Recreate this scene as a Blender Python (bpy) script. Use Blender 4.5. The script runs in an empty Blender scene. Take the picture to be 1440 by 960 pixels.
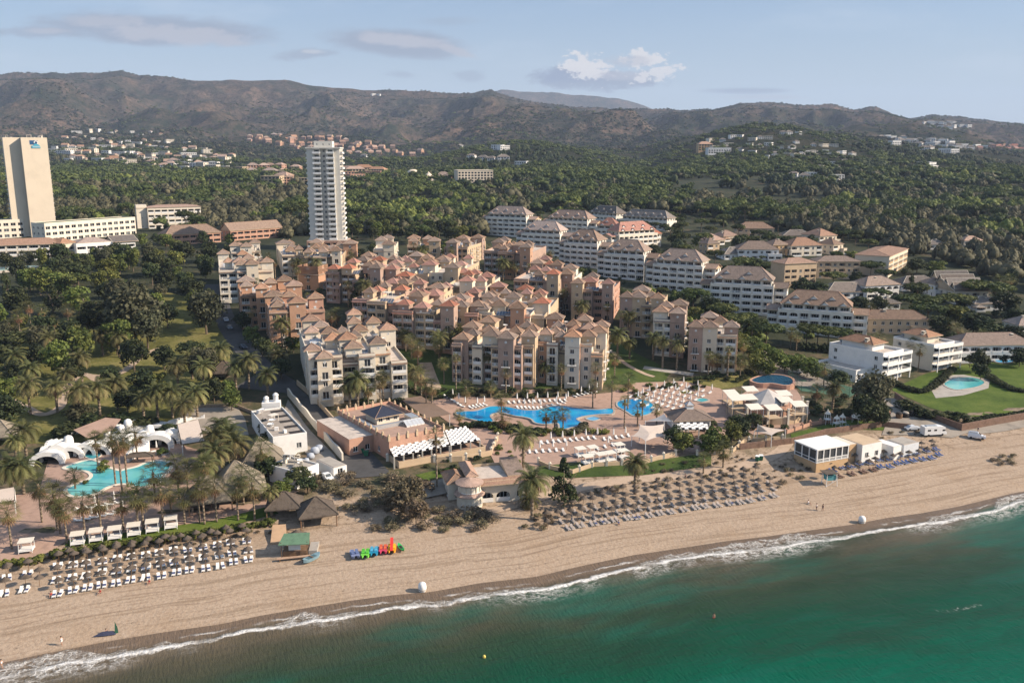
import bpy, bmesh, math, random
import numpy as np
from mathutils import Vector, Matrix, noise as MN
R = math.radians
rnd = random.Random(7)
sc = bpy.context.scene
COL = sc.collection
# ---------------------------------------------------------------- camera
F = 1230.0; CH = 82.0; PITCH = math.atan(260/1230.0)
cam = bpy.data.cameras.new('camera'); cam_o = bpy.data.objects.new('camera', cam); COL.objects.link(cam_o)
cam.sensor_width = 36; cam.lens = F*36/1440.0; cam.clip_start = 1; cam.clip_end = 60000
cam_o.location = (0, 0, CH); cam_o.rotation_euler = (math.pi/2-PITCH, 0, 0)
sc.camera = cam_o
CP, SP = math.cos(PITCH), math.sin(PITCH)
def ray(px, py):
    """direction through a pixel of the 1440x960 photograph, scaled to y = 1"""
    xc = (px-720)/F; yc = -(py-480)/F
    dy = CP+yc*SP; dz = -SP+yc*CP
    return xc/dy, dz/dy
def proj(x, y, z):
    zz = z-CH
    zc = y*CP-zz*SP; yc = y*SP+zz*CP
    return 720+F*x/zc, 480-F*yc/zc
# ---------------------------------------------------------------- coast frame and terrain
CU, SU = .946, .326
def uv(x, y): return x*CU+(y-166)*SU, -x*SU+(y-166)*CU
def xy(u, v): return u*CU-v*SU, 166+u*SU+v*CU
SHORE = [(-300,995),(0,949),(60,936),(150,918),(240,903),(310,893),(370,880),(440,868),(500,858),(560,850),(610,846),(680,833),(760,824),(830,807),(900,792),(960,783),(1030,772),(1090,765),(1150,756),(1210,748),(1260,738),(1310,731),(1360,722),(1400,712),(1440,702),(1700,660)]
su, sv = [], []
for px, py in SHORE:
    a, e = ray(px, py); D = -CH/e; u, v = uv(a*D, D); su.append(u); sv.append(v)
su = np.array([-3000]+su+[4000]); sv = np.array([sv[0]]+sv+[sv[-1]])
def vshore(u): return np.interp(u, su, sv)
GW = np.array([-3000,-400,-60,-10,0,8,22,34,42,48,100,125,160,250,400,700,1200])
GZ = np.array([-60,-14,-5,-1.2,-.05,.8,2.0,2.8,4.2,5,5,8,11.5,18,27,38,52])
# far field: photo rows of the surface at a set of depths, turned into heights
FC = [-400,0,150,300,450,600,700,750,820,900,960,1010,1060,1110,1160,1230,1300,1370,1440,1850]
FD = [1200,1500,1900,2400,3000,3800]
FY = {1200:[255,254,254,254,254,252,251,250,250,252,250,248,246,246,246,247,248,249,250,250],
      1500:[243,242,242,241,240,237,228,226,232,244,232,222,214,213,215,220,228,234,238,238],
      1900:[228,226,225,226,228,226,204,202,218,238,212,188,175,179,188,197,205,214,224,224],
      2400:[212,211,208,212,219,222,210,208,212,224,216,205,196,196,200,204,209,214,218,218],
      3000:[196,196,194,196,202,212,205,200,203,210,208,203,200,200,200,202,206,208,210,210],
      3800:[170,168,168,170,176,190,188,184,186,190,188,186,184,184,186,190,196,198,200,200]}
RX = [-400,-200,0,60,130,170,200,260,330,400,440,500,560,600,640,690,720,780,850,900,960,1000,1040,1080,1120,1170,1200,1225,1250,1285,1310,1350,1400,1440,1600,1850]
RY = [116,110,107,104,106,100,108,114,113,112,120,126,131,135,134,130,137,146,149,151,155,152,143,144,150,150,156,152,157,167,163,166,172,174,180,186]
def z_at(px, py, D):
    a, e = ray(px, py); return CH+e*D
def tab(cols, D, ys):
    A = [ray(c, y)[0] for c, y in zip(cols, ys)]; Z = [z_at(c, y, D) for c, y in zip(cols, ys)]
    return np.array(A), np.array(Z)
TABS = [tab(FC, d, FY[d]) for d in FD]
RID = tab(RX, 5000, RY)
DK = np.array(FD+[5000, 6500, 9000], float)
def hash_noise(x, y, s):
    xi = np.floor(x).astype(np.int64); yi = np.floor(y).astype(np.int64); xf = x-xi; yf = y-yi
    def h(a, b):
        n = (a*374761393+b*668265263+s*1442695041) & 0x7fffffff
        n = ((n ^ (n >> 13))*1274126177) & 0x7fffffff
        return ((n ^ (n >> 16)) & 0xffff)/65535.0
    u = xf*xf*(3-2*xf); v = yf*yf*(3-2*yf)
    return (h(xi, yi)*(1-u)+h(xi+1, yi)*u)*(1-v)+(h(xi, yi+1)*(1-u)+h(xi+1, yi+1)*u)*v
def fbm(x, y, s, o=4):
    t = 0; a = 1; n = 0
    for k in range(o):
        t = t+a*hash_noise(x*2**k+13.7*k, y*2**k-7.1*k, s+k); n += a; a *= .5
    return t/n
def ridged(x, y, s, o=4):
    t = 0; a = 1; n = 0
    for k in range(o):
        t = t+a*(1-np.abs(2*hash_noise(x*2**k+5.3*k, y*2**k+9.2*k, s+k)-1)); n += a; a *= .5
    return t/n
def GN(x, y):
    """terrain height, vectorised"""
    x = np.asarray(x, float); y = np.asarray(y, float)
    u, v = uv(x, y); w = v-vshore(u)
    z1 = np.interp(w, GW, GZ)
    z1 = z1+np.clip((w-140)/200, 0, 1)*(fbm(x/90, y/90, 3, 3)-.5)*4
    Dd = np.maximum(y, 1); a = x/Dd
    rows = [np.interp(a, A, Z) for A, Z in TABS]
    zr = np.interp(a, *RID); rows += [zr, zr*.6+40, zr*.3]
    zf = rows[0]+0*a
    for i in range(len(DK)-1):
        t = np.clip((Dd-DK[i])/(DK[i+1]-DK[i]), 0, 1)
        zf = np.where(Dd >= DK[i], rows[i]*(1-t)+rows[i+1]*t, zf)
    amp = np.interp(Dd, [1200, 1900, 2400, 3000, 3700, 4500, 5000, 5600, 9000], [0, 12, 40, 95, 165, 150, 20, 60, 60])
    rg = ridged(x/900+.37*np.sin(y/900), y/1100, 11, 5)
    zf = zf+amp*((rg-.62)*2.4)+amp*.42*(ridged(x/310, y/380, 51, 3)-.6)*2+np.interp(Dd, [2600, 4000, 5000], [0, 14, 8])*(fbm(x/130, y/130, 21, 3)-.5)*2
    cap = CH+(zr-CH)*Dd/5000*.955-6; ov = np.maximum(zf-cap, 0); zf = np.where((Dd > 2600) & (Dd < 4930), zf-ov*.93, zf)
    t = np.clip((Dd-800)/400, 0, 1); t = t*t*(3-2*t)
    return z1*(1-t)+zf*t
def G(x, y): return float(GN(x, y))
def P(px, py, dz=0.0, z=None):
    """world point seen at a photo pixel, dz above the terrain (or at height z)"""
    a, e = ray(px, py)
    if z is not None:
        D = (z-CH)/e; return Vector((a*D, D, z))
    lo, hi = 90.0, 9000.0
    for n in (230, 40, 40):
        D = np.geomspace(lo, hi, n); k = CH+e*D <= GN(a*D, D)+dz
        i = int(np.argmax(k)) if k.any() else n-1
        lo, hi = float(D[max(0, i-1)]), float(D[i])
    return Vector((a*hi, hi, CH+e*hi))
def PG(px, py):
    p = P(px, py); return p.x, p.y
# ---------------------------------------------------------------- objects
def tag(o, label=None, cat=None, group=None, kind=None):
    if label: o['label'] = label
    if cat: o['category'] = cat
    if group: o['group'] = group
    if kind: o['kind'] = kind
    return o
def empty(name, loc, rz=0, label=None, cat=None, group=None):
    o = bpy.data.objects.new(name, None); COL.objects.link(o); o.empty_display_size = .1
    o.location = loc; o.rotation_euler = (0, 0, rz); return tag(o, label, cat, group)
class MB:
    """collects boxes, tubes and polygons for ONE mesh"""
    def __init__(s): s.v = []; s.f = []; s.m = []; s.mi = 0
    def poly(s, pts, mi=None):
        n = len(s.v); s.v += [tuple(p) for p in pts]; s.f.append(tuple(range(n, n+len(pts)))); s.m.append(s.mi if mi is None else mi)
    def faces(s, vs, fs, mi=None):
        n = len(s.v); s.v += [tuple(p) for p in vs]
        for f in fs: s.f.append(tuple(n+i for i in f)); s.m.append(s.mi if mi is None else mi)
    def box(s, x0, x1, y0, y1, z0, z1, mi=None, rz=0, c=None):
        vs = [(x, y, z) for z in (z0, z1) for x, y in ((x0,y0),(x1,y0),(x1,y1),(x0,y1))]
        if rz:
            cx, cy = c if c else ((x0+x1)/2, (y0+y1)/2); k, q = math.cos(rz), math.sin(rz)
            vs = [(cx+(x-cx)*k-(y-cy)*q, cy+(x-cx)*q+(y-cy)*k, z) for x, y, z in vs]
        s.faces(vs, [(3,2,1,0),(4,5,6,7),(0,1,5,4),(1,2,6,5),(2,3,7,6),(3,0,4,7)], mi)
    def bar(s, a, b, r=.05, n=4, mi=None, r2=None):
        a = Vector(a); b = Vector(b); d = (b-a)
        if d.length < 1e-6: return
        d.normalize(); t = Vector((0, 0, 1)) if abs(d.z) < .9 else Vector((1, 0, 0))
        p = d.cross(t).normalized(); q = d.cross(p); r2 = r if r2 is None else r2; vs = []
        for c, rr in ((a, r), (b, r2)):
            for i in range(n):
                t = 2*math.pi*(i+.5)/n; vs.append(c+p*math.cos(t)*rr+q*math.sin(t)*rr)
        s.faces(vs, [(i, (i+1) % n, n+(i+1) % n, n+i) for i in range(n)]+[tuple(range(n-1, -1, -1)), tuple(range(n, 2*n))], mi)
    def lathe(s, prof, n=12, c=(0, 0), mi=None, sy=1):
        vs = []; fs = []
        for r, z in prof:
            for i in range(n):
                t = 2*math.pi*i/n; vs.append((c[0]+r*math.cos(t), c[1]+sy*r*math.sin(t), z))
        for k in range(len(prof)-1):
            for i in range(n): j = (i+1) % n; fs.append((k*n+i, k*n+j, (k+1)*n+j, (k+1)*n+i))
        if prof[0][0] > .001: fs.append(tuple(range(n-1, -1, -1)))
        if prof[-1][0] > .001: fs.append(tuple((len(prof)-1)*n+i for i in range(n)))
        s.faces(vs, fs, mi)
    def prism(s, pts, z0, z1, mi=None, top=None):
        n = len(pts); a = sum(pts[i][0]*pts[(i+1) % n][1]-pts[(i+1) % n][0]*pts[i][1] for i in range(n))
        if a < 0: pts = pts[::-1]
        f = lambda z, p: z(p[0], p[1]) if callable(z) else z
        vs = [(p[0], p[1], f(z0, p)) for p in pts]+[(p[0], p[1], f(z1, p)) for p in pts]
        s.faces(vs, [tuple(range(n-1, -1, -1))]+[(i, (i+1) % n, n+(i+1) % n, n+i) for i in range(n)], mi)
        s.faces(vs[n:], [tuple(range(n))], mi if top is None else top)
    def mesh(s, name, mats, smooth=False):
        me = bpy.data.meshes.new(name); me.from_pydata(s.v, [], s.f)
        for m in (mats if isinstance(mats, (list, tuple)) else [mats]): me.materials.append(m)
        me.polygons.foreach_set('material_index', s.m)
        if smooth: me.polygons.foreach_set('use_smooth', [True]*len(s.f))
        me.update(); return me
    def build(s, name, mats, parent=None, loc=(0, 0, 0), rz=0, smooth=False, **t):
        return obj(name, s.mesh(name, mats, smooth), parent, loc, rz, **t)
def obj(name, me, parent=None, loc=(0, 0, 0), rz=0, scale=None, **t):
    o = bpy.data.objects.new(name, me); COL.objects.link(o); o.location = loc; o.rotation_euler = (0, 0, rz)
    if scale is not None: o.scale = scale if not isinstance(scale, (int, float)) else (scale,)*3
    if parent is not None: o.parent = parent
    return tag(o, t.get('label'), t.get('cat'), t.get('group'), t.get('kind'))
def np_mesh(name, V, Fc, mats, smooth=False, mi=None, attrs=None):
    """V (n,3); Fc (m,k) faces of equal size k"""
    me = bpy.data.meshes.new(name); n, m = len(V), len(Fc); k = Fc.shape[1]
    me.vertices.add(n); me.vertices.foreach_set('co', np.ascontiguousarray(V, dtype=np.float32).ravel())
    me.loops.add(m*k); me.loops.foreach_set('vertex_index', np.ascontiguousarray(Fc, dtype=np.int32).ravel())
    me.polygons.add(m); me.polygons.foreach_set('loop_start', np.arange(0, m*k, k, dtype=np.int32))
    if smooth: me.polygons.foreach_set('use_smooth', np.ones(m, dtype=bool))
    for mt in (mats if isinstance(mats, (list, tuple)) else [mats]): me.materials.append(mt)
    if mi is not None: me.polygons.foreach_set('material_index', np.asarray(mi, dtype=np.int32))
    for nm, a in (attrs or {}).items():
        if a.ndim == 1:
            at = me.attributes.new(nm, 'FLOAT', 'POINT'); at.data.foreach_set('value', a.astype(np.float32))
        else:
            at = me.attributes.new(nm, 'FLOAT_COLOR', 'POINT'); at.data.foreach_set('color', np.c_[a, np.ones(len(a))].astype(np.float32).ravel())
    me.update(calc_edges=True); return me
def copy_tree(o, parent=None, depth=0):
    c = o.copy(); COL.objects.link(c)
    if parent is not None: c.parent = parent
    for ch in KIDS.get(o.name, []) if o.name in KIDS else list(o.children): copy_tree(ch, c, depth+1)
    return c
KIDS = {}
def freeze(o):
    """remember a thing's children so copies need no search of the whole file"""
    KIDS[o.name] = list(o.children)
    for ch in KIDS[o.name]: freeze(ch)
ORD = 'first second third fourth fifth sixth seventh eighth ninth tenth eleventh twelfth thirteenth fourteenth fifteenth sixteenth seventeenth eighteenth nineteenth twentieth'.split()
TENS = {20: 'twenty', 30: 'thirty', 40: 'forty', 50: 'fifty', 60: 'sixty', 70: 'seventy', 80: 'eighty'}
def ordw(i, n=None):
    """i counts from 0"""
    if n is not None and n > 1 and i == 0: return 'leftmost'
    if n is not None and n > 1 and i == n-1: return 'rightmost'
    k = i+1
    if k <= 20: return ORD[i]
    t, r = k//10*10, k % 10
    return (TENS[t][:-1]+'ieth') if r == 0 else TENS[t]+'-'+ORD[r-1]
def nth(i, n):
    """leftmost / second from left / rightmost"""
    return ordw(i, n) if i in (0, n-1) else ordw(i)+' from left'
def fix_labels(items, fmt, **k):
    """items (object); sort by place in the picture and write a label that counts from the left"""
    its = sorted(items, key=lambda o: proj(*o.location)[0])
    for i, o in enumerate(its): o['label'] = fmt.format(nth(i, len(its)))
# ---------------------------------------------------------------- materials
def nodes(name):
    m = bpy.data.materials.new(name); m.use_nodes = True; nt = m.node_tree
    return m, nt, nt.nodes['Principled BSDF']
def N(nt, t, **k):
    n = nt.nodes.new(t)
    for a, b in k.items():
        if a.startswith('i_'):
            key = a[2:]; n.inputs[int(key) if key.isdigit() else key.replace('_', ' ')].default_value = b
        else: setattr(n, a, b)
    return n
def ramp(nt, fac, stops, interp='LINEAR'):
    r = nt.nodes.new('ShaderNodeValToRGB'); r.color_ramp.interpolation = interp
    el = r.color_ramp.elements
    while len(el) < len(stops): el.new(.5)
    for e, (p, c) in zip(el, stops): e.position = p; e.color = (*c, 1) if len(c) == 3 else c
    nt.links.new(fac, r.inputs[0]); return r.outputs[0]
def noise(nt, scale, detail=4, rough=.6, vec=None, w=None):
    n = nt.nodes.new('ShaderNodeTexNoise'); n.inputs['Scale'].default_value = scale; n.inputs['Detail'].default_value = detail; n.inputs['Roughness'].default_value = rough
    if vec is not None: nt.links.new(vec, n.inputs['Vector'])
    return n.outputs[0]
def mixc(nt, fac, a, b, mode='MIX'):
    n = nt.nodes.new('ShaderNodeMix'); n.data_type = 'RGBA'; n.blend_type = mode
    for s, x in ((0, fac), (6, a), (7, b)):
        if hasattr(x, 'links'): nt.links.new(x, n.inputs[s])
        else: n.inputs[s].default_value = x if isinstance(x, (int, float)) else (*x, 1)
    return n.outputs[2]
def math_(nt, op, a, b=0.0, c=0.0, clamp=False):
    n = nt.nodes.new('ShaderNodeMath'); n.operation = op; n.use_clamp = clamp
    for s, x in ((0, a), (1, b), (2, c)):
        if hasattr(x, 'links'): nt.links.new(x, n.inputs[s])
        else: n.inputs[s].default_value = x
    return n.outputs[0]
def step(nt, x, lo, hi, a=0.0, b=1.0):
    n = nt.nodes.new('ShaderNodeMapRange'); n.interpolation_type = 'SMOOTHSTEP'
    nt.links.new(x, n.inputs[0])
    for i, q in enumerate((lo, hi, a, b)): n.inputs[i+1].default_value = q
    return n.outputs[0]
def pos(nt, sx=1, sy=1, sz=1, kind='world', rz=0):
    if kind == 'world': s = nt.nodes.new('ShaderNodeNewGeometry').outputs['Position']
    else: s = nt.nodes.new('ShaderNodeTexCoord').outputs['Object']
    mp = nt.nodes.new('ShaderNodeMapping'); mp.inputs['Scale'].default_value = (sx, sy, sz); mp.inputs['Rotation'].default_value = (0, 0, rz)
    nt.links.new(s, mp.inputs[0]); return mp.outputs[0]
def bump(nt, bsdf, h, strength=.3, dist=.1):
    b = nt.nodes.new('ShaderNodeBump'); b.inputs['Strength'].default_value = strength; b.inputs['Distance'].default_value = dist
    nt.links.new(h, b.inputs['Height']); nt.links.new(b.outputs[0], bsdf.inputs['Normal'])
MATS = {}
def mat(name, c, rough=.8, var=.18, sc_=.7, metal=0, spec=.3, c2=None, bmp=0, bs=6, rnd_=0, trans=0):
    """plain painted / plastered / cloth surface with uneven wear"""
    if name in MATS: return MATS[name]
    m, nt, b = nodes(name)
    p = pos(nt); n = noise(nt, sc_, 5, .65, p)
    d = c2 or tuple(x*(1-var*1.6) for x in c); l = tuple(min(1, x*(1+var*.6)) for x in c)
    col = ramp(nt, n, [(.3, d), (.5, c), (.72, l)])
    if rnd_:
        oi = nt.nodes.new('ShaderNodeObjectInfo'); r = step(nt, oi.outputs['Random'], 0, 1, 1-rnd_, 1+rnd_*.6)
        hs = nt.nodes.new('ShaderNodeHueSaturation'); nt.links.new(col, hs.inputs['Color']); nt.links.new(r, hs.inputs['Value'])
        r2 = step(nt, math_(nt, 'FRACT', math_(nt, 'MULTIPLY', oi.outputs['Random'], 7.31)), 0, 1, .5-rnd_*.06, .5+rnd_*.06); nt.links.new(r2, hs.inputs['Hue'])
        col = hs.outputs[0]
    nt.links.new(col, b.inputs['Base Color']); b.inputs['Roughness'].default_value = rough
    b.inputs['Metallic'].default_value = metal; b.inputs['Specular IOR Level'].default_value = spec
    if trans: b.inputs['Subsurface Weight'].default_value = 0
    if bmp: bump(nt, b, noise(nt, bs, 4, .6, p), bmp, .1)
    MATS[name] = m; return m
# ---------------------------------------------------------------- light and sky
SUN_EL, SUN_AZ = R(31), math.atan2(1.0, -.10)     # azimuth from +Y towards +X
sd = Vector((math.sin(SUN_AZ)*math.cos(SUN_EL), math.cos(SUN_AZ)*math.cos(SUN_EL), math.sin(SUN_EL)))
sun = bpy.data.lights.new('sun', 'SUN'); sun.energy = 5.0; sun.angle = R(.5); sun.color = (1, .86, .70)
so = bpy.data.objects.new('sun', sun); COL.objects.link(so); so.rotation_euler = sd.to_track_quat('Z', 'Y').to_euler(); so.location = (300, 0, 400)
wd = bpy.data.worlds.new('World'); sc.world = wd; wd.use_nodes = True; wt = wd.node_tree
bg = wt.nodes['Background']; bg.inputs[1].default_value = .085
sky = wt.nodes.new('ShaderNodeTexSky'); sky.sky_type = 'NISHITA'; sky.sun_disc = False
sky.sun_elevation = SUN_EL; sky.sun_rotation = SUN_AZ; sky.altitude = 80; sky.air_density = 1.0; sky.dust_density = 1.2; sky.ozone_density = 2.0
tcw = wt.nodes.new('ShaderNodeTexCoord'); sepw = wt.nodes.new('ShaderNodeSeparateXYZ'); wt.links.new(tcw.outputs['Generated'], sepw.inputs[0])
# direction as (x/y, z/y): the cloud field lies on a plane far to the north
wx = math_(wt, 'DIVIDE', sepw.outputs[0], math_(wt, 'MAXIMUM', sepw.outputs[1], .02)); wz = math_(wt, 'DIVIDE', sepw.outputs[2], math_(wt, 'MAXIMUM', sepw.outputs[1], .02))
cmb = wt.nodes.new('ShaderNodeCombineXYZ'); wt.links.new(wx, cmb.inputs[0]); wt.links.new(wz, cmb.inputs[1])
def wmap(sx, sy):
    mp = wt.nodes.new('ShaderNodeMapping'); mp.inputs['Scale'].default_value = (sx, sy, 1); wt.links.new(cmb.outputs[0], mp.inputs[0]); return mp.outputs[0]
nA = noise(wt, 1, 7, .6, wmap(9, 34)); nB = noise(wt, 1, 8, .66, wmap(30, 80)); nD = noise(wt, 1, 8, .7, wmap(75, 120)); nC = noise(wt, 1, 5, .55, wmap(3.5, 16))
def puff(px, py, rx, ry, soft=.55, nz=nA, amt=.9, tilt=0.0):
    a, e = ray(px, py); rx /= F; ry /= F
    dx = math_(wt, 'DIVIDE', math_(wt, 'SUBTRACT', wx, a), rx)
    dz0 = math_(wt, 'SUBTRACT', wz, e)
    if tilt: dz0 = math_(wt, 'SUBTRACT', dz0, math_(wt, 'MULTIPLY', math_(wt, 'SUBTRACT', wx, a), tilt))
    dz = math_(wt, 'DIVIDE', dz0, ry)
    r = math_(wt, 'SQRT', math_(wt, 'ADD', math_(wt, 'MULTIPLY', dx, dx), math_(wt, 'MULTIPLY', dz, dz)))
    r = math_(wt, 'ADD', r, math_(wt, 'MULTIPLY', math_(wt, 'SUBTRACT', nz, .5), amt*2.2))
    return step(wt, r, 1.0, 1-soft, 0, 1), dz
skyc = sky.outputs[0]
def lay(mask, col, a):
    global skyc
    skyc = mixc(wt, math_(wt, 'MULTIPLY', mask, a), skyc, col)
hazec = (3.5, 4.4, 5.4)
skyc = mixc(wt, .45, skyc, (3.0, 4.2, 6.2)); skyc = mixc(wt, step(wt, wz, .20, .02, 0, .6), skyc, (4.9, 5.6, 6.3))
lay(step(wt, nC, .48, .72), (5.2, 5.9, 6.8), .35)
GREY, MAUVE, LIT, DARK = (2.7, 3.15, 4.0), (4.2, 4.3, 4.85), (6.6, 6.4, 6.4), (2.3, 2.8, 3.9)
for px, py, rx, ry, so_, nz, am, tl, c, al in [
    (205, 40, 200, 24, .5, nA, .7, -.05, GREY, .9), (255, 50, 120, 15, .5, nB, .9, -.06, MAUVE, .8), (150, 30, 70, 10, .6, nB, .9, 0, MAUVE, .6), (55, 46, 100, 9, .6, nB, .8, -.03, GREY, .7), (70, 44, 50, 5, .7, nB, .9, 0, MAUVE, .6),
    (560, 63, 118, 21, .45, nA, .55, -.06, GREY, .9), (565, 57, 90, 10, .6, nB, .8, -.08, MAUVE, .85), (640, 72, 36, 8, .6, nB, .8, -.3, MAUVE, .8), (430, 76, 50, 9, .6, nB, .9, .1, GREY, .7), (440, 73, 20, 4, .6, nB, .8, 0, LIT, .4),
    (630, 30, 60, 8, .8, nA, .6, 0, GREY, .35), (565, 105, 26, 6, .7, nB, .9, 0, GREY, .5), (660, 108, 34, 9, .7, nB, .9, 0, GREY, .5), (45, 102, 20, 4, .7, nB, .9, 0, GREY, .3),
    (835, 112, 110, 17, .5, nB, .9, -.02, GREY, .95), (810, 106, 70, 12, .5, nB, .9, 0, DARK, .7), (826, 95, 36, 20, .4, nD, 1.9, -.1, LIT, .95), (870, 106, 45, 8, .6, nB, 1.0, 0, MAUVE, .7),
    (905, 84, 32, 13, .4, nD, 1.9, 0, LIT, .9), (885, 88, 40, 10, .6, nB, 1.0, 0, MAUVE, .6), (925, 104, 36, 10, .4, nD, 1.9, .2, LIT, .85), (1050, 128, 85, 5, .8, nA, .6, 0, GREY, .75), (1075, 137, 80, 5, .8, nA, .5, 0, MAUVE, .5)]:
    m_, dz = puff(px, py, rx, ry, so_, nz, am, tl); lay(m_, c, al)
wt.links.new(skyc, bg.inputs[0])
sc.view_settings.view_transform = 'Standard'; sc.view_settings.look = 'None'; sc.view_settings.exposure = .6; sc.view_settings.gamma = 1
sc.render.engine = 'CYCLES'; sc.cycles.max_bounces = 6; sc.cycles.diffuse_bounces = 1; sc.cycles.glossy_bounces = 2; sc.cycles.transmission_bounces = 2; sc.cycles.transparent_max_bounces = 4; sc.cycles.volume_bounces = 0
sc.cycles.use_denoising = True
wd.cycles.sampling_method = 'MANUAL'; wd.cycles.sample_map_resolution = 256
# ---------------------------------------------------------------- ground, hills, sea
def ground_mat():
    m, nt, b = nodes('beach_sand_and_soil')
    w = N(nt, 'ShaderNodeAttribute', attribute_name='w').outputs['Fac']; ua = N(nt, 'ShaderNodeAttribute', attribute_name='u').outputs['Fac']
    fz = N(nt, 'ShaderNodeAttribute', attribute_name='far').outputs['Fac']
    p = pos(nt)
    cst = N(nt, 'ShaderNodeCombineXYZ'); nt.links.new(ua, cst.inputs[0]); nt.links.new(w, cst.inputs[1])
    def cm(sx, sy):
        q = N(nt, 'ShaderNodeMapping'); q.inputs['Scale'].default_value = (sx, sy, 1); nt.links.new(cst.outputs[0], q.inputs[0]); return q.outputs[0]
    strk = noise(nt, 1, 5, .6, cm(.03, .55)); grain = noise(nt, 1.6, 5, .75, p); big = noise(nt, .09, 4, .6, p)
    sand = ramp(nt, grain, [(.25, (.27, .185, .125)), (.5, (.395, .297, .213)), (.75, (.48, .37, .273))])
    sand = mixc(nt, step(nt, strk, .52, .62, 0, .65), sand, (.25, .18, .12)); trk = noise(nt, 1, 3, .7, cm(.012, 1.1)); sand = mixc(nt, math_(nt, 'MULTIPLY', step(nt, trk, .57, .62, 0, .35), step(nt, w, 24, 14)), sand, (.21, .15, .10))
    sand = mixc(nt, step(nt, big, .45, .7, 0, .35), sand, (.33, .225, .14))
    # wet margin
    wj = math_(nt, 'ADD', w, math_(nt, 'MULTIPLY', math_(nt, 'SUBTRACT', noise(nt, 1, 3, .5, cm(.06, .05)), .5), 7))
    sand = mixc(nt, step(nt, wj, 4.5, 1.2, 0, .4), sand, (.20, .14, .095))
    sand = mixc(nt, step(nt, wj, 2.2, .4, 0, .6), sand, (.15, .108, .075))
    rk = math_(nt, 'ADD', w, math_(nt, 'MULTIPLY', noise(nt, 1, 3, .5, cm(.02, 0)), 9)); wrack = math_(nt, 'MULTIPLY', step(nt, math_(nt, 'ABSOLUTE', math_(nt, 'SUBTRACT', rk, 11.5)), 1.6, .2), step(nt, noise(nt, 1.9, 4, .8, p), .56, .66)); sand = mixc(nt, math_(nt, 'MULTIPLY', wrack, .7), sand, (.07, .05, .035))
    for q in (16.0, 17.9, 21.0, 22.8): sand = mixc(nt, math_(nt, 'MULTIPLY', step(nt, math_(nt, 'ABSOLUTE', math_(nt, 'SUBTRACT', rk, q)), .34, .1), step(nt, big, .42, .55, 0, .5)), sand, (.20, .14, .095))
    sand = mixc(nt, math_(nt, 'MULTIPLY', step(nt, noise(nt, .75, 5, .85, p), .57, .66), step(nt, w, 14, 24, 0, .45)), sand, (.20, .14, .095))
    soil = ramp(nt, noise(nt, .25, 5, .7, p), [(.3, (.035, .04, .02)), (.45, (.075, .075, .035)), (.6, (.16, .115, .07)), (.75, (.22, .15, .09))])
    dune = step(nt, math_(nt, 'ADD', w, math_(nt, 'MULTIPLY', math_(nt, 'SUBTRACT', big, .5), 26)), 40, 52)
    dn = step(nt, noise(nt, .55, 5, .7, p), .52, .62, 0, .7)
    dmask = math_(nt, 'MULTIPLY', dn, step(nt, math_(nt, 'ADD', w, math_(nt, 'MULTIPLY', big, 6)), 30, 38))
    sand = mixc(nt, dmask, sand, (.12, .085, .05))
    c = mixc(nt, dune, sand, soil)
    wood = ramp(nt, noise(nt, .06, 5, .7, p), [(.35, (.022, .028, .014)), (.55, (.04, .045, .022)), (.7, (.10, .075, .045))])
    c = mixc(nt, step(nt, w, 105, 150), c, wood)
    nt.links.new(c, b.inputs['Base Color']); b.inputs['Specular IOR Level'].default_value = .2
    nt.links.new(step(nt, wj, 0, 4, .35, .95), b.inputs['Roughness'])
    # foot prints and raked tracks
    foot = noise(nt, 1.1, 3, .7, p)
    bump(nt, b, math_(nt, 'ADD', foot, math_(nt, 'MULTIPLY', noise(nt, 1, 4, .6, cm(.05, 1.4)), .4)), .6, .3)
    return m
def hill_mat():
    m, nt, b = nodes('scrub_covered_hillside')
    p = pos(nt); fl = pos(nt, .001, .001, .001)
    n1 = noise(nt, 3.2, 6, .65, fl); n2 = noise(nt, 16, 6, .75, fl); n3 = noise(nt, 60, 6, .85, fl)
    s = math_(nt, 'ADD', math_(nt, 'MULTIPLY', n1, .5), math_(nt, 'MULTIPLY', n2, .5))
    scrub = ramp(nt, s, [(.36, (.016, .025, .015)), (.42, (.036, .042, .026)), (.50, (.088, .068, .052)), (.59, (.16, .108, .078)), (.71, (.32, .20, .135))])
    spots = step(nt, n3, .49, .55, 0, .8)
    c = mixc(nt, spots, scrub, (.018, .026, .015))
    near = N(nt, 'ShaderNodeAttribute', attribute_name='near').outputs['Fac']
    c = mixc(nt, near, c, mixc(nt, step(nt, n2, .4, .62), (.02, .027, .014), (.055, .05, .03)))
    nt.links.new(c, b.inputs['Base Color']); b.inputs['Roughness'].default_value = 1; b.inputs['Specular IOR Level'].default_value = .05
    bump(nt, b, math_(nt, 'ADD', math_(nt, 'MULTIPLY', n3, .5), n2), .9, 14)
    return m
GM, HM = ground_mat(), hill_mat()
def polar_sheet(name, Ds, As, m, lip=0):
    D, A = np.meshgrid(Ds, As, indexing='ij'); x = (A*D).ravel(); y = D.ravel(); z = GN(x, y)
    nr, nc = D.shape; idx = np.arange(nr*nc).reshape(nr, nc)
    Fc = np.stack([idx[:-1, :-1], idx[:-1, 1:], idx[1:, 1:], idx[1:, :-1]], -1).reshape(-1, 4)
    u, v = uv(x, y); w = v-vshore(u)
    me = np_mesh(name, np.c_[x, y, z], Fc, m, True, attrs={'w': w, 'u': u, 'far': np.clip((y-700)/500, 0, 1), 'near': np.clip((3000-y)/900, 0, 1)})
    return obj(name, me, kind='structure')
def asp(n, mx=1.7):
    t = np.linspace(-1, 1, n); return t*.62*(1-np.abs(t)**3)+mx*np.sign(t)*np.abs(t)**4*1.0
As = asp(620)
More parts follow.
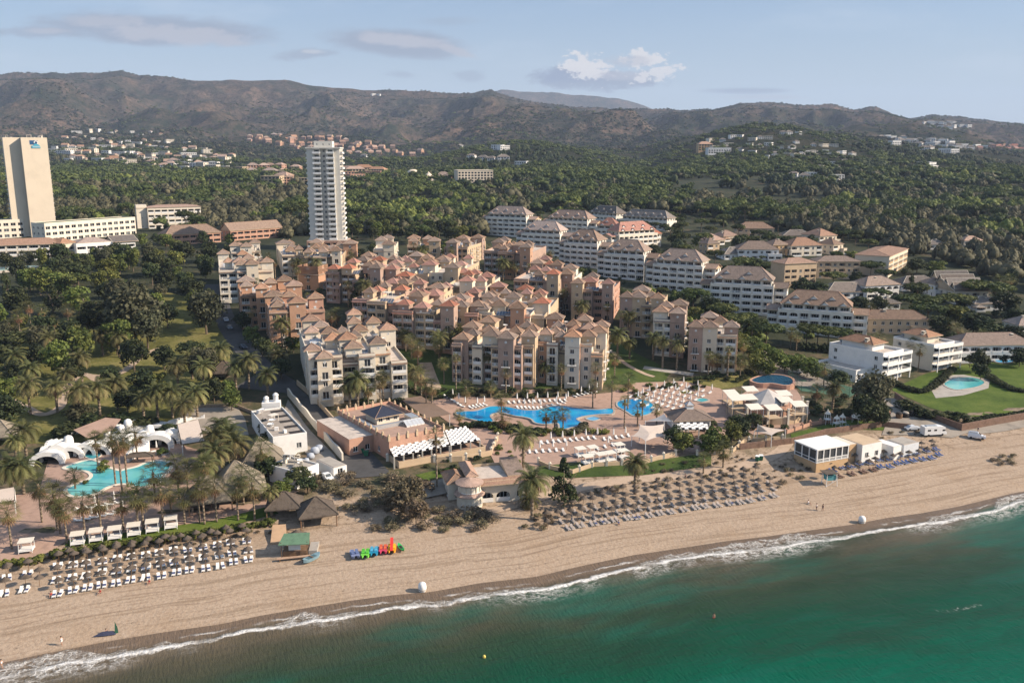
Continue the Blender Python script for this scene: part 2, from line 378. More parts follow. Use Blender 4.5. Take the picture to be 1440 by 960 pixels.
polar_sheet('ground', np.r_[np.arange(60, 120, 4), np.arange(120, 300, 1.25), np.arange(300, 520, 4), np.geomspace(520, 1300, 60)], As, GM)
polar_sheet('hills', np.geomspace(1300, 7500, 330), asp(900), HM)
# far blue range
FX = [640, 680, 705, 730, 760, 790, 815, 840, 870, 895, 925, 960]; FYY = [142, 133, 126, 129, 127, 129, 131, 133, 138, 145, 155, 170]
def farrange():
    Ds = np.linspace(8600, 11400, 36); A, Z = tab(FX, 10000, FYY); a = np.linspace(A[0], A[-1], 160)
    D, AA = np.meshgrid(Ds, a, indexing='ij'); x = AA*D; y = D
    zr = np.interp(AA, A, Z); t = 1-np.abs(D-10000)/1400
    z = zr*t+(ridged(x/750, y/750, 5, 5)-.6)*230*np.sqrt(np.clip(t*(1.12-t), 0, 1))-60*(1-t)
    idx = np.arange(z.size).reshape(z.shape); Fc = np.stack([idx[:-1, :-1], idx[:-1, 1:], idx[1:, 1:], idx[1:, :-1]], -1).reshape(-1, 4)
    obj('mountain_range', np_mesh('mountain_range', np.c_[x.ravel(), y.ravel(), z.ravel()], Fc, HM, True, attrs={'near': z.ravel()*0}), kind='structure')
farrange()
def sea_mat():
    m, nt, b = nodes('sea_water')
    w = N(nt, 'ShaderNodeAttribute', attribute_name='w').outputs['Fac']; ua = N(nt, 'ShaderNodeAttribute', attribute_name='u').outputs['Fac']
    cst = N(nt, 'ShaderNodeCombineXYZ'); nt.links.new(ua, cst.inputs[0]); nt.links.new(w, cst.inputs[1])
    def cm(sx, sy, rz=0):
        q = N(nt, 'ShaderNodeMapping'); q.inputs['Scale'].default_value = (sx, sy, 1); q.inputs['Rotation'].default_value = (0, 0, rz); nt.links.new(cst.outputs[0], q.inputs[0]); return q.outputs[0]
    wj = math_(nt, 'ADD', w, math_(nt, 'MULTIPLY', math_(nt, 'SUBTRACT', noise(nt, 1, 4, .6, cm(.03, .06)), .5), 16))
    c = ramp(nt, step(nt, wj, -70, 2), [(0, (0, .098, .056)), (.40, (0, .082, .043)), (.62, (.006, .056, .027)), (.82, (.026, .050, .025)), (.94, (.065, .062, .036)), (1, (.14, .105, .07))])
    pat = noise(nt, 1, 5, .6, cm(.022, .07))
    c = mixc(nt, step(nt, pat, .45, .68, 0, .6), c, (.014, .036, .018))
    c = mixc(nt, step(nt, noise(nt, 1, 4, .6, cm(.012, .045)), .5, .68, 0, .6), c, (.003, .115, .075))
    # foam: swash edge, lace and a broken outer line
    wob = math_(nt, 'MULTIPLY', math_(nt, 'SUBTRACT', noise(nt, 1, 3, .55, cm(.045, 0)), .5), 6.5)
    wf = math_(nt, 'ADD', w, math_(nt, 'MULTIPLY', math_(nt, 'SUBTRACT', noise(nt, 1, 5, .65, cm(.35, .5)), .5), 2.4))
    vor = N(nt, 'ShaderNodeTexVoronoi', feature='DISTANCE_TO_EDGE'); vor.inputs['Scale'].default_value = 1.0; nt.links.new(cm(.9, 1.3), vor.inputs['Vector'])
    vd = N(nt, 'ShaderNodeTexVoronoi', feature='DISTANCE_TO_EDGE'); nt.links.new(cm(2.2, 3.1), vd.inputs['Vector'])
    lace = math_(nt, 'MAXIMUM', step(nt, vor.outputs['Distance'], .16, .03), math_(nt, 'MULTIPLY', step(nt, vd.outputs['Distance'], .2, .05), .8))
    lw = noise(nt, 1, 4, .7, cm(.5, .8)); lace = math_(nt, 'MULTIPLY', lace, step(nt, lw, .38, .55))
    ls = math_(nt, 'SUBTRACT', wf, math_(nt, 'ADD', wob, -1.6))           # main surf line
    l1 = math_(nt, 'MULTIPLY', step(nt, math_(nt, 'ABSOLUTE', ls), .95, .2), step(nt, noise(nt, 1, 4, .65, cm(.09, .12)), .36, .52, .25, 1))
    sww = step(nt, noise(nt, 1, 3, .5, cm(.028, 0)), .42, .62, .3, 4.2); inner = math_(nt, 'MULTIPLY', math_(nt, 'MULTIPLY', math_(nt, 'MULTIPLY', step(nt, ls, -.5, .4), step(nt, math_(nt, 'SUBTRACT', sww, ls), -.3, .4)), lace), .7)
    outer = math_(nt, 'MULTIPLY', math_(nt, 'MULTIPLY', step(nt, ls, -5.5, -.2), step(nt, ls, 1, 0)), math_(nt, 'MULTIPLY', lace, step(nt, noise(nt, 1, 3, .5, cm(.03, .02)), .44, .62)))
    edge = math_(nt, 'MULTIPLY', math_(nt, 'MULTIPLY', step(nt, math_(nt, 'ABSOLUTE', math_(nt, 'SUBTRACT', wf, 1.1)), .4, .1), .5), step(nt, noise(nt, 1, 3, .6, cm(.08, 0)), .45, .6))
    sw = math_(nt, 'ADD', w, math_(nt, 'MULTIPLY', noise(nt, 1, 3, .5, cm(.02, 0)), 12))
    far1 = math_(nt, 'MULTIPLY', step(nt, math_(nt, 'ABSOLUTE', math_(nt, 'ADD', sw, 26)), .9, .2), step(nt, noise(nt, 1, 3, .6, cm(.05, .1)), .60, .68))
    far2 = math_(nt, 'MULTIPLY', step(nt, math_(nt, 'ABSOLUTE', math_(nt, 'ADD', sw, 44)), .9, .2), step(nt, noise(nt, 1, 3, .6, cm(.06, .1)), .60, .68))
    farf = math_(nt, 'MULTIPLY', math_(nt, 'MULTIPLY', math_(nt, 'ADD', far1, far2), step(nt, noise(nt, 1, 3, .7, cm(2, .8)), .5, .6)), .45)
    foam = math_(nt, 'MAXIMUM', math_(nt, 'MAXIMUM', l1, inner), math_(nt, 'MAXIMUM', math_(nt, 'MAXIMUM', outer, edge), farf), clamp=True)
    foam = math_(nt, 'MULTIPLY', foam, step(nt, noise(nt, 1, 4, .75, cm(1.4, 2.0)), .30, .50, .35, 1))
    # sheet of water on the sand is clear: let the wet sand tone through near the edge
    c = mixc(nt, step(nt, w, -1.0, 1.5), c, (.16, .115, .08))
    c = mixc(nt, foam, c, (.78, .76, .72))
    nt.links.new(c, b.inputs['Base Color'])
    nt.links.new(mixc(nt, foam, (.16,)*3, (.9,)*3), b.inputs['Roughness']); b.inputs['IOR'].default_value = 1.33; b.inputs['Specular IOR Level'].default_value = .14
    chop = math_(nt, 'ADD', noise(nt, 1, 5, .65, cm(1.9, .45, R(28))), math_(nt, 'MULTIPLY', noise(nt, 1, 3, .5, cm(.12, .35)), 2.2))
    bump(nt, b, math_(nt, 'ADD', chop, math_(nt, 'MULTIPLY', foam, 1.2)), .8, .34)
    return m
def sea():
    us = np.r_[np.linspace(-3000, -180, 60), np.arange(-178, 330, 1.6), np.linspace(340, 4000, 60)]
    ws = np.r_[np.arange(3.2, -14, -.4), np.arange(-14, -80, -1.5), -np.geomspace(82, 2500, 40)]
    U, W = np.meshgrid(us, ws, indexing='ij'); vv = vshore(U)+W; x, y = xy(U, vv)
    z = np.where(W > 0, .12*W, 0)+.05+.16*np.exp(-((W+1.8)/1.6)**2)
    z = np.where(W < -6, .0+.07*np.sin(W*.45+3*fbm(U/40, W/40, 4, 2))*np.clip((-6-W)/20, 0, 1), z)
    idx = np.arange(x.size).reshape(x.shape); Fc = np.stack([idx[:-1, :-1], idx[1:, :-1], idx[1:, 1:], idx[:-1, 1:]], -1).reshape(-1, 4)[:, ::-1]
    obj('sea', np_mesh('sea', np.c_[x.ravel(), y.ravel(), z.ravel()], Fc, sea_mat(), True, attrs={'w': W.ravel(), 'u': U.ravel()}), kind='structure')
sea()
# ---------------------------------------------------------------- haze
def haze():
    mb = MB(); mb.box(-9500, 9500, -2600, 11800, -75, 900)
    m = bpy.data.materials.new('haze_air'); m.use_nodes = True; nt = m.node_tree; nt.nodes.remove(nt.nodes['Principled BSDF'])
    v = nt.nodes.new('ShaderNodeVolumePrincipled'); v.inputs['Color'].default_value = (.62, .76, 1, 1); v.inputs['Density'].default_value = 6e-5; v.inputs['Anisotropy'].default_value = 0
    nt.links.new(v.outputs[0], nt.nodes['Material Output'].inputs['Volume'])
    mb.build('haze', m, kind='stuff')
haze()
# ---------------------------------------------------------------- building kit
def tile_mat(name, c, old=.35):
    m, nt, b = nodes(name); p = pos(nt); po = pos(nt, kind='obj')
    col = ramp(nt, noise(nt, .9, 5, .7, p), [(.25, tuple(x*.62 for x in c)), (.5, c), (.78, tuple(min(1, x*1.3) for x in c))])
    col = mixc(nt, step(nt, noise(nt, 2.6, 4, .75, p), .5, .66, 0, old), col, (.12, .10, .08))
    oi = nt.nodes.new('ShaderNodeObjectInfo'); hs = nt.nodes.new('ShaderNodeHueSaturation'); nt.links.new(col, hs.inputs['Color'])
    nt.links.new(step(nt, oi.outputs['Random'], 0, 1, .78, 1.18), hs.inputs['Value'])
    nt.links.new(step(nt, math_(nt, 'FRACT', math_(nt, 'MULTIPLY', oi.outputs['Random'], 5.7)), 0, 1, .75, 1.1), hs.inputs['Saturation'])
    nt.links.new(hs.outputs[0], b.inputs['Base Color']); b.inputs['Roughness'].default_value = .85; b.inputs['Specular IOR Level'].default_value = .2
    wv = nt.nodes.new('ShaderNodeTexWave'); wv.inputs['Scale'].default_value = 1.1; wv.inputs['Distortion'].default_value = .4; wv.bands_direction = 'DIAGONAL'; nt.links.new(po, wv.inputs['Vector'])
    bump(nt, b, math_(nt, 'ADD', wv.outputs['Fac'], noise(nt, 4, 3, .7, p)), .5, .12); return m
T_BRN = tile_mat('weathered_brown_roof_tile', (.27, .185, .135), .55); T_RED = tile_mat('red_roof_tile', (.36, .155, .105), .2)
T_ORG = tile_mat('terracotta_roof_tile', (.38, .225, .15), .3); T_GRY = tile_mat('grey_brown_roof_tile', (.20, .165, .14), .5); T_PNK = tile_mat('pinkish_roof_tile', (.40, .285, .225), .45)
M_CREAM = mat('cream_plaster', (.70, .59, .45), .9, .05, .12); M_PALE = mat('pale_cream_plaster', (.72, .64, .52), .9, .08, .35)
M_ORANGE = mat('orange_plaster', (.50, .29, .185), .9, .10, .35); M_PINK = mat('pink_plaster', (.42, .29, .225), .9, .12, .35)
M_TAN = mat('tan_plaster', (.55, .41, .27), .9, .10, .35); M_OCHRE = mat('ochre_plaster', (.54, .36, .20), .9, .10, .35)
M_WHITE = mat('white_plaster', (.78, .76, .72), .85, .07, .4); M_OFFW = mat('off_white_plaster', (.76, .70, .60), .85, .10, .3); M_TRIM = mat('white_trim', (.80, .78, .74), .7, .05, .8)
M_BRICK = mat('salmon_plaster', (.50, .29, .205), .9, .12, .4)
def glass_mat():
    m, nt, b = nodes('dark_window_glass'); oi = nt.nodes.new('ShaderNodeObjectInfo')
    c = ramp(nt, oi.outputs['Random'], [(0, (.010, .012, .015)), (.55, (.03, .035, .04)), (.8, (.09, .10, .10)), (1, (.22, .20, .17))], 'CONSTANT')
    nt.links.new(c, b.inputs['Base Color']); b.inputs['Roughness'].default_value = .12; b.inputs['Specular IOR Level'].default_value = .6; return m
M_GLASS = glass_mat()
M_DARK = mat('dark_interior', (.035, .03, .028), .9, .2); M_RAIL = mat('dark_iron', (.03, .03, .032), .5, .1)
M_ROOFW = mat('roof_terrace_paint', (.55, .47, .40), .9, .2, .5); M_GRAVEL = mat('flat_roof_gravel', (.36, .31, .26), .95, .25, .8); M_GREENROOF = mat('green_felt_roof', (.12, .16, .10), .95, .25, .3)
M_METAL = mat('galvanised_metal', (.55, .56, .56), .4, .1, 1, metal=.6); M_BLUEGLASS = mat('solar_glass', (.10, .12, .16), .25, .1, 1, spec=.5); M_LGLASS = mat('pale_collector', (.45, .47, .50), .2, .1, 1, spec=.6)
M_WOOD = mat('brown_wood', (.20, .12, .07), .8, .25, 1.5); M_CANVAS = mat('cream_canvas', (.72, .66, .56), .85, .06, .8)
OPC = {}
def opening(kind, w, h, wm, par=None):
    """a window or a balcony as one mesh; x along the wall, +y inwards"""
    key = (kind, round(w, 2), round(h, 2), wm.name, (par or wm).name)
    if key in OPC: return OPC[key]
    mb = MB(); W = w/2; mats = [wm, M_GLASS, M_TRIM, par or wm, M_DARK, M_RAIL]
    d = {'w': .22, 'W': .3, 's': .15, 'b': .25}.get(kind, 1.5)
    q = lambda pts, mi: mb.poly(pts, mi)
    q([(-W, 0, 0), (-W, d, 0), (-W, d, h), (-W, 0, h)], 0); q([(W, 0, h), (W, d, h), (W, d, 0), (W, 0, 0)], 0)
    q([(-W, 0, h), (-W, d, h), (W, d, h), (W, 0, h)], 0); q([(W, 0, 0), (W, d, 0), (-W, d, 0), (-W, 0, 0)], 0)
    if kind in 'wbsW':
        q([(-W, d, 0), (W, d, 0), (W, d, h), (-W, d, h)], 1)
        for x in ((-W, -W+.09), (-.05, .05), (W-.09, W)): mb.box(x[0], x[1], d-.05, d-.004, 0, h, 2)
        mb.box(-W+.09, -.05, d-.05, d-.005, h-.09, h, 2); mb.box(.05, W-.09, d-.05, d-.005, h-.09, h, 2)
        if kind in 'wW': mb.box(-W-.1, W+.1, -.09, .1, -.09, .004, 2)
    if kind == 'b':
        mb.box(-W-.5, W+.5, -.95, -.003, -.16, -.01, 2)
        mb.box(-W-.5, W+.5, -.95, -.9, .92, .98, 5)
        for i in range(9):
            x = -W-.47+i*(2*W+.94)/8; mb.box(x-.02, x+.02, -.94, -.91, -.01, .92, 5)
        for s in (-1, 1): mb.box(s*(W+.47)-.02, s*(W+.47)+.02, -.9, -.003, .9, .96, 5)
    if kind in 'lap':
        q([(-W, d, 0), (W, d, 0), (W, d, h), (-W, d, h)], 0)
        g = W*.78; mb.box(-g, g, d-.03, d-.004, .02, h*.86, 1)
        for x in (-g, -g/3, g/3, g): mb.box(x-.05, x+.05, d-.07, d-.031, .02, h*.86, 2)
        if kind == 'p':      # balustrade of white rails
            mb.box(-W, W, .0, .10, .85, .97, 2); mb.box(-W, W, .0, .10, .004, .12, 2)
            n = max(4, int(w/.28))
            for i in range(n): x = -W+(i+.5)*w/n; mb.box(x-.05, x+.05, .02, .08, .12, .85, 2)
        else: mb.box(-W, W, -.07, .09, .004, .96, 3)
        mb.box(-W*.55, -W*.25, .7, 1.0, .01, .8, 2)
    if kind == 'a':
        r = min(W, h*.42); n = 7; zc = h-r
        for s in (-1, 1):
            arc = [(s*W*math.cos(t), .004, zc+r*math.sin(t)) for t in [math.pi/2*i/n for i in range(n+1)]]
            pts = [(s*W, .004, h)]+arc
            mb.poly(pts if s > 0 else pts[::-1], 0)
            pts2 = [(x, .22, z) for x, y, z in pts]; mb.poly(pts2[::-1] if s > 0 else pts2, 0)
            for i in range(n): a, b = arc[i], arc[i+1]; mb.poly([a, (a[0], .22, a[2]), (b[0], .22, b[2]), b], 0)
    me = mb.mesh('balcony' if kind in 'lapb' else 'window', mats); OPC[key] = me; return me
def wall_face(mb, L, H, z0, holes, T):
    """solid wall L x (z0..H) with rectangular holes; T maps (s, z) to 3D"""
    q = lambda a, b, c, d: mb.poly([T(a, c), T(b, c), T(b, d), T(a, d)])
    rows = sorted({(h[2], h[3]) for h in holes}); z = z0
    for r in rows:
        if r[0] > z: q(0, L, z, r[0])
        s = 0
        for h in sorted(x for x in holes if (x[2], x[3]) == r):
            if h[0] > s: q(s, h[0], r[0], r[1])
            s = h[1]
        if s < L: q(s, L, r[0], r[1])
        z = r[1]
    q(0, L, z, H)
def kspec(k, bw):
    if k == 'w': return 'w', min(1.35, bw*.5), 1.4, .95
    if k == 's': return 's', .75, .9, 1.3
    if k == 'b': return 'b', min(1.9, bw*.55), 2.2, .12
    if k == 'W': return 'W', bw*.68, 1.75, .75
    return k, bw-.75, 2.35, .12
def mass(root, name, x0, x1, y0, y1, H, wm, fac=None, z0=-4, fh=3.05, base=0.0, bay=4.0, par=None, roof=None, tile=None, floors=None, over=.5, rise=None, label=None):
    """one block of a building with its openings and roof as children.
    fac: side -> list of floor patterns (bottom first) or one string used for all floors"""
    mb = MB(); ops = []
    sides = {'f': ((x0, y0), (1, 0), x1-x0), 'r': ((x1, y0), (0, 1), y1-y0), 'b': ((x1, y1), (-1, 0), x1-x0), 'l': ((x0, y1), (0, -1), y1-y0)}
    nf = floors if floors is not None else int((H-base)/fh+.12)
    for s, (o, d, L) in sides.items():
        pat = (fac or {}).get(s); holes = []
        if pat and nf > 0:
            nb = max(1, round(L/bay)); bw = L/nb
            for i in range(nf):
                row = pat if isinstance(pat, str) else pat[min(i, len(pat)-1)]
                ks = [row[j % len(row)] for j in range(nb)]
                if not row.strip(): continue
                sp = [kspec(k, bw) if k != ' ' else None for k in ks]
                hs = [q for q in sp if q]; big = [q for q in hs if q[0] in 'lap']
                for j, q in enumerate(sp):
                    if not q: continue
                    k, w, h, sill = q; cx = (j+.5)*bw; zb = base+i*fh+sill
                    if k in 'wsbW' and (big or k != hs[0][0]): h2, zb2 = (2.35, base+i*fh+.12)
                    holes.append((cx-w/2, cx+w/2, zb, zb+h)); ops.append((k, w, h, o, d, cx, zb, s))
        T = lambda a, z, o=o, d=d: (o[0]+d[0]*a, o[1]+d[1]*a, z)
        # rows with mixed hole heights: split the wall per bay so every bay is independent
        if holes:
            nb = max(1, round(L/bay)); bw = L/nb
            for j in range(nb):
                hj = [(h[0]-j*bw, h[1]-j*bw, h[2], h[3]) for h in holes if j*bw <= (h[0]+h[1])/2 < (j+1)*bw]
                wall_face(mb, bw, H, z0, hj, lambda a, z, o=o, d=d, j=j: (o[0]+d[0]*(a+j*bw), o[1]+d[1]*(a+j*bw), z))
        else: wall_face(mb, L, H, z0, [], T)
    mb.poly([(x0, y0, H), (x1, y0, H), (x1, y1, H), (x0, y1, H)], 1)
    w = mb.build(name, [wm, M_ROOFW], root); 
    if label: w['label'] = label
    rz = {'f': 0, 'r': math.pi/2, 'b': math.pi, 'l': -math.pi/2}
    for k, ww, h, o, d, cx, zb, s in ops:
        me = opening(k, ww, h, wm, par); obj('balcony' if k in 'lapb' else 'window', me, w, (o[0]+d[0]*cx, o[1]+d[1]*cx, zb), rz[s])
    if roof: add_roof(w, roof, x0, x1, y0, y1, H, tile or T_BRN, over, rise)
    return w
def add_roof(par, kind, x0, x1, y0, y1, H, tile, over=.5, rise=None, name='roof'):
    mb = MB(); a, b, c, d = x0-over, x1+over, y0-over, y1+over; L, W = b-a, d-c; t = .2; z = H+.02
    if kind in ('pyr', 'hip'):
        m = min(L, W)/2; r = rise if rise is not None else m*.55
        if kind == 'pyr': A = B = ((a+b)/2, (c+d)/2)
        elif L >= W: A, B = (a+m, (c+d)/2), (b-m, (c+d)/2)
        else: A, B = ((a+b)/2, c+m), ((a+b)/2, d-m)
        e = [(a, c, z+t), (b, c, z+t), (b, d, z+t), (a, d, z+t)]; A = (*A, z+t+r); B = (*B, z+t+r)
        if A == B: fs = [[e[i], e[(i+1) % 4], A] for i in range(4)]
        elif L >= W: fs = [[e[0], e[1], B, A], [e[1], e[2], B], [e[2], e[3], A, B], [e[3], e[0], A]]
        else: fs = [[e[0], e[1], A], [e[1], e[2], B, A], [e[2], e[3], B], [e[3], e[0], A, B]]
        for f in fs: mb.poly(f, 0)
        for i, p in enumerate(e):
            q = A if (A == B or (L >= W and i in (0, 3)) or (L < W and i in (0, 1))) else B
            mb.bar(p, q, .11, 4, 1)
        if A != B: mb.bar(A, B, .12, 4, 1)
        if A == B: mb.lathe([(.12, A[2]-.05), (.14, A[2]+.15), (0, A[2]+.4)], 6, (A[0], A[1]), 2)
    elif kind == 'gable':      # ridge along x
        r = rise if rise is not None else W/2*.5; ym = (c+d)/2
        mb.poly([(a, c, z+t), (b, c, z+t), (b, ym, z+t+r), (a, ym, z+t+r)], 0); mb.poly([(b, d, z+t), (a, d, z+t), (a, ym, z+t+r), (b, ym, z+t+r)], 0)
        for x, s in ((x0+.02, 1), (x1-.02, -1)):
            f = [(x, c+over, z), (x, d-over, z), (x, ym, z+t+r-.1)]; mb.poly(f[::-1] if s > 0 else f, 2)
        mb.bar((a, ym, z+t+r), (b, ym, z+t+r), .12, 4, 1)
        for x in (a, b):
            for y in (c, d): mb.bar((x, y, z+t), (x, ym, z+t+r), .1, 4, 1)
    elif kind == 'shed':       # falls to the front
        r = rise if rise is not None else W*.3
        mb.poly([(a, c, z+t), (b, c, z+t), (b, d, z+t+r), (a, d, z+t+r)], 0); mb.poly([(b, d, z), (a, d, z), (a, d, z+t+r), (b, d, z+t+r)], 2)
        mb.poly([(a, c, z+t), (a, d, z+t+r), (a, d, z)], 2); mb.poly([(b, c, z+t), (b, d, z), (b, d, z+t+r)], 2)
    for p, q in (((a, c), (b, c)), ((b, c), (b, d)), ((b, d), (a, d)), ((a, d), (a, c))): mb.poly([(p[0], p[1], z), (q[0], q[1], z), (q[0], q[1], z+t), (p[0], p[1], z+t)], 2)
    mb.poly([(a, d, z), (b, d, z), (b, c, z), (a, c, z)], 2)
    return mb.build(name, [tile, T_ORG if tile != T_GRY else M_PALE, M_TAN], par)
def parapet(par, x0, x1, y0, y1, H, wm, h=.9, t=.22, name='parapet'):
    mb = MB(); e = .012
    mb.box(x0-e, x1+e, y0-e, y0+t, H-.02, H+h); mb.box(x0-e, x1+e, y1-t, y1+e, H-.02, H+h)
    mb.box(x0-e, x0+t, y0+t, y1-t, H-.02, H+h); mb.box(x1-t, x1+e, y0+t, y1-t, H-.02, H+h)
    return mb.build(name, wm, par)
SOLC = {}
def solar(root, x, y, z, n=4, rz=0, m=None):
    if 's' not in SOLC:
        mb = MB(); mb.faces([(-.5, -1, .35), (.5, -1, .35), (.5, 1, 1.45), (-.5, 1, 1.45), (-.5, -1.03, .28), (.5, -1.03, .28), (.5, .97, 1.38), (-.5, .97, 1.38)], [(0, 1, 2, 3), (7, 6, 5, 4), (0, 4, 5, 1), (1, 5, 6, 2), (2, 6, 7, 3), (3, 7, 4, 0)], 0)
        mb.box(-.5, -.44, .8, .9, 0, 1.3, 1); mb.box(.44, .5, .8, .9, 0, 1.3, 1); mb.box(-.5, .5, -1, -.94, 0, .3, 1)
        mb.bar((-.5, -1, .36), (.5, -1, .36), .05, 4, 1); mb.bar((-.5, 1, 1.46), (.5, 1, 1.46), .05, 4, 1); mb.bar((.5, -1, .36), (.5, 1, 1.46), .05, 4, 1)
        SOLC['s'] = mb.mesh('solar_panel', [M_BLUEGLASS, M_METAL]); SOLC['l'] = mb.mesh('solar_panel', [M_LGLASS, M_TRIM])
    for i in range(n): obj('solar_panel', SOLC[m or 's'], root, (x+i*1.12*math.cos(rz), y+i*1.12*math.sin(rz), z), rz)
def clutter(root, x0, x1, y0, y1, z, n, rg):
    """white chimneys, tanks and cooling units of a flat roof"""
    if 'c' not in SOLC:
        mb = MB(); mb.box(-.5, .5, -.4, .4, 0, .9); mb.box(-.45, .45, -.44, -.4, .1, .8, 1); SOLC['c'] = mb.mesh('cooling_unit', [M_TRIM, M_METAL])
        mb = MB(); mb.box(-.35, .35, -.35, .35, 0, 1.5); mb.box(-.5, .5, -.5, .5, 1.5, 1.62); mb.box(-.3, .3, -.3, .3, 1.62, 1.95, 1); mb.box(-.45, .45, -.45, .45, 1.95, 2.05); SOLC['h'] = mb.mesh('chimney', [M_PALE, M_DARK])
        mb = MB(); mb.lathe([(.02, 0), (.04, 1.0), (.03, 1.1)], 6); mb.lathe([(.04, 1.05), (.55, 1.3), (.8, 1.55), (.78, 1.58), (.5, 1.36), (.02, 1.15)], 10); SOLC['d'] = mb.mesh('dish', [M_TRIM])
        mb = MB()
        for a in (-1.3, 1.3):
            for b_ in (-1, 1): mb.box(a-.06, a+.06, b_-.06, b_+.06, 0, 2.2)
        mb.box(-1.5, 1.5, -1.2, 1.2, 2.2, 2.3); SOLC['p'] = mb.mesh('roof_awning', [M_CANVAS])
    names = {'c': 'cooling_unit', 'h': 'chimney', 'd': 'antenna_dish', 'p': 'awning'}
    for i in range(n):
        k = 'cchdpdh'[rg.randrange(7)]; obj(names[k], SOLC[k], root, (rg.uniform(x0, x1), rg.uniform(y0, y1), z), rg.uniform(0, 3), rg.uniform(.8, 1.2))
def frame(points, hs, rz):
    pass
def place_h(pts, h, it=14):
    """world points (at the same height h above their common ground) seen at photo pixels"""
    zb = 5.0
    for _ in range(it):
        W = [P(px, py, z=zb+h) for px, py in pts]; zb = .5*zb+.5*sum(G(w.x, w.y) for w in W)/len(W)
    return [P(px, py, z=zb+h) for px, py in pts], zb
# ---------------------------------------------------------------- the resort's stepped blocks with pyramid roofed towers
BLK = []
def block(label, rot, towers, cols, seed, H=12.3, th=3.3, tiles=(T_BRN,), front='plalp', right='wbw', left='w w', tw=5.6, strip=True, sol='s', nsol=5, ncl=7, back=2.5, segs=None, grp='stepped resort blocks with pyramid roofs'):
    rg = random.Random(seed); rise = 2.0
    W, zb = place_h([(t[0], t[1]) for t in towers], H+th+rise)
    LOW = {i: t[4] for i, t in enumerate(towers) if len(t) > 4}
    for i, d in LOW.items(): W[i] = P(towers[i][0], towers[i][1], z=zb+H+d+rise)
    cx = sum(w.x for w in W)/len(W); cy = sum(w.y for w in W)/len(W)
    k, q = math.cos(rot), math.sin(rot); L = []
    for w, t in zip(W, towers):
        dx, dy = w.x-cx, w.y-cy; L.append((dx*k+dy*q, -dx*q+dy*k, t[2] if len(t) > 2 else tw, t[3] if len(t) > 3 else 0))
    root = empty('resort_block', (cx, cy, zb), rot, label, 'apartment block', grp)
    x0 = min(x-w/2 for x, y, w, _ in L)+.7; x1 = max(x+w/2 for x, y, w, _ in L)-.7
    y0 = min(y-w/2 for x, y, w, _ in L)+.7; y1 = max(y+w/2 for x, y, w, _ in L)+back
    if y1-y0 > 46: y1 = y0+46
    ns = (segs or 0)*2 or max(1, round((x1-x0)/7.2)); sx = (x1-x0)/ns
    for i in range(ns):
        a, b = x0+i*sx, x0+(i+1)*sx
        fy = y0 if ns == 1 else y0+(0, 2.2, .8, 3.2)[(i+seed) % 4]; wm = cols[i % len(cols)]
        fr = front[i % len(front):]+front[:i % len(front)] if isinstance(front, str) else front
        hh = H-(i % 2)*.01-(rg.choice([.6, 3.05]) if (i % 3 == 2) else 0)
        m = mass(root, 'wing', a, b, fy, y1, hh, wm, {'f': fr, 'r': right if i == ns-1 else '', 'l': left if i == 0 else ''}, par=M_TRIM if wm in (M_PALE, M_CREAM) else rg.choice([wm, M_TRIM]))
        parapet(m, a, b, fy, y1, hh, wm, .85)
        if strip:
            mb = MB(); e = .55
            mb.faces([(a-.1, fy-e, hh-.15), (b+.1, fy-e, hh-.15), (b+.1, fy+.9, hh+.95), (a-.1, fy+.9, hh+.95), (a-.1, fy+.9, hh-.15), (b+.1, fy+.9, hh-.15)], [(0, 1, 2, 3), (0, 3, 4), (1, 5, 2), (3, 2, 5, 4), (0, 4, 5, 1)])
            mb.build('eave_tiles', tiles[i % len(tiles)], m)
    yy = y0+4.5
    while yy < y1-2 and x1-x0 > 7:       # smaller stair turrets of the same kind between the main ones
        for i in range(ns):
            xx = x0+(i+.5)*sx+rg.uniform(-.3, .3)*sx
            if all(math.hypot(xx-a[0], yy-a[1]) > 4.6 for a in L) and x0+2.4 < xx < x1-2.4 and rg.random() < .5: L.append((xx, yy+rg.uniform(-1, 1), rg.uniform(4.0, 5.6), rg.randrange(3)))
        yy += rg.uniform(5.5, 7.5)
    nt0 = len(towers)
    for i, (x, y, w, c) in enumerate(L):
        th_ = LOW.get(i, th) if i < nt0 else rg.uniform(1.6, 3.0)
        edge = y-w/2 < y0+1.2 or x-w/2 < x0+1.2 or x+w/2 > x1-1.2
        wm = cols[(i+c) % len(cols)]; hw = w*1.06/2-.45
        fc = {'f': ' ' if not edge else ['b', 'w', 'b', 'w'], 'r': ['w', ' ', 'w'], 'l': 'w'} if edge else {}
        zf = -4 if edge else H-.3
        m = mass(root, 'tower', x-hw, x+hw, y-hw, y+hw, H+th_, wm, fc if edge else {}, z0=zf, floors=4 if edge else 0, bay=w)
        if not edge or True:
            mb = MB()      # round medallion and small vent below the eave
            mb.lathe([(.42, 0), (.42, .05), (.27, .05), (.27, 0)], 12); o = mb.build('medallion', M_TRIM, m, (x, y-hw-.003, H+th_-1.2)); o.rotation_euler = (R(90), 0, 0)
        add_roof(m, 'pyr', x-hw, x+hw, y-hw, y+hw, H+th_, tiles[(i+c) % len(tiles)], .55, rise)
    if nsol: solar(root, (x0+x1)/2-nsol*.5, y0+2.6, H+.03, nsol, 0, sol)
    if nsol > 3 and y1-y0 > 12: solar(root, x0+2.5, (y0+y1)/2+1, H+.03, nsol-1, 0, 'l')
    clutter(root, x0+1.5, x1-1.5, y0+3, y1-2, H+.02, ncl, rg)
    BLK.append((root, x0, x1, y0, y1)); return root
rl, rc = R(18), R(-14)
B3, R3, BR = (T_BRN, T_ORG), (T_RED, T_ORG), (T_BRN, T_RED)
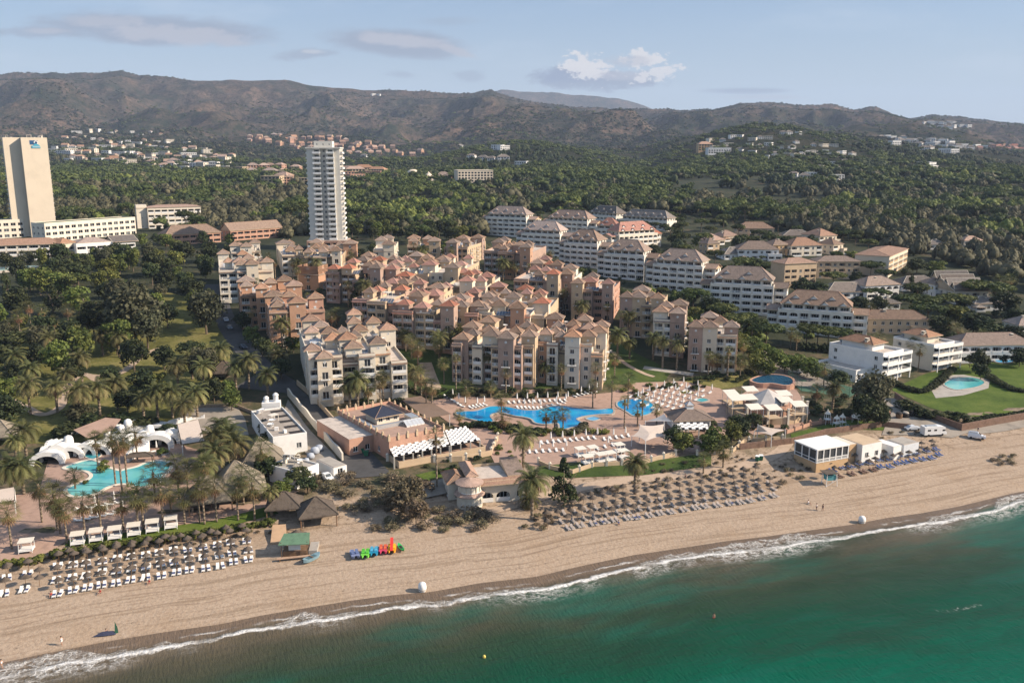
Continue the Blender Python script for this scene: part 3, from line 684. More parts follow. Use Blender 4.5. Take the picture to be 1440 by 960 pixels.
block('cream corner block at left end of the resort beside the road, with tile roofs', rl, [(313.5,351),(336,362),(354,365),(341,352,5),(375,362)], [M_PALE, M_PALE, M_CREAM], 1, tiles=B3, left='w w ')
block('small cream block with two brown pyramid roofs below the two storey pink hotel wing', rl, [(330,340),(346,341),(358,336)], [M_PALE], 2, H=9.2, nsol=2, ncl=4)
block('orange block with grey towers left of the courtyard pool, behind the date palm', rl, [(345,388,7),(367,398,5),(399,387,6),(412.5,394,6.4)], [M_ORANGE, M_ORANGE], 3, tiles=B3)
block('deep orange block just behind the cream front block', rl, [(384,408,7),(417,417,6.4),(443,411,6)], [M_ORANGE, M_ORANGE, M_BRICK], 4, tiles=B3, front='wbwl')
block('large cream front block beside the service road, behind the domed restaurant terrace', R(17), [(438,483,5,0,.5),(455,493,5,0,.4),(487.5,467,5.8),(462,459,5.4),(436,442,6),(530,473,5.4),(544,454,5.6),(524,445,5),(497,434,5.2)], [M_PALE, M_CREAM, M_PALE], 5, tiles=(T_ORG, T_BRN), front=['lblwa', 'lblwa', 'llbww', 'bllwb'], right='lwbl', left='w  w', nsol=6, ncl=14, segs=3)
block('cream block with a wide pyramid roof and solar panels at back left', rl, [(399,337,8.5),(420,345,4)], [M_CREAM, M_TAN], 6, H=9.2, nsol=7, front='lwlw')
block('pale block with a row of dark solar panels in front of the white tower', R(5), [(445,336,7),(473,347,5)], [M_TAN, M_CREAM], 7, H=9.2, nsol=9, front='wllb', right='ww')
block('orange towered block just right of the solar panel block', R(5), [(492.5,337,7.5)], [M_ORANGE], 8, H=9.2, nsol=0, ncl=2, front='a')
block('low orange arcade pavilion with one broad hipped roof beside the courtyard garden', rc, [(440,379,11)], [M_ORANGE], 9, H=6.2, th=1, nsol=0, ncl=0, front='aa', strip=False)
block('pink block with red and brown roofs behind the tall courtyard tree', rc, [(518.5,354),(534,360),(512,360),(497,363,5),(530,370)], [M_PINK, M_TAN], 10, tiles=BR)
block('pale block with two vivid red roofs between the courtyard tree and tall tan block', rc, [(557,365),(552,372)], [M_PALE, M_PINK], 11, tiles=(T_RED,), nsol=2)
block('cream block at back with three clustered roofs left of a long flat wing', R(4), [(545,330,6.5),(536,332.5,6),(547,338,6)], [M_CREAM, M_PALE], 12, H=12.3, nsol=0, front='w w')
block('orange block with long pale roof terrace at the back edge by the woodland', R(3), [(582,330,7),(602,331,6),(611,333.5,6.5)], [M_TAN, M_ORANGE], 13, H=9.2, nsol=2, front='lalb')
block('tall tan block with blank walls and mixed red and brown roofs in the resort centre', R(-10), [(586,354,6.5),(605,366,6.5),(623.5,359,6),(633,356.5,5),(637,369.5,6.5)], [M_TAN, M_CREAM], 14, tiles=(T_BRN, T_RED), front='w  w', nsol=2, strip=False)
block('pink block with round medallions and red roofs left of centre', rc, [(570,381.5,6.6),(568,391,6.2),(553,391,6),(588,408.5,6.2),(591,392,5)], [M_PINK, M_TAN], 15, tiles=(T_RED, T_BRN), front='pplp')
block('pink grey block with shaded balconies and a wide red roof behind it', rc, [(611,407.5,6.4),(615,397.6,7),(631.5,422,5.6)], [M_PINK, M_TAN], 16, tiles=(T_RED, T_BRN), front='pplp')
block('tan block with red roofs and a blank cream wall right of the tall tan block', R(-10), [(652.7,377,6.6),(657,388,6),(685,382.5,6.2)], [M_TAN, M_CREAM], 17, tiles=(T_RED, T_RED), front='w  w', nsol=2)
block('orange and cream block with red roofs stepping down to the pale end wall', R(-10), [(701,396,6.6),(722.6,410.6,6),(738.8,400,6.2),(729,424.7,5.6),(762.7,418,6)], [M_ORANGE, M_CREAM, M_TAN], 18, tiles=(T_RED, T_BRN), front='wb w', segs=3)
block('pink block with brown roofs and white framed balconies behind the front gable block', rc, [(647.6,412.7,6.4),(649,422.6,6.2),(673,422,5.8)], [M_PINK, M_TAN], 19, tiles=(T_BRN,), front='pplp')
block('front block with two medallion towers and white columned balconies above the lawn', rc, [(664.8,451,5.8),(687.7,444,6.4),(692,462.5,5.8),(714,465.6,5.8),(745,463.5,5.2)], [M_PINK, M_TAN, M_CREAM], 20, tiles=(T_BRN, T_BRN), front='ppal', right='w ws', segs=4, nsol=4, ncl=8)
block('front block with a blank grey white wall and orange side beside the long pool', R(-10), [(781,439.4,6.2),(806,463.8,5.4),(822.5,442,5.4),(828.8,453.8,5.2),(842.5,458,5.6)], [M_ORANGE, M_PALE, M_TAN], 21, tiles=(T_BRN, T_ORG), front='wb  w', right='lbwl', segs=3, ncl=10)
block('pink block at the back below the first white apartment block', rc, [(637,336,6.5),(651.7,330.4,7),(672.5,329.4,7)], [M_PINK, M_TAN], 22, H=9.2, front='pplp')
block('pink block with clustered brown roofs below the second white apartment block', rc, [(701.7,335.4,6.5),(709.6,332.8,6),(732,339.4,7),(740,342,6)], [M_PINK, M_ORANGE], 23, H=12.3, front='ppal')
block('pink block half hidden by tall palms with one small red roof', rc, [(756.7,364,6.2),(767,359,5.4),(783.7,366,5.6),(778.5,378.5,5.6)], [M_PINK, M_TAN], 24, tiles=(T_BRN, T_RED), front='plpp')
block('block with a pale corner tower in front of third white apartment block', rc, [(802.5,371,6.6),(798,378.5,6)], [M_PALE, M_PINK], 25, front='plpp', nsol=0)
block('salmon block with red roofed turret and arched balconies right of the pale tower', rc, [(833.7,382.7,5.4),(829.6,389,6.6),(813,391,5.4),(855.6,392,5.2)], [M_PINK, M_BRICK, M_TAN], 26, tiles=(T_BRN, T_RED), front='plap', right='w w')
block('pink block with a bright blue roof tank at left of the rightmost pair', rc, [(903,401,6.6),(899,410.4,6),(882,410,5.4),(925.6,412,5.4)], [M_PINK, M_TAN], 27, front='pplp')
block('block with pale medallion tower between the two rightmost pink blocks', rc, [(937,423.5,5.4),(955.5,420.6,6.6),(930,430,5.8),(954,432,5.8)], [M_PALE, M_PINK], 28, front='plpp')
block('rightmost resort block with a cream side wall above the oval fountain basin', rc, [(998.5,438,6.2),(998.5,451,6),(979.5,450.5,5.4),(1029,451,5.4)], [M_PINK, M_CREAM, M_PINK], 29, front='ppla', right='w  w')
# ---------------------------------------------------------------- white apartment blocks with arched terraces
def wapt(label, pL, pR, seed, floors=4, depth=13, tile=T_PNK, wm=M_OFFW, fh=3.05, end=True, pat='laalpal', grp='white terraced apartment blocks'):
    rg = random.Random(seed); H = floors*fh
    (A, B), zb = place_h([pL, pR], H)
    rz = math.atan2(B.y-A.y, B.x-A.x); L = math.hypot(B.x-A.x, B.y-A.y)
    root = empty('apartment_block', (A.x, A.y, zb), rz, label, 'apartment block', grp)
    rows = [''.join(rg.choice('laapl') for _ in range(9)) for _ in range(floors)]
    m = mass(root, 'wing', 0, L, 0, depth, H, wm, {'f': rows, 'r': 'w l'}, bay=4.3, par=M_TRIM); parapet(m, 0, L, 0, depth, H, wm, .9)
    at = mass(root, 'attic', 1.2, L-1.2, 1.9, depth-.5, H+2.75, wm, {'f': 'll', 'r': 'w', 'l': 'w'}, z0=H-.01, base=H, bay=4.2, par=M_TRIM, roof='hip', tile=tile, over=.75, rise=5.3)
    rf = MB()
    for i in range(max(2, int(L/7))):        # white gabled dormers on the front slope
        x = 4+i*(L-8)/max(1, int(L/7)-1); z = H+2.95; y = 1.3
        for hh, yy, ww in ((0, 0, 1.7), (1.75, 2.3, 2.0)):
            zz = z+hh; xx = x+(2.6 if hh else 0)
            if xx > L-4: continue
            rf.faces([(xx-ww, y+yy, zz), (xx+ww, y+yy, zz), (xx, y+yy, zz+ww*.8), (xx-ww, y+yy+3, zz+.6), (xx+ww, y+yy+3, zz+.6), (xx, y+yy+3, zz+ww*.8)], [(0, 1, 2)], 0)
            rf.faces([(xx-ww-.2, y+yy-.3, zz-.1), (xx, y+yy-.3, zz+ww*.8+.12), (xx, y+yy+3, zz+ww*.8+.12), (xx-ww-.2, y+yy+3, zz-.1)], [(0, 1, 2, 3)], 1)
            rf.faces([(xx+ww+.2, y+yy-.3, zz-.1), (xx, y+yy-.3, zz+ww*.8+.12), (xx, y+yy+3, zz+ww*.8+.12), (xx+ww+.2, y+yy+3, zz-.1)], [(3, 2, 1, 0)], 1)
    rf.build('dormers', [M_TRIM, tile], at, kind=None)
    if end:
        mass(root, 'end_wing', L+.01, L+5.5, 2.6, depth-1, H-.3, wm, {'f': 'l', 'r': 'lw'}, bay=4.5, par=M_TRIM, roof='gable', tile=tile, rise=1.8)
        mass(root, 'end_wing', -4.5, -.01, 2.2, depth-1, H-.3, wm, {'f': 'l', 'l': 'w'}, bay=4.5, par=M_TRIM, roof='gable', tile=tile, rise=1.6)
    clutter(at, 2, L-2, depth-3, depth-1.5, H+3, 3, rg)
    return root
wapt('white apartment block farthest back at left of the white row, pink tile roof', (683,306.4), (740,308.5), 1)
wapt('white apartment block behind the second one, partly hidden, small terraces', (768,311), (826,314), 2, floors=3)
wapt('second white apartment block down the row, half behind the pink resort roofs', (733,329.5), (787.5,332), 3)
wapt('third white apartment block down the row with blue shaded arched terraces', (793,343), (840,346), 4, tile=T_BRN)
wapt('fourth white apartment block down the row, stepped below the red roofed one', (849,358.7), (906,362), 5, tile=T_BRN)
wapt('fifth white apartment block down the row behind the pine trees', (918,373), (988,377.5), 6, tile=T_BRN)
wapt('sixth white apartment block with glazed upper terraces, above the dark pines', (999,400.5), (1088,405), 7, tile=T_BRN)
wapt('nearest white apartment block at lower right of the row with wide arched terraces', (1094,436.5), (1200,443), 8, tile=T_BRN, floors=3)
wapt('sunlit cream apartment block with red roof and curved end beyond the fourth white one', (871,332.5), (925,329), 9, tile=T_RED, wm=M_PALE, floors=3)
wapt('red roofed white block behind the sunlit cream one with blue shaded terrace', (838,323), (868,324), 10, tile=T_RED, floors=2, end=False)
wapt('grey roofed apartment block at the far back right of the white row', (872,309), (938,313), 11, tile=T_GRY, floors=2, end=False)
wapt('small white block with grey roof peeping over the second back block', (826,303), (866,306), 12, tile=T_GRY, floors=2, end=False)
# ---------------------------------------------------------------- hotel towers and wings at the left
def line_building(name, label, pL, pR, H, depth, wm, front, roof=None, tile=None, floors=None, right='', left='', bay=4.2, cat='hotel wing', grp=None, par=None, fh=3.05, z0=-6, rise=None, over=.5, partn='wing', flatm=None):
    (A, B), zb = place_h([pL, pR], H); rz = math.atan2(B.y-A.y, B.x-A.x); L = math.hypot(B.x-A.x, B.y-A.y)
    root = empty(name, (A.x, A.y, zb), rz, label, cat, grp)
    m = mass(root, partn, 0, L, 0, depth, H, wm, {'f': front, 'r': right, 'l': left}, bay=bay, par=par or M_TRIM, roof=roof, tile=tile, fh=fh, z0=z0, rise=rise, over=over, floors=floors)
    if not roof:
        parapet(m, 0, L, 0, depth, H, wm, .5)
        if flatm: mb = MB(); mb.box(.3, L-.3, .3, depth-.3, H+.01, H+.2); mb.build('roof', flatm, m)
    return root, L, m
def tall_slab():
    # blank cream slab with a set back second slab, and a blue emblem near the top
    px = 0
    zb = 29.0; D = 575.0; rot = R(32); H = z_at(45, 195, D)-zb; zt = zb+H; ck, sk = math.cos(rot), math.sin(rot)
    a, e = ray(66, 195); xr = a*D
    def left_of(t0, px):
        t = t0
        while proj(xr-t*ck, D-t*sk, zt)[0] > px and t < 80: t += .1
        return t
    w = left_of(0, 29); d = left_of(w, 4)-w-1
    root = empty('hotel_tower', (xr, D, zb), rot, 'tall blank cream hotel slab with a blue emblem at its top right', 'tower block')
    m = mass(root, 'main_slab', -w, 0, 0, 15, H, M_CREAM, {'r': 'wb'}, floors=17, fh=3.0, base=2, bay=5); parapet(m, -w, 0, 0, 15, H, M_CREAM, .6)
    m2 = mass(root, 'rear_slab', -w-d-1, -w-.01, 5, 19, H, M_CREAM, {'l': 'bwb'}, floors=17, fh=3.0, base=2, bay=5); parapet(m2, -w-d-1, -w-.01, 5, 19, H, M_CREAM, .6)
    M_EB, M_EL = mat('emblem_navy', (.03, .10, .22), .5, .05), mat('emblem_light_blue', (.07, .36, .48), .5, .05)
    mb = MB(); cx, cz = -w*.48, H-3.6
    mb.prism([(cx-3.0, 0), (cx+1.6, 0), (cx+1.6, .2), (cx-3.0, .2)], cz-.3, cz+2.4, 0)
    s = [(cx-2.1, cz-2.4), (cx+2.9, cz-2.4), (cx+2.6, cz-.9), (cx+1.4, cz+.3), (cx-.2, cz+.2), (cx-1.0, cz-.7), (cx-2.1, cz-.9)]
    mb.faces([(x, -.25, z) for x, z in s]+[(x, -.01, z) for x, z in s], [tuple(range(7))]+[(i, i+7, (i+1) % 7+7, (i+1) % 7) for i in range(7)], 1)
    for r0, r1, t0, t1 in ((1.25, .75, -60, 200),):
        n = 12
        for i in range(n):
            a, b = R(t0+(t1-t0)*i/n), R(t0+(t1-t0)*(i+1)/n)
            mb.poly([(cx+.6+r*math.cos(t), -.3, cz+1.0+r*math.sin(t)) for r, t in ((r1, a), (r0, a), (r0, b), (r1, b))], 2)
    for k in range(3): mb.poly([(cx-1.6+k*.2, -.28, cz-1.3-k*.35), (cx+2.5, -.28, cz-1.3-k*.35), (cx+2.5, -.28, cz-1.18-k*.35), (cx-1.6+k*.2, -.28, cz-1.18-k*.35)], 2)
    e = mb.build('emblem', [M_EB, M_EL, M_TRIM], root, (0, -.06, 0)); e['label'] = 'blue square emblem with a white crescent swirl and light blue band'
    clutter(m, -w+2, -2, 3, 12, H+.02, 5, random.Random(2)); clutter(m2, -w-d, -w-2, 8, 16, H+.02, 3, random.Random(3))
tall_slab()
HG = 'left hotel wings'
line_building('hotel_wing', 'long cream three storey hotel wing with green flat roof, right of the slab tower', (62,315), (190,306), 11.4, 13, M_PALE, 'W', bay=4.3, flatm=M_GREENROOF, floors=3, fh=3.6, left='w', grp=HG)
line_building('hotel_wing', 'short cream hotel wing with green flat roof cut by the left edge', (-40,312), (33,309), 11.4, 13, M_PALE, 'W', bay=4.3, flatm=M_GREENROOF, floors=3, fh=3.6, right='w', grp=HG)
line_building('hotel_wing', 'low link building with curved pale front between the two green roofed wings', (36,323), (62,323), 4.5, 10, M_PALE, ' ', grp=HG)
line_building('hotel_wing', 'three storey hotel wing with brown tile roof and dark loggias beside the turquoise pool', (-40,347), (85,343), 8.6, 12, M_PALE, 'l', bay=5.2, roof='hip', tile=T_ORG, floors=3, rise=3, right='w', fh=2.9, grp=HG)
line_building('hotel_wing', 'hotel lounge wing with red lined roof and dark arched glass right of the loggia wing', (85,343), (107,341), 8.6, 12, M_CREAM, 'a', bay=5, roof='hip', tile=T_ORG, floors=2, fh=4, rise=2.5, grp=HG)
r_, L_, m_ = line_building('hotel_hall', 'white hotel hall with tall glass front and pale pitched skylight roof', (107,344), (190,339), 7.5, 16, M_WHITE, 'l', bay=5.5, floors=2, fh=3.6, cat='hotel hall', grp=HG)
add_roof(m_, 'gable', L_*.62, L_+1, -.5, 15, 7.5, T_GRY, .6, 3, 'gable_roof'); add_roof(m_, 'hip', 1, L_*.6, 1, 15, 7.9, T_PNK, .2, 2.4, 'hipped_roof')
r_, L_, m_ = line_building('hotel_wing', 'four storey cream block with deep square loggias and tile roof, right of green roofed wing', (207,292.5), (282,290.5), 14.8, 16, M_PALE, 'l', bay=4.6, roof='hip', tile=T_ORG, floors=4, fh=3.6, rise=1.4, grp=HG)
mass(r_, 'stair_tower', -7, -.02, 3, 10, 17, M_PALE, {'f': ['s', ' ', 's', ' ']}, floors=4, bay=7); add_roof(r_, 'pyr', -7, -.02, 3, 10, 14.5, T_PNK, .3, .8)
line_building('hotel_wing', 'pink two storey arcaded hotel row with dormer windows, left of its twin', (233,331), (310,326.5), 6.4, 12, M_BRICK, 'l', bay=4.6, roof='hip', tile=T_BRN, floors=2, rise=5, right='w', par=M_BRICK, grp=HG)
line_building('hotel_wing', 'pink two storey arcaded hotel row with dormers, right twin nearer the white tower', (324,325), (396,320), 6.4, 12, M_BRICK, 'l', bay=4.6, roof='gable', tile=T_BRN, floors=2, rise=4.6, left='w', par=M_BRICK, grp=HG)
# ---------------------------------------------------------------- the white residential tower
def res_tower():
    D = 520.0; a, e = ray(455, 338); zb = G(a*D, D); top = z_at(455, 209, D); H = top-zb
    zc = D*CP-(top-CH)*SP; x0, x1 = (430-720)/F*zc, (476-720)/F*zc; w = x1-x0
    M_TW = mat('white_tower_render', (.70, .66, .58), .85, .06, .3)
    root = empty('residential_tower', (x0, D, zb), R(3), 'tall white residential tower with stacked balconies and rooftop plant', 'tower block')
    fl = 19; fh = (H-4.2)/fl
    def stack(nm, a, b, y, pat, deep=10, side=None): return mass(root, nm, a, b, y, y+deep, H, M_TW, {'f': pat, **(side or {})}, z0=-5, fh=fh, base=4.2, floors=fl, bay=b-a, par=M_TRIM)
    stack('corner_bay', 0, w*.2, 1.2, ' ', 14, {'l': 'w'}); stack('balcony_stack', w*.2+.01, w*.41, .6, 'l'); stack('window_bay', w*.41+.01, w*.62, 2.4, 'w')
    stack('balcony_stack', w*.62+.01, w*.83, .4, 'l'); stack('corner_bay', w*.83+.01, w, 1.6, ' ', 15, {'r': 'b'})
    mass(root, 'podium', -1.5, w+3, -3, 14, 7, M_BRICK, {'f': 'l', 'r': 'l'}, z0=-6, fh=3.2, floors=2, bay=5, par=M_TRIM)
    AP = {}
    def apron(x0, x1, y0, y1, h, z):       # white projecting balcony aprons
        k = (round(x1-x0, 2), round(y1-y0, 2))
        if k not in AP: q = MB(); q.box(0, x1-x0, 0, y1-y0, 0, h); AP[k] = q.mesh('balcony_apron', M_TRIM)
        obj('balcony_apron', AP[k], root, (x0, y0, z))
    for i in range(fl):
        z = 4.25+i*fh
        for a_, b_ in ((w*.2, w*.41), (w*.62, w*.83)): apron(a_-.3, b_+.3, -.75, .38, 1.1, z)
        apron(w+.02, w+1.4, 4, 12, 1.0, z); apron(w+.02, w+.9, 2.2, 3.6, .85, z); apron(-1.1, -.02, 4, 11, 1.0, z)
    mb = MB(); mb.box(-.6, w+.6, .2, 16, H+.01, H+.7); mb.build('cornice', M_TW, root)
    t = mass(root, 'plant_room', w*.22, w*.78, 3, 11, H+4.3, M_TW, {'f': 's'}, z0=H+.7, base=H+.7, floors=1, bay=4); clutter(root, 2, w-2, 2, 13, H+.72, 6, random.Random(4))
res_tower()
# ---------------------------------------------------------------- villas and low houses
def villa(label, px, py, w, d, nf, rot, wm=M_WHITE, tile=T_BRN, roof='hip', front='lw', right='w', left='w', H=None, name='house', cat='house', grp=None, wings=True, rise=None, bay=4.2, seed=0):
    x, y = PG(px, py); zb = G(x, y); h = H or nf*3.0+.3
    root = empty(name, (x, y, zb), R(rot), label, cat, grp); rg = random.Random(seed+int(px*7+py))
    m = mass(root, 'wall', -w/2, w/2, 0, d, h, wm, {'f': front, 'r': right, 'l': left}, roof=roof, tile=tile, floors=nf, rise=rise, bay=bay, par=M_TRIM, z0=-5)
    if roof is None: parapet(m, -w/2, w/2, 0, d, h, wm, .8)
    if wings and w > 9:
        s = rg.choice([-1, 1]); hh = h-1.4 if nf == 1 else h-3.0; a = s*w*.22
        m2 = mass(root, 'wing', min(a, a+s*w*.34), max(a, a+s*w*.34), -2.6, -.012, hh, wm, {'f': 'l'}, roof='pyr' if nf < 2 else None, tile=tile, floors=max(1, nf-1), bay=5, par=M_TRIM, z0=-5)
        if nf > 1: parapet(m2, min(a, a+s*w*.34), max(a, a+s*w*.34), -2.6, -.012, hh, wm, .7)
    obj('chimney', SOLC['h'], root, (w*rg.uniform(-.3, .3), d*.4, h+(.6 if roof else 0)), 0, (1.3, 1.3, 1.4))
    return root
VG = 'low tile roofed houses behind the white apartments'
for i, (lb, px, py, w, d, nf, rot, wm, tl, rf) in enumerate([
    ('tan house with a square tower roof beside the fifth white block', 1003, 357, 9, 9, 2, 25, M_TAN, T_BRN, 'pyr'),
    ('house with a bright tan gabled roof behind the tan tower house', 1008, 345, 14, 13, 1, 30, M_CREAM, T_ORG, 'hip'),
    ('house with light brown hip roof at upper left of the tile roofed cluster', 1028, 339, 14, 12, 1, 28, M_CREAM, T_ORG, 'hip'),
    ('wide house with broad brown hip roof at the top centre of the cluster', 1062, 334, 26, 14, 2, -4, M_TAN, T_BRN, 'hip'),
    ('white house with large rooflit brown roof in the middle of the cluster', 1066, 366, 24, 15, 2, -2, M_WHITE, T_BRN, 'hip'),
    ('low white house left of the large rooflit roof', 1035, 365, 15, 12, 1, 14, M_WHITE, T_GRY, 'hip'),
    ('orange walled house with pyramid roof right of the large rooflit roof', 1098, 359, 12, 11, 2, 20, M_OCHRE, T_BRN, 'pyr'),
    ('cream house with broad terrace and tan roof right of the orange walled house', 1134, 360, 21, 15, 2, 12, M_PALE, T_ORG, 'hip'),
    ('grey roofed long house at the top right of the cluster', 1122, 338, 20, 12, 1, -3, M_CREAM, T_GRY, 'hip'),
    ('house with big sloping tan roof at right end of the cluster', 1164, 345, 15, 17, 2, 25, M_CREAM, T_ORG, 'hip'),
    ('cream house with stepped balconies at far right end of the cluster', 1178, 358, 10, 12, 2, 35, M_CREAM, T_BRN, 'hip')]):
    villa(lb, px, py, w, d, nf, rot, wm, tl, rf, grp=VG, seed=i)
line_building('apartment_block', 'tan four storey block with open framed balconies behind the sixth white block', (1104,371.5), (1149,369.5), 11.6, 12, M_TAN, 'llw', roof='hip', tile=T_ORG, bay=3.6, rise=2.2, cat='apartment block', left='', right='w', par=M_TAN)
line_building('apartment_block', 'long pink tan block with red brown roof joined to the tan balcony block', (1150,368), (1210,368), 9.4, 12, M_TAN, 'wlwl', roof='hip', tile=T_BRN, bay=3.6, rise=2.4, cat='apartment block', right='w', par=M_TAN)
line_building('apartment_block', 'sunlit cream block with golden balconies and blank side wall by the woodland', (1251,361), (1277,350), 10.5, 18, M_CREAM, 'lllw', roof='hip', tile=T_ORG, bay=3.3, rise=2, cat='apartment block', left=' ', par=M_OCHRE)
villa('long white low house with two grey brown hips left of the dark cypress', 1196, 420, 24, 13, 1, 8, M_WHITE, T_GRY, grp='white garden houses'); villa('white house with arched upper terrace right of the two hipped one', 1240, 419, 20, 12, 2, 18, M_WHITE, T_BRN, front='a', grp='white garden houses')
villa('white long house with arched ground floor above the umbrella pines', 1296, 409, 22, 12, 1, 10, M_WHITE, T_GRY, front='a', grp='white garden houses'); villa('white two storey house with arched balconies beside the steep striped roof', 1338, 418, 19, 12, 2, 8, M_WHITE, T_BRN, front='a', grp='white garden houses')
r_ = villa('white house with a steep stepped grey tile roof like overlapping scales', 1365, 428, 17, 22, 2, 6, M_PALE, T_GRY, 'gable', rise=4.5, grp='white garden houses', wings=False)
for i in range(4): add_roof(r_, 'gable', -8-i*.1, 8+i*.1, 1+i*5.2, 5+i*5.2, 7.2+i*1.15, T_GRY, .5, 3.2, 'roof_tier')
villa('two storey ochre house with small gables behind a row of palms', 1258, 470, 27, 10, 2, -4, M_TAN, T_BRN, grp='white garden houses', front='w', bay=3.2)
villa('small white house with a round window among the pines', 1250, 437, 11, 8, 1, 10, M_WHITE, T_GRY, 'pyr', grp='white garden houses', wings=False)
villa('white house glimpsed between trees at the right edge above the sea villas', 1390, 437, 14, 9, 1, 5, M_WHITE, T_GRY, grp='white garden houses')
villa('pale arcaded house in front of the tall woodland at upper right', 1368, 352, 13, 9, 2, 5, M_PALE, T_PNK, front='a', grp='white garden houses'); villa('white house mostly hidden in the woodland edge', 1318, 351, 12, 9, 1, 5, M_WHITE, T_GRY, grp='white garden houses', wings=False)
def sea_villa(label, pc, w, d, rot, nf, wm, tile, seed, xtra):
    x, y = PG(*pc); root = empty('sea_villa', (x, y, G(x, y)), R(rot), label, 'villa', 'modern villas above the beach lawn'); H = nf*3.1
    m = mass(root, 'wall', 0, w, 0, d, H, wm, {'f': 'l', 'r': 'lw', 'l': 'w  '}, bay=5, par=M_TRIM, z0=-4); parapet(m, 0, w, 0, d, H, M_TRIM, .8)
    mass(root, 'upper_room', w*.22, w*.8, d*.28, d*.85, H+2.3, wm, {'f': 'w', 'r': 'w'}, z0=H, base=H, floors=0, roof='hip', tile=tile, over=1.0, rise=2.0)
    mb = MB()
    for k in range(1, nf+1):
        z = k*3.1-.28 if k < nf else H-.3; mb.box(-.6, w+1.8, -2.4, -.01, z-.25, z+.0); mb.box(-.6, w+1.8, -2.4, -2.25, z, z+.9); mb.box(w+1.65, w+1.8, -2.25, d*.6, z-.25, z+.9)
        mb.box(w+.01, w+1.65, -.01, d*.6, z-.25, z)
    for xx in (0, w*.5, w+1.5): mb.box(xx-.15, xx+.15, -2.3, -2.0, -1, nf*3.1-.5)
    mb.build('terrace', M_TRIM, root)
    if xtra: m3 = mass(root, 'garage_wing', -9, -.01, 4, d-1, 3.6, wm, {'f': 'w', 'l': 'w'}, floors=1, z0=-4); parapet(m3, -9, -.01, 4, d-1, 3.6, wm, .8)
    obj('chimney', SOLC['h'], root, (w*.25, d*.4, H+1.2), 0, (1.5, 1.5, 1.5)); solar(root, w*.3, d*.87, H+.02, 2)
sea_villa('modern white three level sea villa with stepped terraces left of two palms', (1239,536), 12, 22, 34, 3, M_WHITE, T_ORG, 1, True)
sea_villa('modern white sea villa with ribbon balconies behind two tall palms', (1310,522), 12, 17, 30, 3, M_PALE, T_ORG, 2, False)
r_ = villa('wide white villa with arched loggias and brown multi-hip roof beside small blue pool', 1400, 508, 30, 12, 2, 4, M_WHITE, T_BRN, front='al', name='sea_villa', cat='villa', grp='modern villas above the beach lawn')
villa('white villa with tile roof cut by the right edge above the lawn', 1452, 478, 14, 10, 2, 8, M_WHITE, T_PNK, name='sea_villa', cat='villa', grp='modern villas above the beach lawn')
# ---------------------------------------------------------------- foliage
def leaf_mat(name, stops, rnd_=.25):
    m, nt, b = nodes(name); ti = N(nt, 'ShaderNodeAttribute', attribute_name='tint').outputs['Fac']; oi = nt.nodes.new('ShaderNodeObjectInfo')
    col = ramp(nt, ti, stops); hs = nt.nodes.new('ShaderNodeHueSaturation'); nt.links.new(col, hs.inputs['Color'])
    nt.links.new(step(nt, oi.outputs['Random'], 0, 1, 1-rnd_, 1+rnd_), hs.inputs['Value'])
    nt.links.new(step(nt, math_(nt, 'FRACT', math_(nt, 'MULTIPLY', oi.outputs['Random'], 9.3)), 0, 1, .475, .515), hs.inputs['Hue'])
    nt.links.new(hs.outputs[0], b.inputs['Base Color']); b.inputs['Roughness'].default_value = .7; b.inputs['Specular IOR Level'].default_value = .25
    tr = nt.nodes.new('ShaderNodeBsdfTranslucent'); nt.links.new(hs.outputs[0], tr.inputs[0]); mx = nt.nodes.new('ShaderNodeMixShader'); mx.inputs[0].default_value = .22
    nt.links.new(b.outputs[0], mx.inputs[1]); nt.links.new(tr.outputs[0], mx.inputs[2]); nt.links.new(mx.outputs[0], nt.nodes['Material Output'].inputs[0]); return m
L_PINE = leaf_mat('umbrella_pine_needles', [(0, (.020, .034, .010)), (.5, (.066, .088, .024)), (1, (.15, .165, .045))])
L_OAK = leaf_mat('dark_green_leaves', [(0, (.014, .024, .010)), (.5, (.036, .050, .018)), (1, (.10, .112, .040))])
L_EUC = leaf_mat('dusty_eucalyptus_leaves', [(0, (.022, .027, .014)), (.5, (.070, .074, .038)), (1, (.16, .15, .08))])
L_BRW = leaf_mat('dry_brown_green_leaves', [(0, (.036, .034, .020)), (.5, (.082, .078, .042)), (1, (.165, .145, .08))])
L_LIME = leaf_mat('yellow_green_leaves', [(0, (.034, .055, .010)), (.5, (.11, .135, .03)), (1, (.24, .245, .06))])
L_PALM = leaf_mat('palm_fronds', [(0, (.030, .040, .012)), (.5, (.11, .115, .04)), (1, (.33, .28, .12))])
L_DUNE = leaf_mat('dune_scrub', [(0, (.075, .065, .035)), (.5, (.17, .14, .08)), (1, (.34, .27, .17))])
L_DRYF = leaf_mat('hanging_dry_fronds', [(0, (.10, .07, .035)), (.5, (.20, .135, .065)), (1, (.36, .23, .11))])
M_BARK = mat('grey_brown_bark', (.16, .12, .085), .95, .3, 2.5, bmp=.6, bs=12); M_PBARK = mat('palm_trunk_bark', (.24, .185, .13), .95, .3, 3, bmp=.8, bs=9)
def cards(nr, C, Nn, S, tint, elong=1.0):
    """one small leaf-clump quad at each centre C facing roughly Nn"""
    n = len(C); r = nr.normal(size=(n, 3)); T = np.cross(Nn, r); T /= np.linalg.norm(T, axis=1)[:, None]+1e-9; B = np.cross(Nn, T)
    T = T*np.array([1, 1, .5]); B = B*np.array([1, 1, .5]); s = S[:, None]; q = [C-T*s-B*s*elong, C+T*s-B*s*elong*.7, C+T*s*.8+B*s*elong, C-T*s*.7+B*s*elong]
    V = np.stack(q, 1).reshape(-1, 3); Fc = np.arange(n*4).reshape(n, 4); return V, Fc, np.repeat(tint, 4)
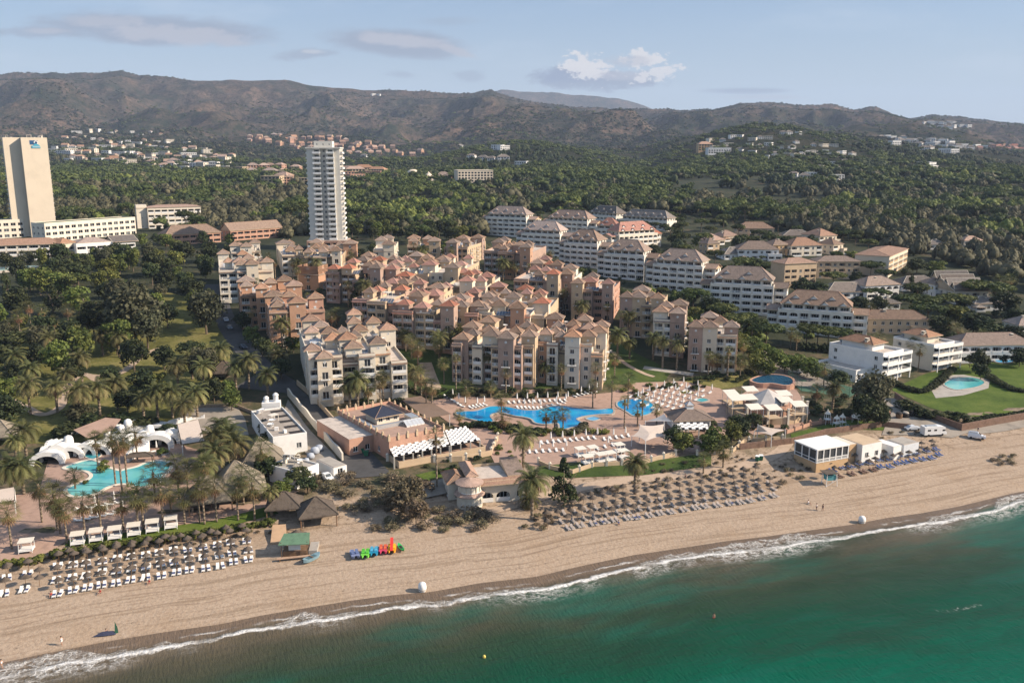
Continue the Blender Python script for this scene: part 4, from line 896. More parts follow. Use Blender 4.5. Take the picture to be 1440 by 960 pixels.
def crown_mesh(seed, kind, ncl, per, size=.42):
    nr = np.random.default_rng(seed); Cs, Ns, Ts, Ss = [], [], [], []
    for i in range(ncl):
        if kind == 'pine':     # flat umbrella
            a = nr.uniform(0, 2*np.pi); rr = math.sqrt(nr.uniform(0, 1))*.80; c = np.array([rr*math.cos(a), rr*math.sin(a), .78+.17*(1-rr*rr)+nr.uniform(-.04, .03)]); rad = np.array([.30, .30, .12])*nr.uniform(.8, 1.25)
        elif kind == 'cone':
            t = nr.uniform(0, 1); a = nr.uniform(0, 2*np.pi); rr = .8*(1-t)+.05; c = np.array([rr*math.cos(a)*.8, rr*math.sin(a)*.8, .12+.82*t]); rad = np.array([.3, .3, .09])*(1.15-t*.7)
        elif kind == 'column':
            t = nr.uniform(0, 1); a = nr.uniform(0, 2*np.pi); rr = .45*(1-t**2)+.1; c = np.array([rr*math.cos(a), rr*math.sin(a), .12+.8*t]); rad = np.array([.4, .4, .14])*nr.uniform(.7, 1)
        elif kind == 'shrub':
            a = nr.uniform(0, 2*np.pi); rr = math.sqrt(nr.uniform(0, 1))*.66; c = np.array([rr*math.cos(a), rr*math.sin(a), .25+.42*(1-rr)*nr.uniform(.4, 1)]); rad = np.array([.36, .36, .34])*nr.uniform(.6, 1.1)
        else:
            d = nr.normal(size=3); d /= np.linalg.norm(d); rr = nr.uniform(.2, 1)**.45; c = d*rr*np.array([.68, .68, .34])+np.array([0, 0, .60]); rad = np.array([.34, .34, .19])*nr.uniform(.6, 1.15)
        n = per; d = nr.normal(size=(n, 3)); d[:, 2] = np.abs(d[:, 2])*np.where(nr.uniform(size=n) < .75, 1, -1); d /= np.linalg.norm(d, axis=1)[:, None]
        Cs.append(c+d*rad*(nr.uniform(.75, 1.05, n)[:, None])); nn = d+nr.normal(size=(n, 3))*.45; nn /= np.linalg.norm(nn, axis=1)[:, None]; Ns.append(nn)
        Ts.append(np.clip(nr.uniform(.25, .75)+nr.normal(size=n)*.14, 0, 1)); Ss.append(nr.uniform(.5, 1.3, n)*size*.1)
    return cards(nr, np.concatenate(Cs), np.concatenate(Ns), np.concatenate(Ss), np.concatenate(Ts))
def trunk_mb(kind, seed):
    rg = random.Random(seed); mb = MB(); h = .72 if kind == 'pine' else .42
    if kind in ('shrub',): h = .25
    mb.bar((0, 0, -.06), (rg.uniform(-.03, .03), rg.uniform(-.03, .03), h), .045, 6, r2=.03)
    for i in range(5 if kind != 'shrub' else 3):
        a = i*1.26+rg.uniform(-.3, .3); q = .5 if kind != 'column' else .2; mb.bar((0, 0, h*rg.uniform(.75, .98)), (math.cos(a)*q, math.sin(a)*q, h+.18 if kind != 'shrub' else .5), .022, 5, r2=.008)
    return mb
TREEK = {}
def tree_proto(kind, lm, seed, ncl, per, size):
    V, Fc, t = crown_mesh(seed, kind, ncl, per, size); me = np_mesh('crown', V, Fc, lm, attrs={'tint': t})
    return me, trunk_mb(kind, seed).mesh('trunk', M_BARK)
def lump_mesh(seed, kind, nl, ncard, csize, ru=7, rv=4):
    """crown as overlapping rough lumps plus a fringe of leaf clumps"""
    nr = np.random.default_rng(seed); V = []; Fc = []; T = []
    for i in range(nl):
        a = i*2.4+nr.uniform(-.4, .4); rr = math.sqrt((i+.3)/nl)
        if kind == 'pine': c = np.array([rr*.68*math.cos(a), rr*.68*math.sin(a), .80-.10*rr*rr+nr.uniform(-.03, .03)]); q = np.array([.40, .40, .14])*nr.uniform(.75, 1.2)
        else: c = np.array([rr*.62*math.cos(a), rr*.62*math.sin(a), .66-.26*rr+nr.uniform(-.09, .12)]); q = np.array([.42, .42, .25])*nr.uniform(.7, 1.2)
        tn = nr.uniform(.25, .7); b = len(V)
        for v in range(rv+1):
            ph = math.pi*(v+.15)/(rv+.3)
            for u in range(ru):
                th = 2*math.pi*(u+.5*(v % 2))/ru; k = nr.uniform(.78, 1.18); V.append(c+q*k*np.array([math.sin(ph)*math.cos(th), math.sin(ph)*math.sin(th), math.cos(ph)])); T.append(tn+nr.normal()*.1)
        for v in range(rv):
            for u in range(ru): Fc.append([b+v*ru+u, b+(v+1)*ru+u, b+(v+1)*ru+(u+1) % ru, b+v*ru+(u+1) % ru])
    V, Fc, T = np.array(V), np.array(Fc), np.clip(np.array(T), 0, 1); V2, F2, T2 = crown_mesh(seed+9, kind, max(3, ncard//9), 9, csize)
    return np.concatenate([V, V2]), np.concatenate([Fc, F2+len(V)]), np.concatenate([T, T2])
KINDS = {'pine': ('stone_pine', 'pine', L_PINE, 26, 60, .62), 'oak': ('broadleaf_tree', 'tree', L_OAK, 26, 62, .62), 'euc': ('eucalyptus_tree', 'tree', L_EUC, 40, 60, .5),
         'brown': ('broadleaf_tree', 'tree', L_BRW, 28, 60, .6), 'lime': ('broadleaf_tree', 'tree', L_LIME, 24, 60, .62), 'cone': ('conifer_tree', 'tree', L_OAK, 30, 50, .55),
         'column': ('cypress_tree', 'tree', L_OAK, 18, 60, .6), 'shrub': ('garden_shrub', 'shrub', L_OAK, 12, 60, .85), 'dshrub': ('dune_bush', 'bush', L_DUNE, 12, 45, .7), 'reed': ('reed_clump', 'tree', L_DUNE, 26, 50, .6), 'hedgeb': ('garden_shrub', 'shrub', L_LIME, 12, 60, .85)}
SH = {'reed': 'round', 'pine': 'pine', 'oak': 'round', 'euc': 'round', 'brown': 'round', 'lime': 'round', 'cone': 'cone', 'column': 'column', 'shrub': 'shrub', 'dshrub': 'shrub', 'hedgeb': 'shrub'}
def tree(kind, x, y, h, r, rg, label=None, group=None, z=None):
    nm, cat, lm, ncl, per, size = KINDS[kind]
    if kind not in TREEK: TREEK[kind] = [tree_proto(SH[kind], lm, 50+i*7+len(kind), ncl, per, size) for i in range(3 if kind not in ('oak', 'pine') else 5)]
    cr, tr = rg.choice(TREEK[kind])
    root = empty(nm, (x, y, G(x, y) if z is None else z), rg.uniform(0, 6.28), label, cat, group)
    obj('crown', cr, root, (0, 0, 0), 0, (r, r, h)); obj('trunk', tr, root, (0, 0, 0), 0, (h*.6, h*.6, h)); return root
# palms ------------------------------------------------------------
def date_crown(seed, n=46, R0=4.2, dry=10):
    nr = np.random.default_rng(seed); V = []; Fc = []; T = []; MI = []
    for k in range(n+dry):
        az = k*2.399+nr.uniform(-.2, .2); isdry = k >= n
        el = nr.uniform(-.75, -.35) if isdry else math.asin(min(.98, 1-1.45*(k/n)))+nr.uniform(-.1, .1); L = R0*(nr.uniform(.55, .75) if isdry else nr.uniform(.85, 1.08))
        p = np.array([0, 0, 0.]); d = el; seg = 7; pts = []
        for s in range(seg+1):
            pts.append(p.copy()); st = L/seg; p = p+st*np.array([math.cos(d)*math.cos(az), math.cos(d)*math.sin(az), math.sin(d)]); d -= .30*(1 if not isdry else .6)*(.5+s/seg)
        side = np.array([-math.sin(az), math.cos(az), 0]); tn = float(np.clip((.35+.5*(k/n)+nr.normal()*.12) if not isdry else nr.uniform(), 0, 1))
        for s in range(seg):
            a, b = pts[s], pts[s+1]; wv = R0*.145*math.sin(math.pi*min(1, (s+1.1)/(seg+.6)))**.7+.04
            for sg in (-1, 1):
                for j in range(3):
                    c0 = a+(b-a)*(j/3); c1 = a+(b-a)*((j+.95)/3); tip = c1+(b-a)*.5+side*sg*wv-np.array([0, 0, wv*.35])
                    i0 = len(V); V += [c0, c1, tip+(b-a)*.16, tip]; Fc.append([i0, i0+1, i0+2, i0+3]); T += [tn]*4; MI.append(1 if isdry else 0)
    return np_mesh('crown', np.array(V), np.array(Fc), [L_PALM, L_DRYF], mi=MI, attrs={'tint': np.array(T)})
def fan_crown(seed, n=34, R0=1.9, dry=12):
    nr = np.random.default_rng(seed); V = []; Fc = []; T = []; MI = []
    for k in range(n+dry):
        isdry = k >= n; az = k*2.399; el = (-1.2+nr.uniform(-.15, .15)) if isdry else math.asin(1-1.55*(k+.5)/n)
        L = R0*nr.uniform(.5, .7)*(1 if not isdry else .8); d = np.array([math.cos(el)*math.cos(az), math.cos(el)*math.sin(az), math.sin(el)]); c = d*L; side = np.array([-math.sin(az), math.cos(az), 0]); up = np.cross(d, side)
        tn = float(np.clip(.3+.4*k/n+nr.normal()*.15, 0, 1)); r = R0*.48
        i0 = len(V); V += [d*.1-side*.03, d*.1+side*.03, c+side*.03, c-side*.03]; Fc.append([i0, i0+1, i0+2, i0+3]); T += [tn]*4; MI.append(int(isdry))
        for j in range(7):
            a = (j-3)*.42; e = math.cos(a)*d+math.sin(a)*side; e2 = math.cos(a+.2)*d+math.sin(a+.2)*side; sag = np.array([0, 0, -.28*r])
            i0 = len(V); V += [c, c+e*r*.5-side*.02, c+(e+e2)/2*r*1.25+sag, c+e2*r*.5]; Fc.append([i0, i0+1, i0+2, i0+3]); T += [tn]*4; MI.append(int(isdry))
    return np_mesh('crown', np.array(V), np.array(Fc), [L_PALM, L_DRYF], mi=MI, attrs={'tint': np.array(T)})
PALMC = {'d': [date_crown(1), date_crown(2, 38, 4.4, 16), date_crown(3, 52, 3.9, 6), date_crown(7, 34, 4.5, 14)], 'f': [fan_crown(4), fan_crown(5, 28, 2.0, 18), fan_crown(6, 38, 1.8, 8), fan_crown(8, 24, 2.1, 14)]}
def palm_trunk(r0, r1, n=9):
    mb = MB(); 
    for i in range(n): z = i/n; w = r0+(r1-r0)*z; mb.lathe([(w*1.0, z-.004), (w*1.12, z+1/n)], 7)
    mb.lathe([(r1*1.6, .93), (r1*2.2, 1.0), (r1, 1.04)], 7); return mb.mesh('trunk', M_PBARK, True)
PTR = {'d': palm_trunk(.036, .034), 'f': palm_trunk(.022, .016)}
PALMS = []
def palm(kind, px, py, h, rg, size=1.0, group=None, label=None, bx=None):
    w = P(px, py, dz=h) if bx is None else None; x, y = (w.x, w.y) if w is not None else bx
    z = G(x, y); size *= 1.12 if kind == 'd' else 1.12; root = empty('date_palm' if kind == 'd' else 'fan_palm', (x, y, z), rg.uniform(0, 6.28), label, 'palm tree', group)
    obj('crown', rg.choice(PALMC[kind]), root, (0, 0, h), 0, size*rg.uniform(.9, 1.1)); t = obj('trunk', PTR[kind], root, (0, 0, 0), 0, (h*1.0 if kind == 'f' else 9, h if kind == 'f' else 9, h)); t.scale = (10, 10, h); PALMS.append(root); return root
# ---------------------------------------------------------------- far houses
HP = {}
def house_proto(k):
    if k in HP: return HP[k]
    kind, wm, tile, w, d, h = k; parts = []
    mb = MB(); mb.box(-w/2, w/2, 0, d, -5, h); wall = mb.mesh('wall', wm); rb = MB()
    class _F: pass
    if kind == 'flat': mb = MB(); mb.box(-w/2-.3, w/2+.3, -.3, d+.3, h+.01, h+.5); roof = mb.mesh('roof', wm)
    else:
        o = empty('tmp', (0, 0, 0)); r = add_roof(o, kind, -w/2, w/2, 0, d, h, tile, .6, None if kind != 'gable' else d*.42); roof = r.data; bpy.data.objects.remove(r); bpy.data.objects.remove(o)
    mb = MB(); n = max(2, int(w/3.6)); f = max(1, int(h/3)); bw = w/n
    for i in range(n):
        for j in range(f): x = -w/2+(i+.5)*bw; z = j*3+.6; mb.box(x-bw*.32, x+bw*.32, -.06, -.01, z, z+1.9)
    for j in range(f):
        for i in range(max(1, int(d/5))): y = (i+.5)*d/max(1, int(d/5)); mb.box(w/2+.01, w/2+.06, y-.8, y+.8, j*3+.7, j*3+2.3)
    win = mb.mesh('windows', M_GLASS)
    HP[k] = (wall, roof, win); return HP[k]
TOWN = []
def far_house(k, px, py, rot, label, grp, sc_=1.0, name='far_house', cat='house'):
    x, y = PG(px, py); w, r, n = house_proto(k); root = empty(name, (x, y, G(x, y)), R(rot), label, cat, grp); root.scale = (sc_,)*3
    obj('wall', w, root); obj('roof', r, root); obj('windows', n, root); TOWN.append((x, y, k[3]*sc_)); return root
HW = [('hip', M_WHITE, T_PNK, 15, 11, 6.4), ('flat', M_WHITE, T_PNK, 14, 11, 6.6), ('gable', M_PALE, T_ORG, 16, 11, 6), ('flat', M_PALE, T_PNK, 22, 12, 9.3), ('hip', M_CREAM, T_ORG, 13, 10, 6.2), ('flat', M_WHITE, T_PNK, 30, 12, 6.4)]
rg = random.Random(5)
def town_rows(rows, kinds, lab, grp, rot=(-40, 40), sc_=(.9, 1.25), jy=3.2):
    """rows: (x0, y0, x1, y1, n)"""
    N_ = len(rows)
    for j, (x0, y0, x1, y1, n) in enumerate(rows):
        for i in range(n):
            t = (i+.5+rg.uniform(-.3, .3))/n; k = rg.choice(kinds); look = {'hip': 'tile roofed', 'flat': 'flat roofed', 'gable': 'gabled'}[k[0]]; c = {'white_plaster': 'white', 'pale_cream_plaster': 'cream', 'cream_plaster': 'pale', 'salmon_plaster': 'salmon', 'orange_plaster': 'orange', 'pink_plaster': 'pink', 'tan_plaster': 'tan', 'ochre_plaster': 'ochre'}[k[1].name]
            rw = 'only' if N_ == 1 else ('top' if j == 0 else 'bottom' if j == N_-1 else ordw(j))
            far_house(k, x0+(x1-x0)*t+rg.uniform(-2, 2), y0+(y1-y0)*t+rg.uniform(-jy, jy), rg.uniform(*rot), f'{c} {look} house, {nth(i, n)}, {rw} row, {lab}', grp, rg.uniform(*sc_))
town_rows([(100,186,235,190,9), (85,197,262,202,14), (72,207,300,213,20), (75,216,330,224,26), (90,225,315,232,24), (205,234,320,240,8)], HW, 'the left hillside town', 'houses of the left hillside town', sc_=(.8, 1.15))
town_rows([(330,241,420,243,6), (350,250,420,252,6), (372,259,425,261,4)], [('hip', M_BRICK, T_PNK, 16, 11, 9), ('flat', M_TAN, T_ORG, 20, 11, 9)], 'salmon terraces left of tower', 'salmon terraces')
town_rows([(350,194,490,197,14), (345,201,520,204,17), (395,208,555,211,16), (455,216,592,219,13)], [('gable', M_BRICK, T_ORG, 13, 11, 6.5), ('gable', M_ORANGE, T_ORG, 13, 10, 7.5), ('hip', M_BRICK, T_PNK, 14, 11, 7)], 'orange hillside terraces', 'orange hillside terraces', sc_=(1.0, 1.35))
town_rows([(482,247,532,246,4), (484,255,530,254,4)], [('hip', M_TAN, T_ORG, 24, 12, 9), ('flat', M_BRICK, T_ORG, 20, 12, 9)], 'long terraces right of tower', 'terraces right of the tower')
town_rows([(500,223,560,228,3), (640,205,720,214,5), (650,222,740,232,5)], [('flat', M_WHITE, T_PNK, 18, 11, 6.6), ('hip', M_WHITE, T_GRY, 16, 11, 6)], 'scattered right of orange terraces', 'scattered hill houses')
town_rows([(985,200,1130,192,11), (1000,211,1180,205,12), (1040,222,1210,218,12), (1090,236,1200,236,8), (1110,250,1190,254,6)], [('flat', M_WHITE, T_PNK, 14, 11, 6.6), ('hip', M_WHITE, T_GRY, 14, 10, 6), ('flat', M_PALE, T_PNK, 18, 11, 6.4)], 'the wooded hill at right', 'houses on the wooded hill', jy=5, sc_=(.65, .95))
town_rows([(1240,196,1345,201,16), (1255,203,1400,209,15), (1290,213,1350,215,4), (1300,232,1330,246,5)], [('flat', M_WHITE, T_PNK, 18, 11, 8), ('hip', M_WHITE, T_GRY, 18, 11, 6)], 'the white village at far right', 'white village at far right')
town_rows([(1388,206,1440,210,7), (1375,211,1440,213,5)], [('flat', M_BRICK, T_RED, 16, 11, 9), ('gable', M_PINK, T_RED, 15, 11, 7)], 'red quarter at right edge', 'red houses at the right edge')
town_rows([(1300,174,1345,174,7), (1310,179,1385,180,8)], [('flat', M_WHITE, T_GRY, 22, 14, 10), ('hip', M_WHITE, T_GRY, 22, 14, 8)], 'hamlet on the right ridge', 'ridge hamlet', sc_=(.8, 1.2), jy=1.5)
town_rows([(522,135,536,135,2)], [('flat', M_WHITE, T_GRY, 26, 14, 10)], 'high on the main ridge', 'lone ridge houses', sc_=(.8, 1.1), jy=1)
far_house(('hip', M_OCHRE, T_ORG, 20, 12, 9), 992, 212, 5, 'ochre villa standing out on the left shoulder of the wooded hill', None, 1.3)
far_house(('flat', M_WHITE, T_ORG, 34, 14, 8), 1012, 216, 5, 'broad bright white villa on the left shoulder of the wooded hill', None, 1.2)
far_house(('flat', M_CREAM, T_ORG, 40, 30, 19), 669, 264, 12, 'large blank beige box shaped hall rising from the wood', None, 1.0, 'assembly_hall', 'hall')
far_house(('flat', M_WHITE, T_ORG, 46, 14, 4), 655, 267, -4, 'long low white canopy building in front of the beige hall', None, 1.0, 'sports_hall', 'hall')
far_house(('hip', M_BRICK, T_BRN, 20, 16, 9), 623, 258, 0, 'brick red low hall left of the beige hall', None, 1.0, 'sports_hall', 'hall')
for lb, px, py, r_ in (('small white dome among the trees left of the red hall', 581, 252, 9), ('white tented pavilion between the dome and the red hall', 603, 256, 8)):
    x, y = PG(px, py); root = empty('pavilion', (x, y, G(x, y)), 0, lb, 'pavilion'); mb = MB()
    mb.lathe([(r_, -3), (r_, 6)] , 14); mb.build('wall', M_PALE, root); mb = MB()
    mb.lathe([(r_+.5, 6.02)]+([(r_*math.cos(t), 6.1+r_*.8*math.sin(t)) for t in [i*.22 for i in range(7)]] if r_ == 9 else [(r_*.6, 8), (r_*.2, 11), (0, 13)]), 14); mb.build('roof', M_CREAM, root, smooth=True)
# ---------------------------------------------------------------- palms, area by area
rg = random.Random(11)
def palms(where, look, spec, group):
    """spec: 'kind px py h [size]' items; labels count from the left within the area"""
    os_ = []
    for it in spec.split(';'):
        f = it.split(); os_.append(palm(f[0], float(f[1]), float(f[2]), float(f[3]), rg, float(f[4]) if len(f) > 4 else 1.0, group))
    for kd, nm in (('date_palm', 'date palm'), ('fan_palm', 'fan palm')):
        fix_labels([o for o in os_ if o.name.split('.')[0] == kd], nm+' '+where+', {0}')
palms('in the upper left park', '', 'd 69 475 8;d 142 471 7.5;d 165 473 7.5;f 94 435 9 1.3;f 25 444 9 1.3;f 117 421 10 1.2;f 58 435 9 1.2;f 119 431 9 1.1;f 40 430 8 1.2;f 12 455 7 1.2;f 75 450 8 1.1', 'park palms')
palms('on the left lawns above the white pool club', '', 'd 38 541 9 1.1;d 110 549 9 1.1;d 137 545 8.5;d 162 538 8.5;d 77 543 8;d 42 518 8.5 .95;d 112 503 8;d 219 549 8.5;d 240 551 8;d 258 569 6.5;d 275 551 7.5;d 20 500 8 .9;d 200 560 7 .8;d 92 525 7 .8', 'lawn palms')
palms('in the grove right of the lawns, by the thatched kiosk', '', 'd 248 513 9;d 285 515 9;d 309 492 9 1.05;d 348 507 9.5 1.1;d 375 526 8.5;d 268 500 8;d 330 515 8 .9;d 392 500 7 .9;f 385 492 8 1.2', 'grove palms')
palms('around the left pool', '', 'd 33 605 7.5 1.15;d 12 657 7 1.1;d 29 655 7 .95;f 156 614 12 1.3;f 165 622 12.5 1.3;f 173 617 12 1.2;f 190 610 7 1.4;f 134 618 7 1.3;d 20 620 6 .8;f 104 668 3.5 1.2;f 215 665 6 1.4;f 238 690 5 1.5', 'left pool palms')
palms('in the row along the beach hedge', '', 'f 10 720 8 1.35;f 53 682 8.5 1.3;f 75 695 8 1.5;f 80 706 7 1.5;f 89 716 7.5 1.4;f 115 707 8 1.1;f 138 704 8 1.3;f 170 706 6.5 1.1;f 190 695 8 1.6;f 198 700 7 1.4;f 225 688 8.5 1.3;f 257 700 6 1.2;f 277 683 8.5 1.4;f 284 688 8 1.3;f 301 682 8.5 1.1;f 332 686 7.5 1.2;f 355 680 8.5 1.5;d 380 690 6 .6', 'hedge palms')
palms('between the pools and thatched roofs', '', 'd 311 599 8;d 330 622 8;d 302 634 8;d 286 653 7.5;f 287 651 9 1.3;f 367 630 8 1.4;d 300 612 8;f 262 660 8 1.5;f 248 655 8 1.5;d 322 608 8;f 340 668 7 1.3', 'thatch palms')
palms('before the cream front block', '', 'f 488 522 9 1.1;f 517 545 6.5 1.2;f 538 530 8 1.4;f 534 538 7 1.1;f 462 472 5 1.1', 'front block palms')
palms('on the lawn right of the cream front block', '', 'f 588 488 9 1.2;f 617 486 8 1.2;f 592 528 8.5 1.4;f 607 542 9.5 1.3;f 599 543 9 1.2;f 624 511 7 1.2;f 559 456 6 1.5;f 565 465 7 1.6;f 587 488 7 1.5;f 578 478 7 1.3;f 541 441 6 1.1;f 550 440 6 1.1;f 570 472 6 1.3', 'lawn right palms')
palms('in front of the medallion block', '', 'd 684 497 9.5 .95;f 736 495 6.5 1.3;f 738 515 6 1.2;d 769 513 6.5 .95;f 655 544 5.5 1.4;f 619 479 8 1.4;f 645 505 6 1.2;f 653 480 8 1.2', 'medallion palms')
palms('in the shaded courtyards', '', 'f 486 385 9 1.4;f 496 402 8 1.4;f 533 401 8 1.3;f 462 370 7 1.2;f 584 345 6 1.4;f 600 350 6 1.3;f 552 410 9 1.3;f 577 434 9 1.3;f 621 433 9 1.2;f 548 354 8 1.1;f 697 420 5 1;f 480 392 7 1.3;f 473 440 5 1.4', 'courtyard palms')
palms('among the pink blocks at centre right', '', 'f 746 376 9 1.4;f 764 383 9 1.5;f 773 388 9 1.5;f 785 394 9 1.4;f 810 402 8 1.4;f 849 417 7 1.3;f 756 382 8 1.4;f 818 475 6 1.3;f 672 378 5 1.1;f 690 380 5 1;f 838 476 7.5 1.4;f 720 372 8 1.2', 'pink block palms')
palms('before the rightmost pink blocks', '', 'd 869 470 9;d 886 482 6 .8;d 933 480 10 .85;d 953 484 9.5 .85;f 981 472 9 1.3;f 1016 480 8 1.4;f 1032 477 8 1.3;f 942 464 7 1.4;f 914 448 8 1.3;f 1009 505 6 1.2;f 1023 507 6 1.1;f 1042 507 6.5 1.3;f 1002 505 6 1.1;f 886 432 8 1.2;f 971 466 7 1.3', 'right block palms')
palms('standing around the blue pools', '', 'f 705 560 6.5 1.1;f 768 582 5 1.1;f 780 586 4 1;f 792 582 5 1.1;f 834 541 7.5 1;f 861 537 9 1.3;f 884 534 9.5 1.2;f 879 563 8.5 .9;f 897 577 5 .9;f 904 563 6 1;f 924 576 5 .9;f 646 583 3 1;f 690 543 4 1', 'blue pool palms')
palms('near the beach in the middle', '', 'd 736 612 10.5 .95;d 748.5 674 9.5 1.05;d 894 650 8 .8;f 613 613 13 1.1;f 1018 632 5 1.2;f 990 645 4 1;f 707 585 4 1.3;d 745 702 2 .7', 'beach palms')
palms('around the villas and garden houses at the right', '', 'f 1284 483 8 1.2;f 1294 491 8.5 1.2;f 1313 479 9 1.2;f 1160 517 7 1.2;d 1173 545 7 .9;f 1113 468 6 1.2;f 1121 472 6 1.2;f 1225 432 8 1.3;f 1252 436 8 1.2;f 1236 474 5 1.3;f 1268 440 7 1.1;f 1283 443 7 1.1;f 1149 548 5 1.1;f 1335 455 6 1.4;f 1346 462 6 1.3;f 1407 395 7 1.6;f 1420 392 7 1.5;f 1383 470 6 1.3', 'villa palms')
pb_ = []
for r_, x0, x1, y0, y1 in BLK:
    k, q = math.cos(r_.rotation_euler.z), math.sin(r_.rotation_euler.z)
    for j in range(3 if x1-x0 > 12 else 2):
        lx, ly = (rg.uniform(x0, x1), y0-rg.uniform(3, 6.5)) if j < 2 else (x1+rg.uniform(2.5, 4), rg.uniform(y0, y1)); pb_.append(palm('f' if rg.random() < .8 else 'd', 0, 0, rg.uniform(7, 11), rg, rg.uniform(.85, 1.1), 'palms at the foot of the resort blocks', None, (r_.location.x+lx*k-ly*q, r_.location.y+lx*q+ly*k)))
pb_.sort(key=lambda o: o.location.y)
for q in range(0, len(pb_), 16): fix_labels(pb_[q:q+16], 'palm at the foot of resort blocks, {0}, '+('nearest rank' if q == 0 else ordw(q//16)+' rank back'))
# ---------------------------------------------------------------- keep plants out of walls and pools
EXC = []
def register_exclusions():
    for o in bpy.data.objects:
        if o.type == 'MESH' and o.parent is not None and o.parent.parent is None and o.name.split('.')[0] in ('wing', 'tower', 'wall', 'podium', 'main_slab', 'rear_slab', 'attic', 'end_wing', 'corner_bay', 'garage_wing', 'stair_tower', 'body', 'terrace_wall'):
            r = o.parent; xs = [v.co for v in o.data.vertices]
            x0, x1 = min(v.x for v in xs), max(v.x for v in xs); y0, y1 = min(v.y for v in xs), max(v.y for v in xs)
            EXC.append((r.location.x, r.location.y, r.rotation_euler.z, x0, x1, y0, y1))
def blocked(x, y, m=2.0):
    for cx, cy, rz, x0, x1, y0, y1 in EXC:
        dx, dy = x-cx, y-cy
        if abs(dx)+abs(dy) > 160: continue
        k, q = math.cos(rz), math.sin(rz); u, v = dx*k+dy*q, -dx*q+dy*k
        if x0-m < u < x1+m and y0-m < v < y1+m: return True
    return False
register_exclusions()
def inpoly(x, y, pg):
    c = False; j = len(pg)-1
    for i in range(len(pg)):
        xi, yi = pg[i]; xj, yj = pg[j]
        if (yi > y) != (yj > y) and x < (xj-xi)*(y-yi)/(yj-yi)+xi: c = not c
        j = i
    return c
CLEAR = [[(190,500),(245,470),(300,470),(310,520),(230,540),(185,520)], [(100,520),(190,515),(180,545),(100,540)], [(390,520),(420,520),(560,670),(470,670),(440,600)], [(290,440),(330,440),(350,520),(400,560),(330,560)], [(600,545),(1260,520),(1440,640),(1440,960),(0,960),(0,560),(300,560),(460,600)],
         [(860,480),(960,540),(860,560)], [(560,490),(640,490),(700,560),(560,560)], [(1040,505),(1130,540),(1160,530),(1080,490)]]
def clear(px, py): return any(inpoly(px, py, c) for c in CLEAR)
HCL = [(-120,398),(-120,326),(60,330),(190,322),(290,334),(400,340),(300,345),(235,372),(110,392)]
TREES = []
def scatter(poly, n, kinds, hr, rr=(.42, .6), mind=5.0, seed=0, region='', pad=1.5, ign=False, shield=False):
    rg = random.Random(seed); W = [PG(*p) for p in poly]; xs = [w[0] for w in W]; ys = [w[1] for w in W]; got = []; t = 0
    while len(got) < n and t < n*40:
        t += 1; x, y = rg.uniform(min(xs), max(xs)), rg.uniform(min(ys), max(ys))
        if not inpoly(x, y, W) or any((x-a)**2+(y-b)**2 < mind*mind for a, b in got[-400:]): continue
        h = rg.uniform(*hr); r = h*rg.uniform(*rr)
        if blocked(x, y, min(r*.55, 3)+pad): continue
        px, py = proj(x, y, G(x, y))
        if not ign and clear(px, py): continue
        if ign and inpoly(px, py, HCL): continue
        if shield and any(blocked(x, y+q, .5) for q in (5, 9, 13, 17)): h *= .45; r *= .5
        got.append((x, y)); TREES.append((rg.choice(kinds), x, y, h, r, region))
def T(kind, px, py, h, r, region, top=True):
    """a single tree by the photo pixel of its crown's middle"""
    w = P(px, py, dz=h*.62); TREES.append((kind, w.x, w.y, h, r, region))
A1, A2, A3 = 'in the upper left park', 'behind the left lawns', 'beside the access road'
for s in [('euc', 187, 432, 23, 12.5), ('euc', 172, 415, 18, 9), ('euc', 205, 455, 15, 8), ('euc', 288, 432, 17, 8.5), ('oak', 215, 368, 13, 7), ('oak', 232, 392, 11, 6), ('oak', 258, 352, 12, 8), ('oak', 292, 352, 11, 7), ('lime', 150, 375, 10, 7), ('lime', 118, 368, 11, 7), ('pine', 105, 400, 11, 7), ('cone', 72, 410, 15, 4.5), ('column', 8, 398, 14, 2.6), ('lime', 40, 390, 11, 6.5), ('oak', 20, 420, 12, 7), ('oak', 20, 478, 8, 8), ('oak', 5, 500, 9, 7), ('oak', 90, 385, 9, 6), ('oak', 130, 445, 13, 7), ('oak', 60, 460, 11, 6), ('oak', 100, 470, 12, 6), ('lime', 10, 545, 8, 5), ('oak', 12, 575, 9, 6), ('oak', 52, 500, 8, 6), ('oak', 25, 520, 8, 5)]: T(*s, A1)
for s in [('oak', 100, 520, 8, 5), ('oak', 155, 528, 6, 4.5), ('oak', 200, 535, 8, 6), ('shrub', 165, 585, 4, 5), ('shrub', 125, 585, 4, 4), ('oak', 178, 560, 7, 5), ('shrub', 95, 600, 5, 5), ('oak', 300, 545, 8, 4), ('lime', 325, 558, 7, 4), ('lime', 322, 545, 6, 3), ('oak', 230, 500, 8, 5), ('oak', 268, 490, 7, 6), ('shrub', 205, 590, 3.5, 4), ('shrub', 235, 600, 3, 4), ('brown', 112, 578, 5, 5)]: T(*s, A2)
for s in [('lime', 355, 468, 7, 4.2), ('lime', 390, 492, 6, 3.5), ('oak', 368, 485, 7, 4), ('lime', 412, 482, 6, 4), ('oak', 340, 450, 7, 4.5), ('oak', 395, 515, 7, 4), ('lime', 560, 440, 6, 4), ('lime', 545, 432, 6, 5), ('oak', 527, 424, 7, 5), ('cone', 508, 405, 13, 6.5), ('cone', 517, 398, 12, 5), ('oak', 505, 425, 7, 5), ('lime', 628, 345, 7, 5), ('lime', 620, 350, 6, 4)]: T(*s, A3)
A4 = 'in the woods above the white blocks'; A5 = 'along the drive'; A6 = 'among the garden houses at right'
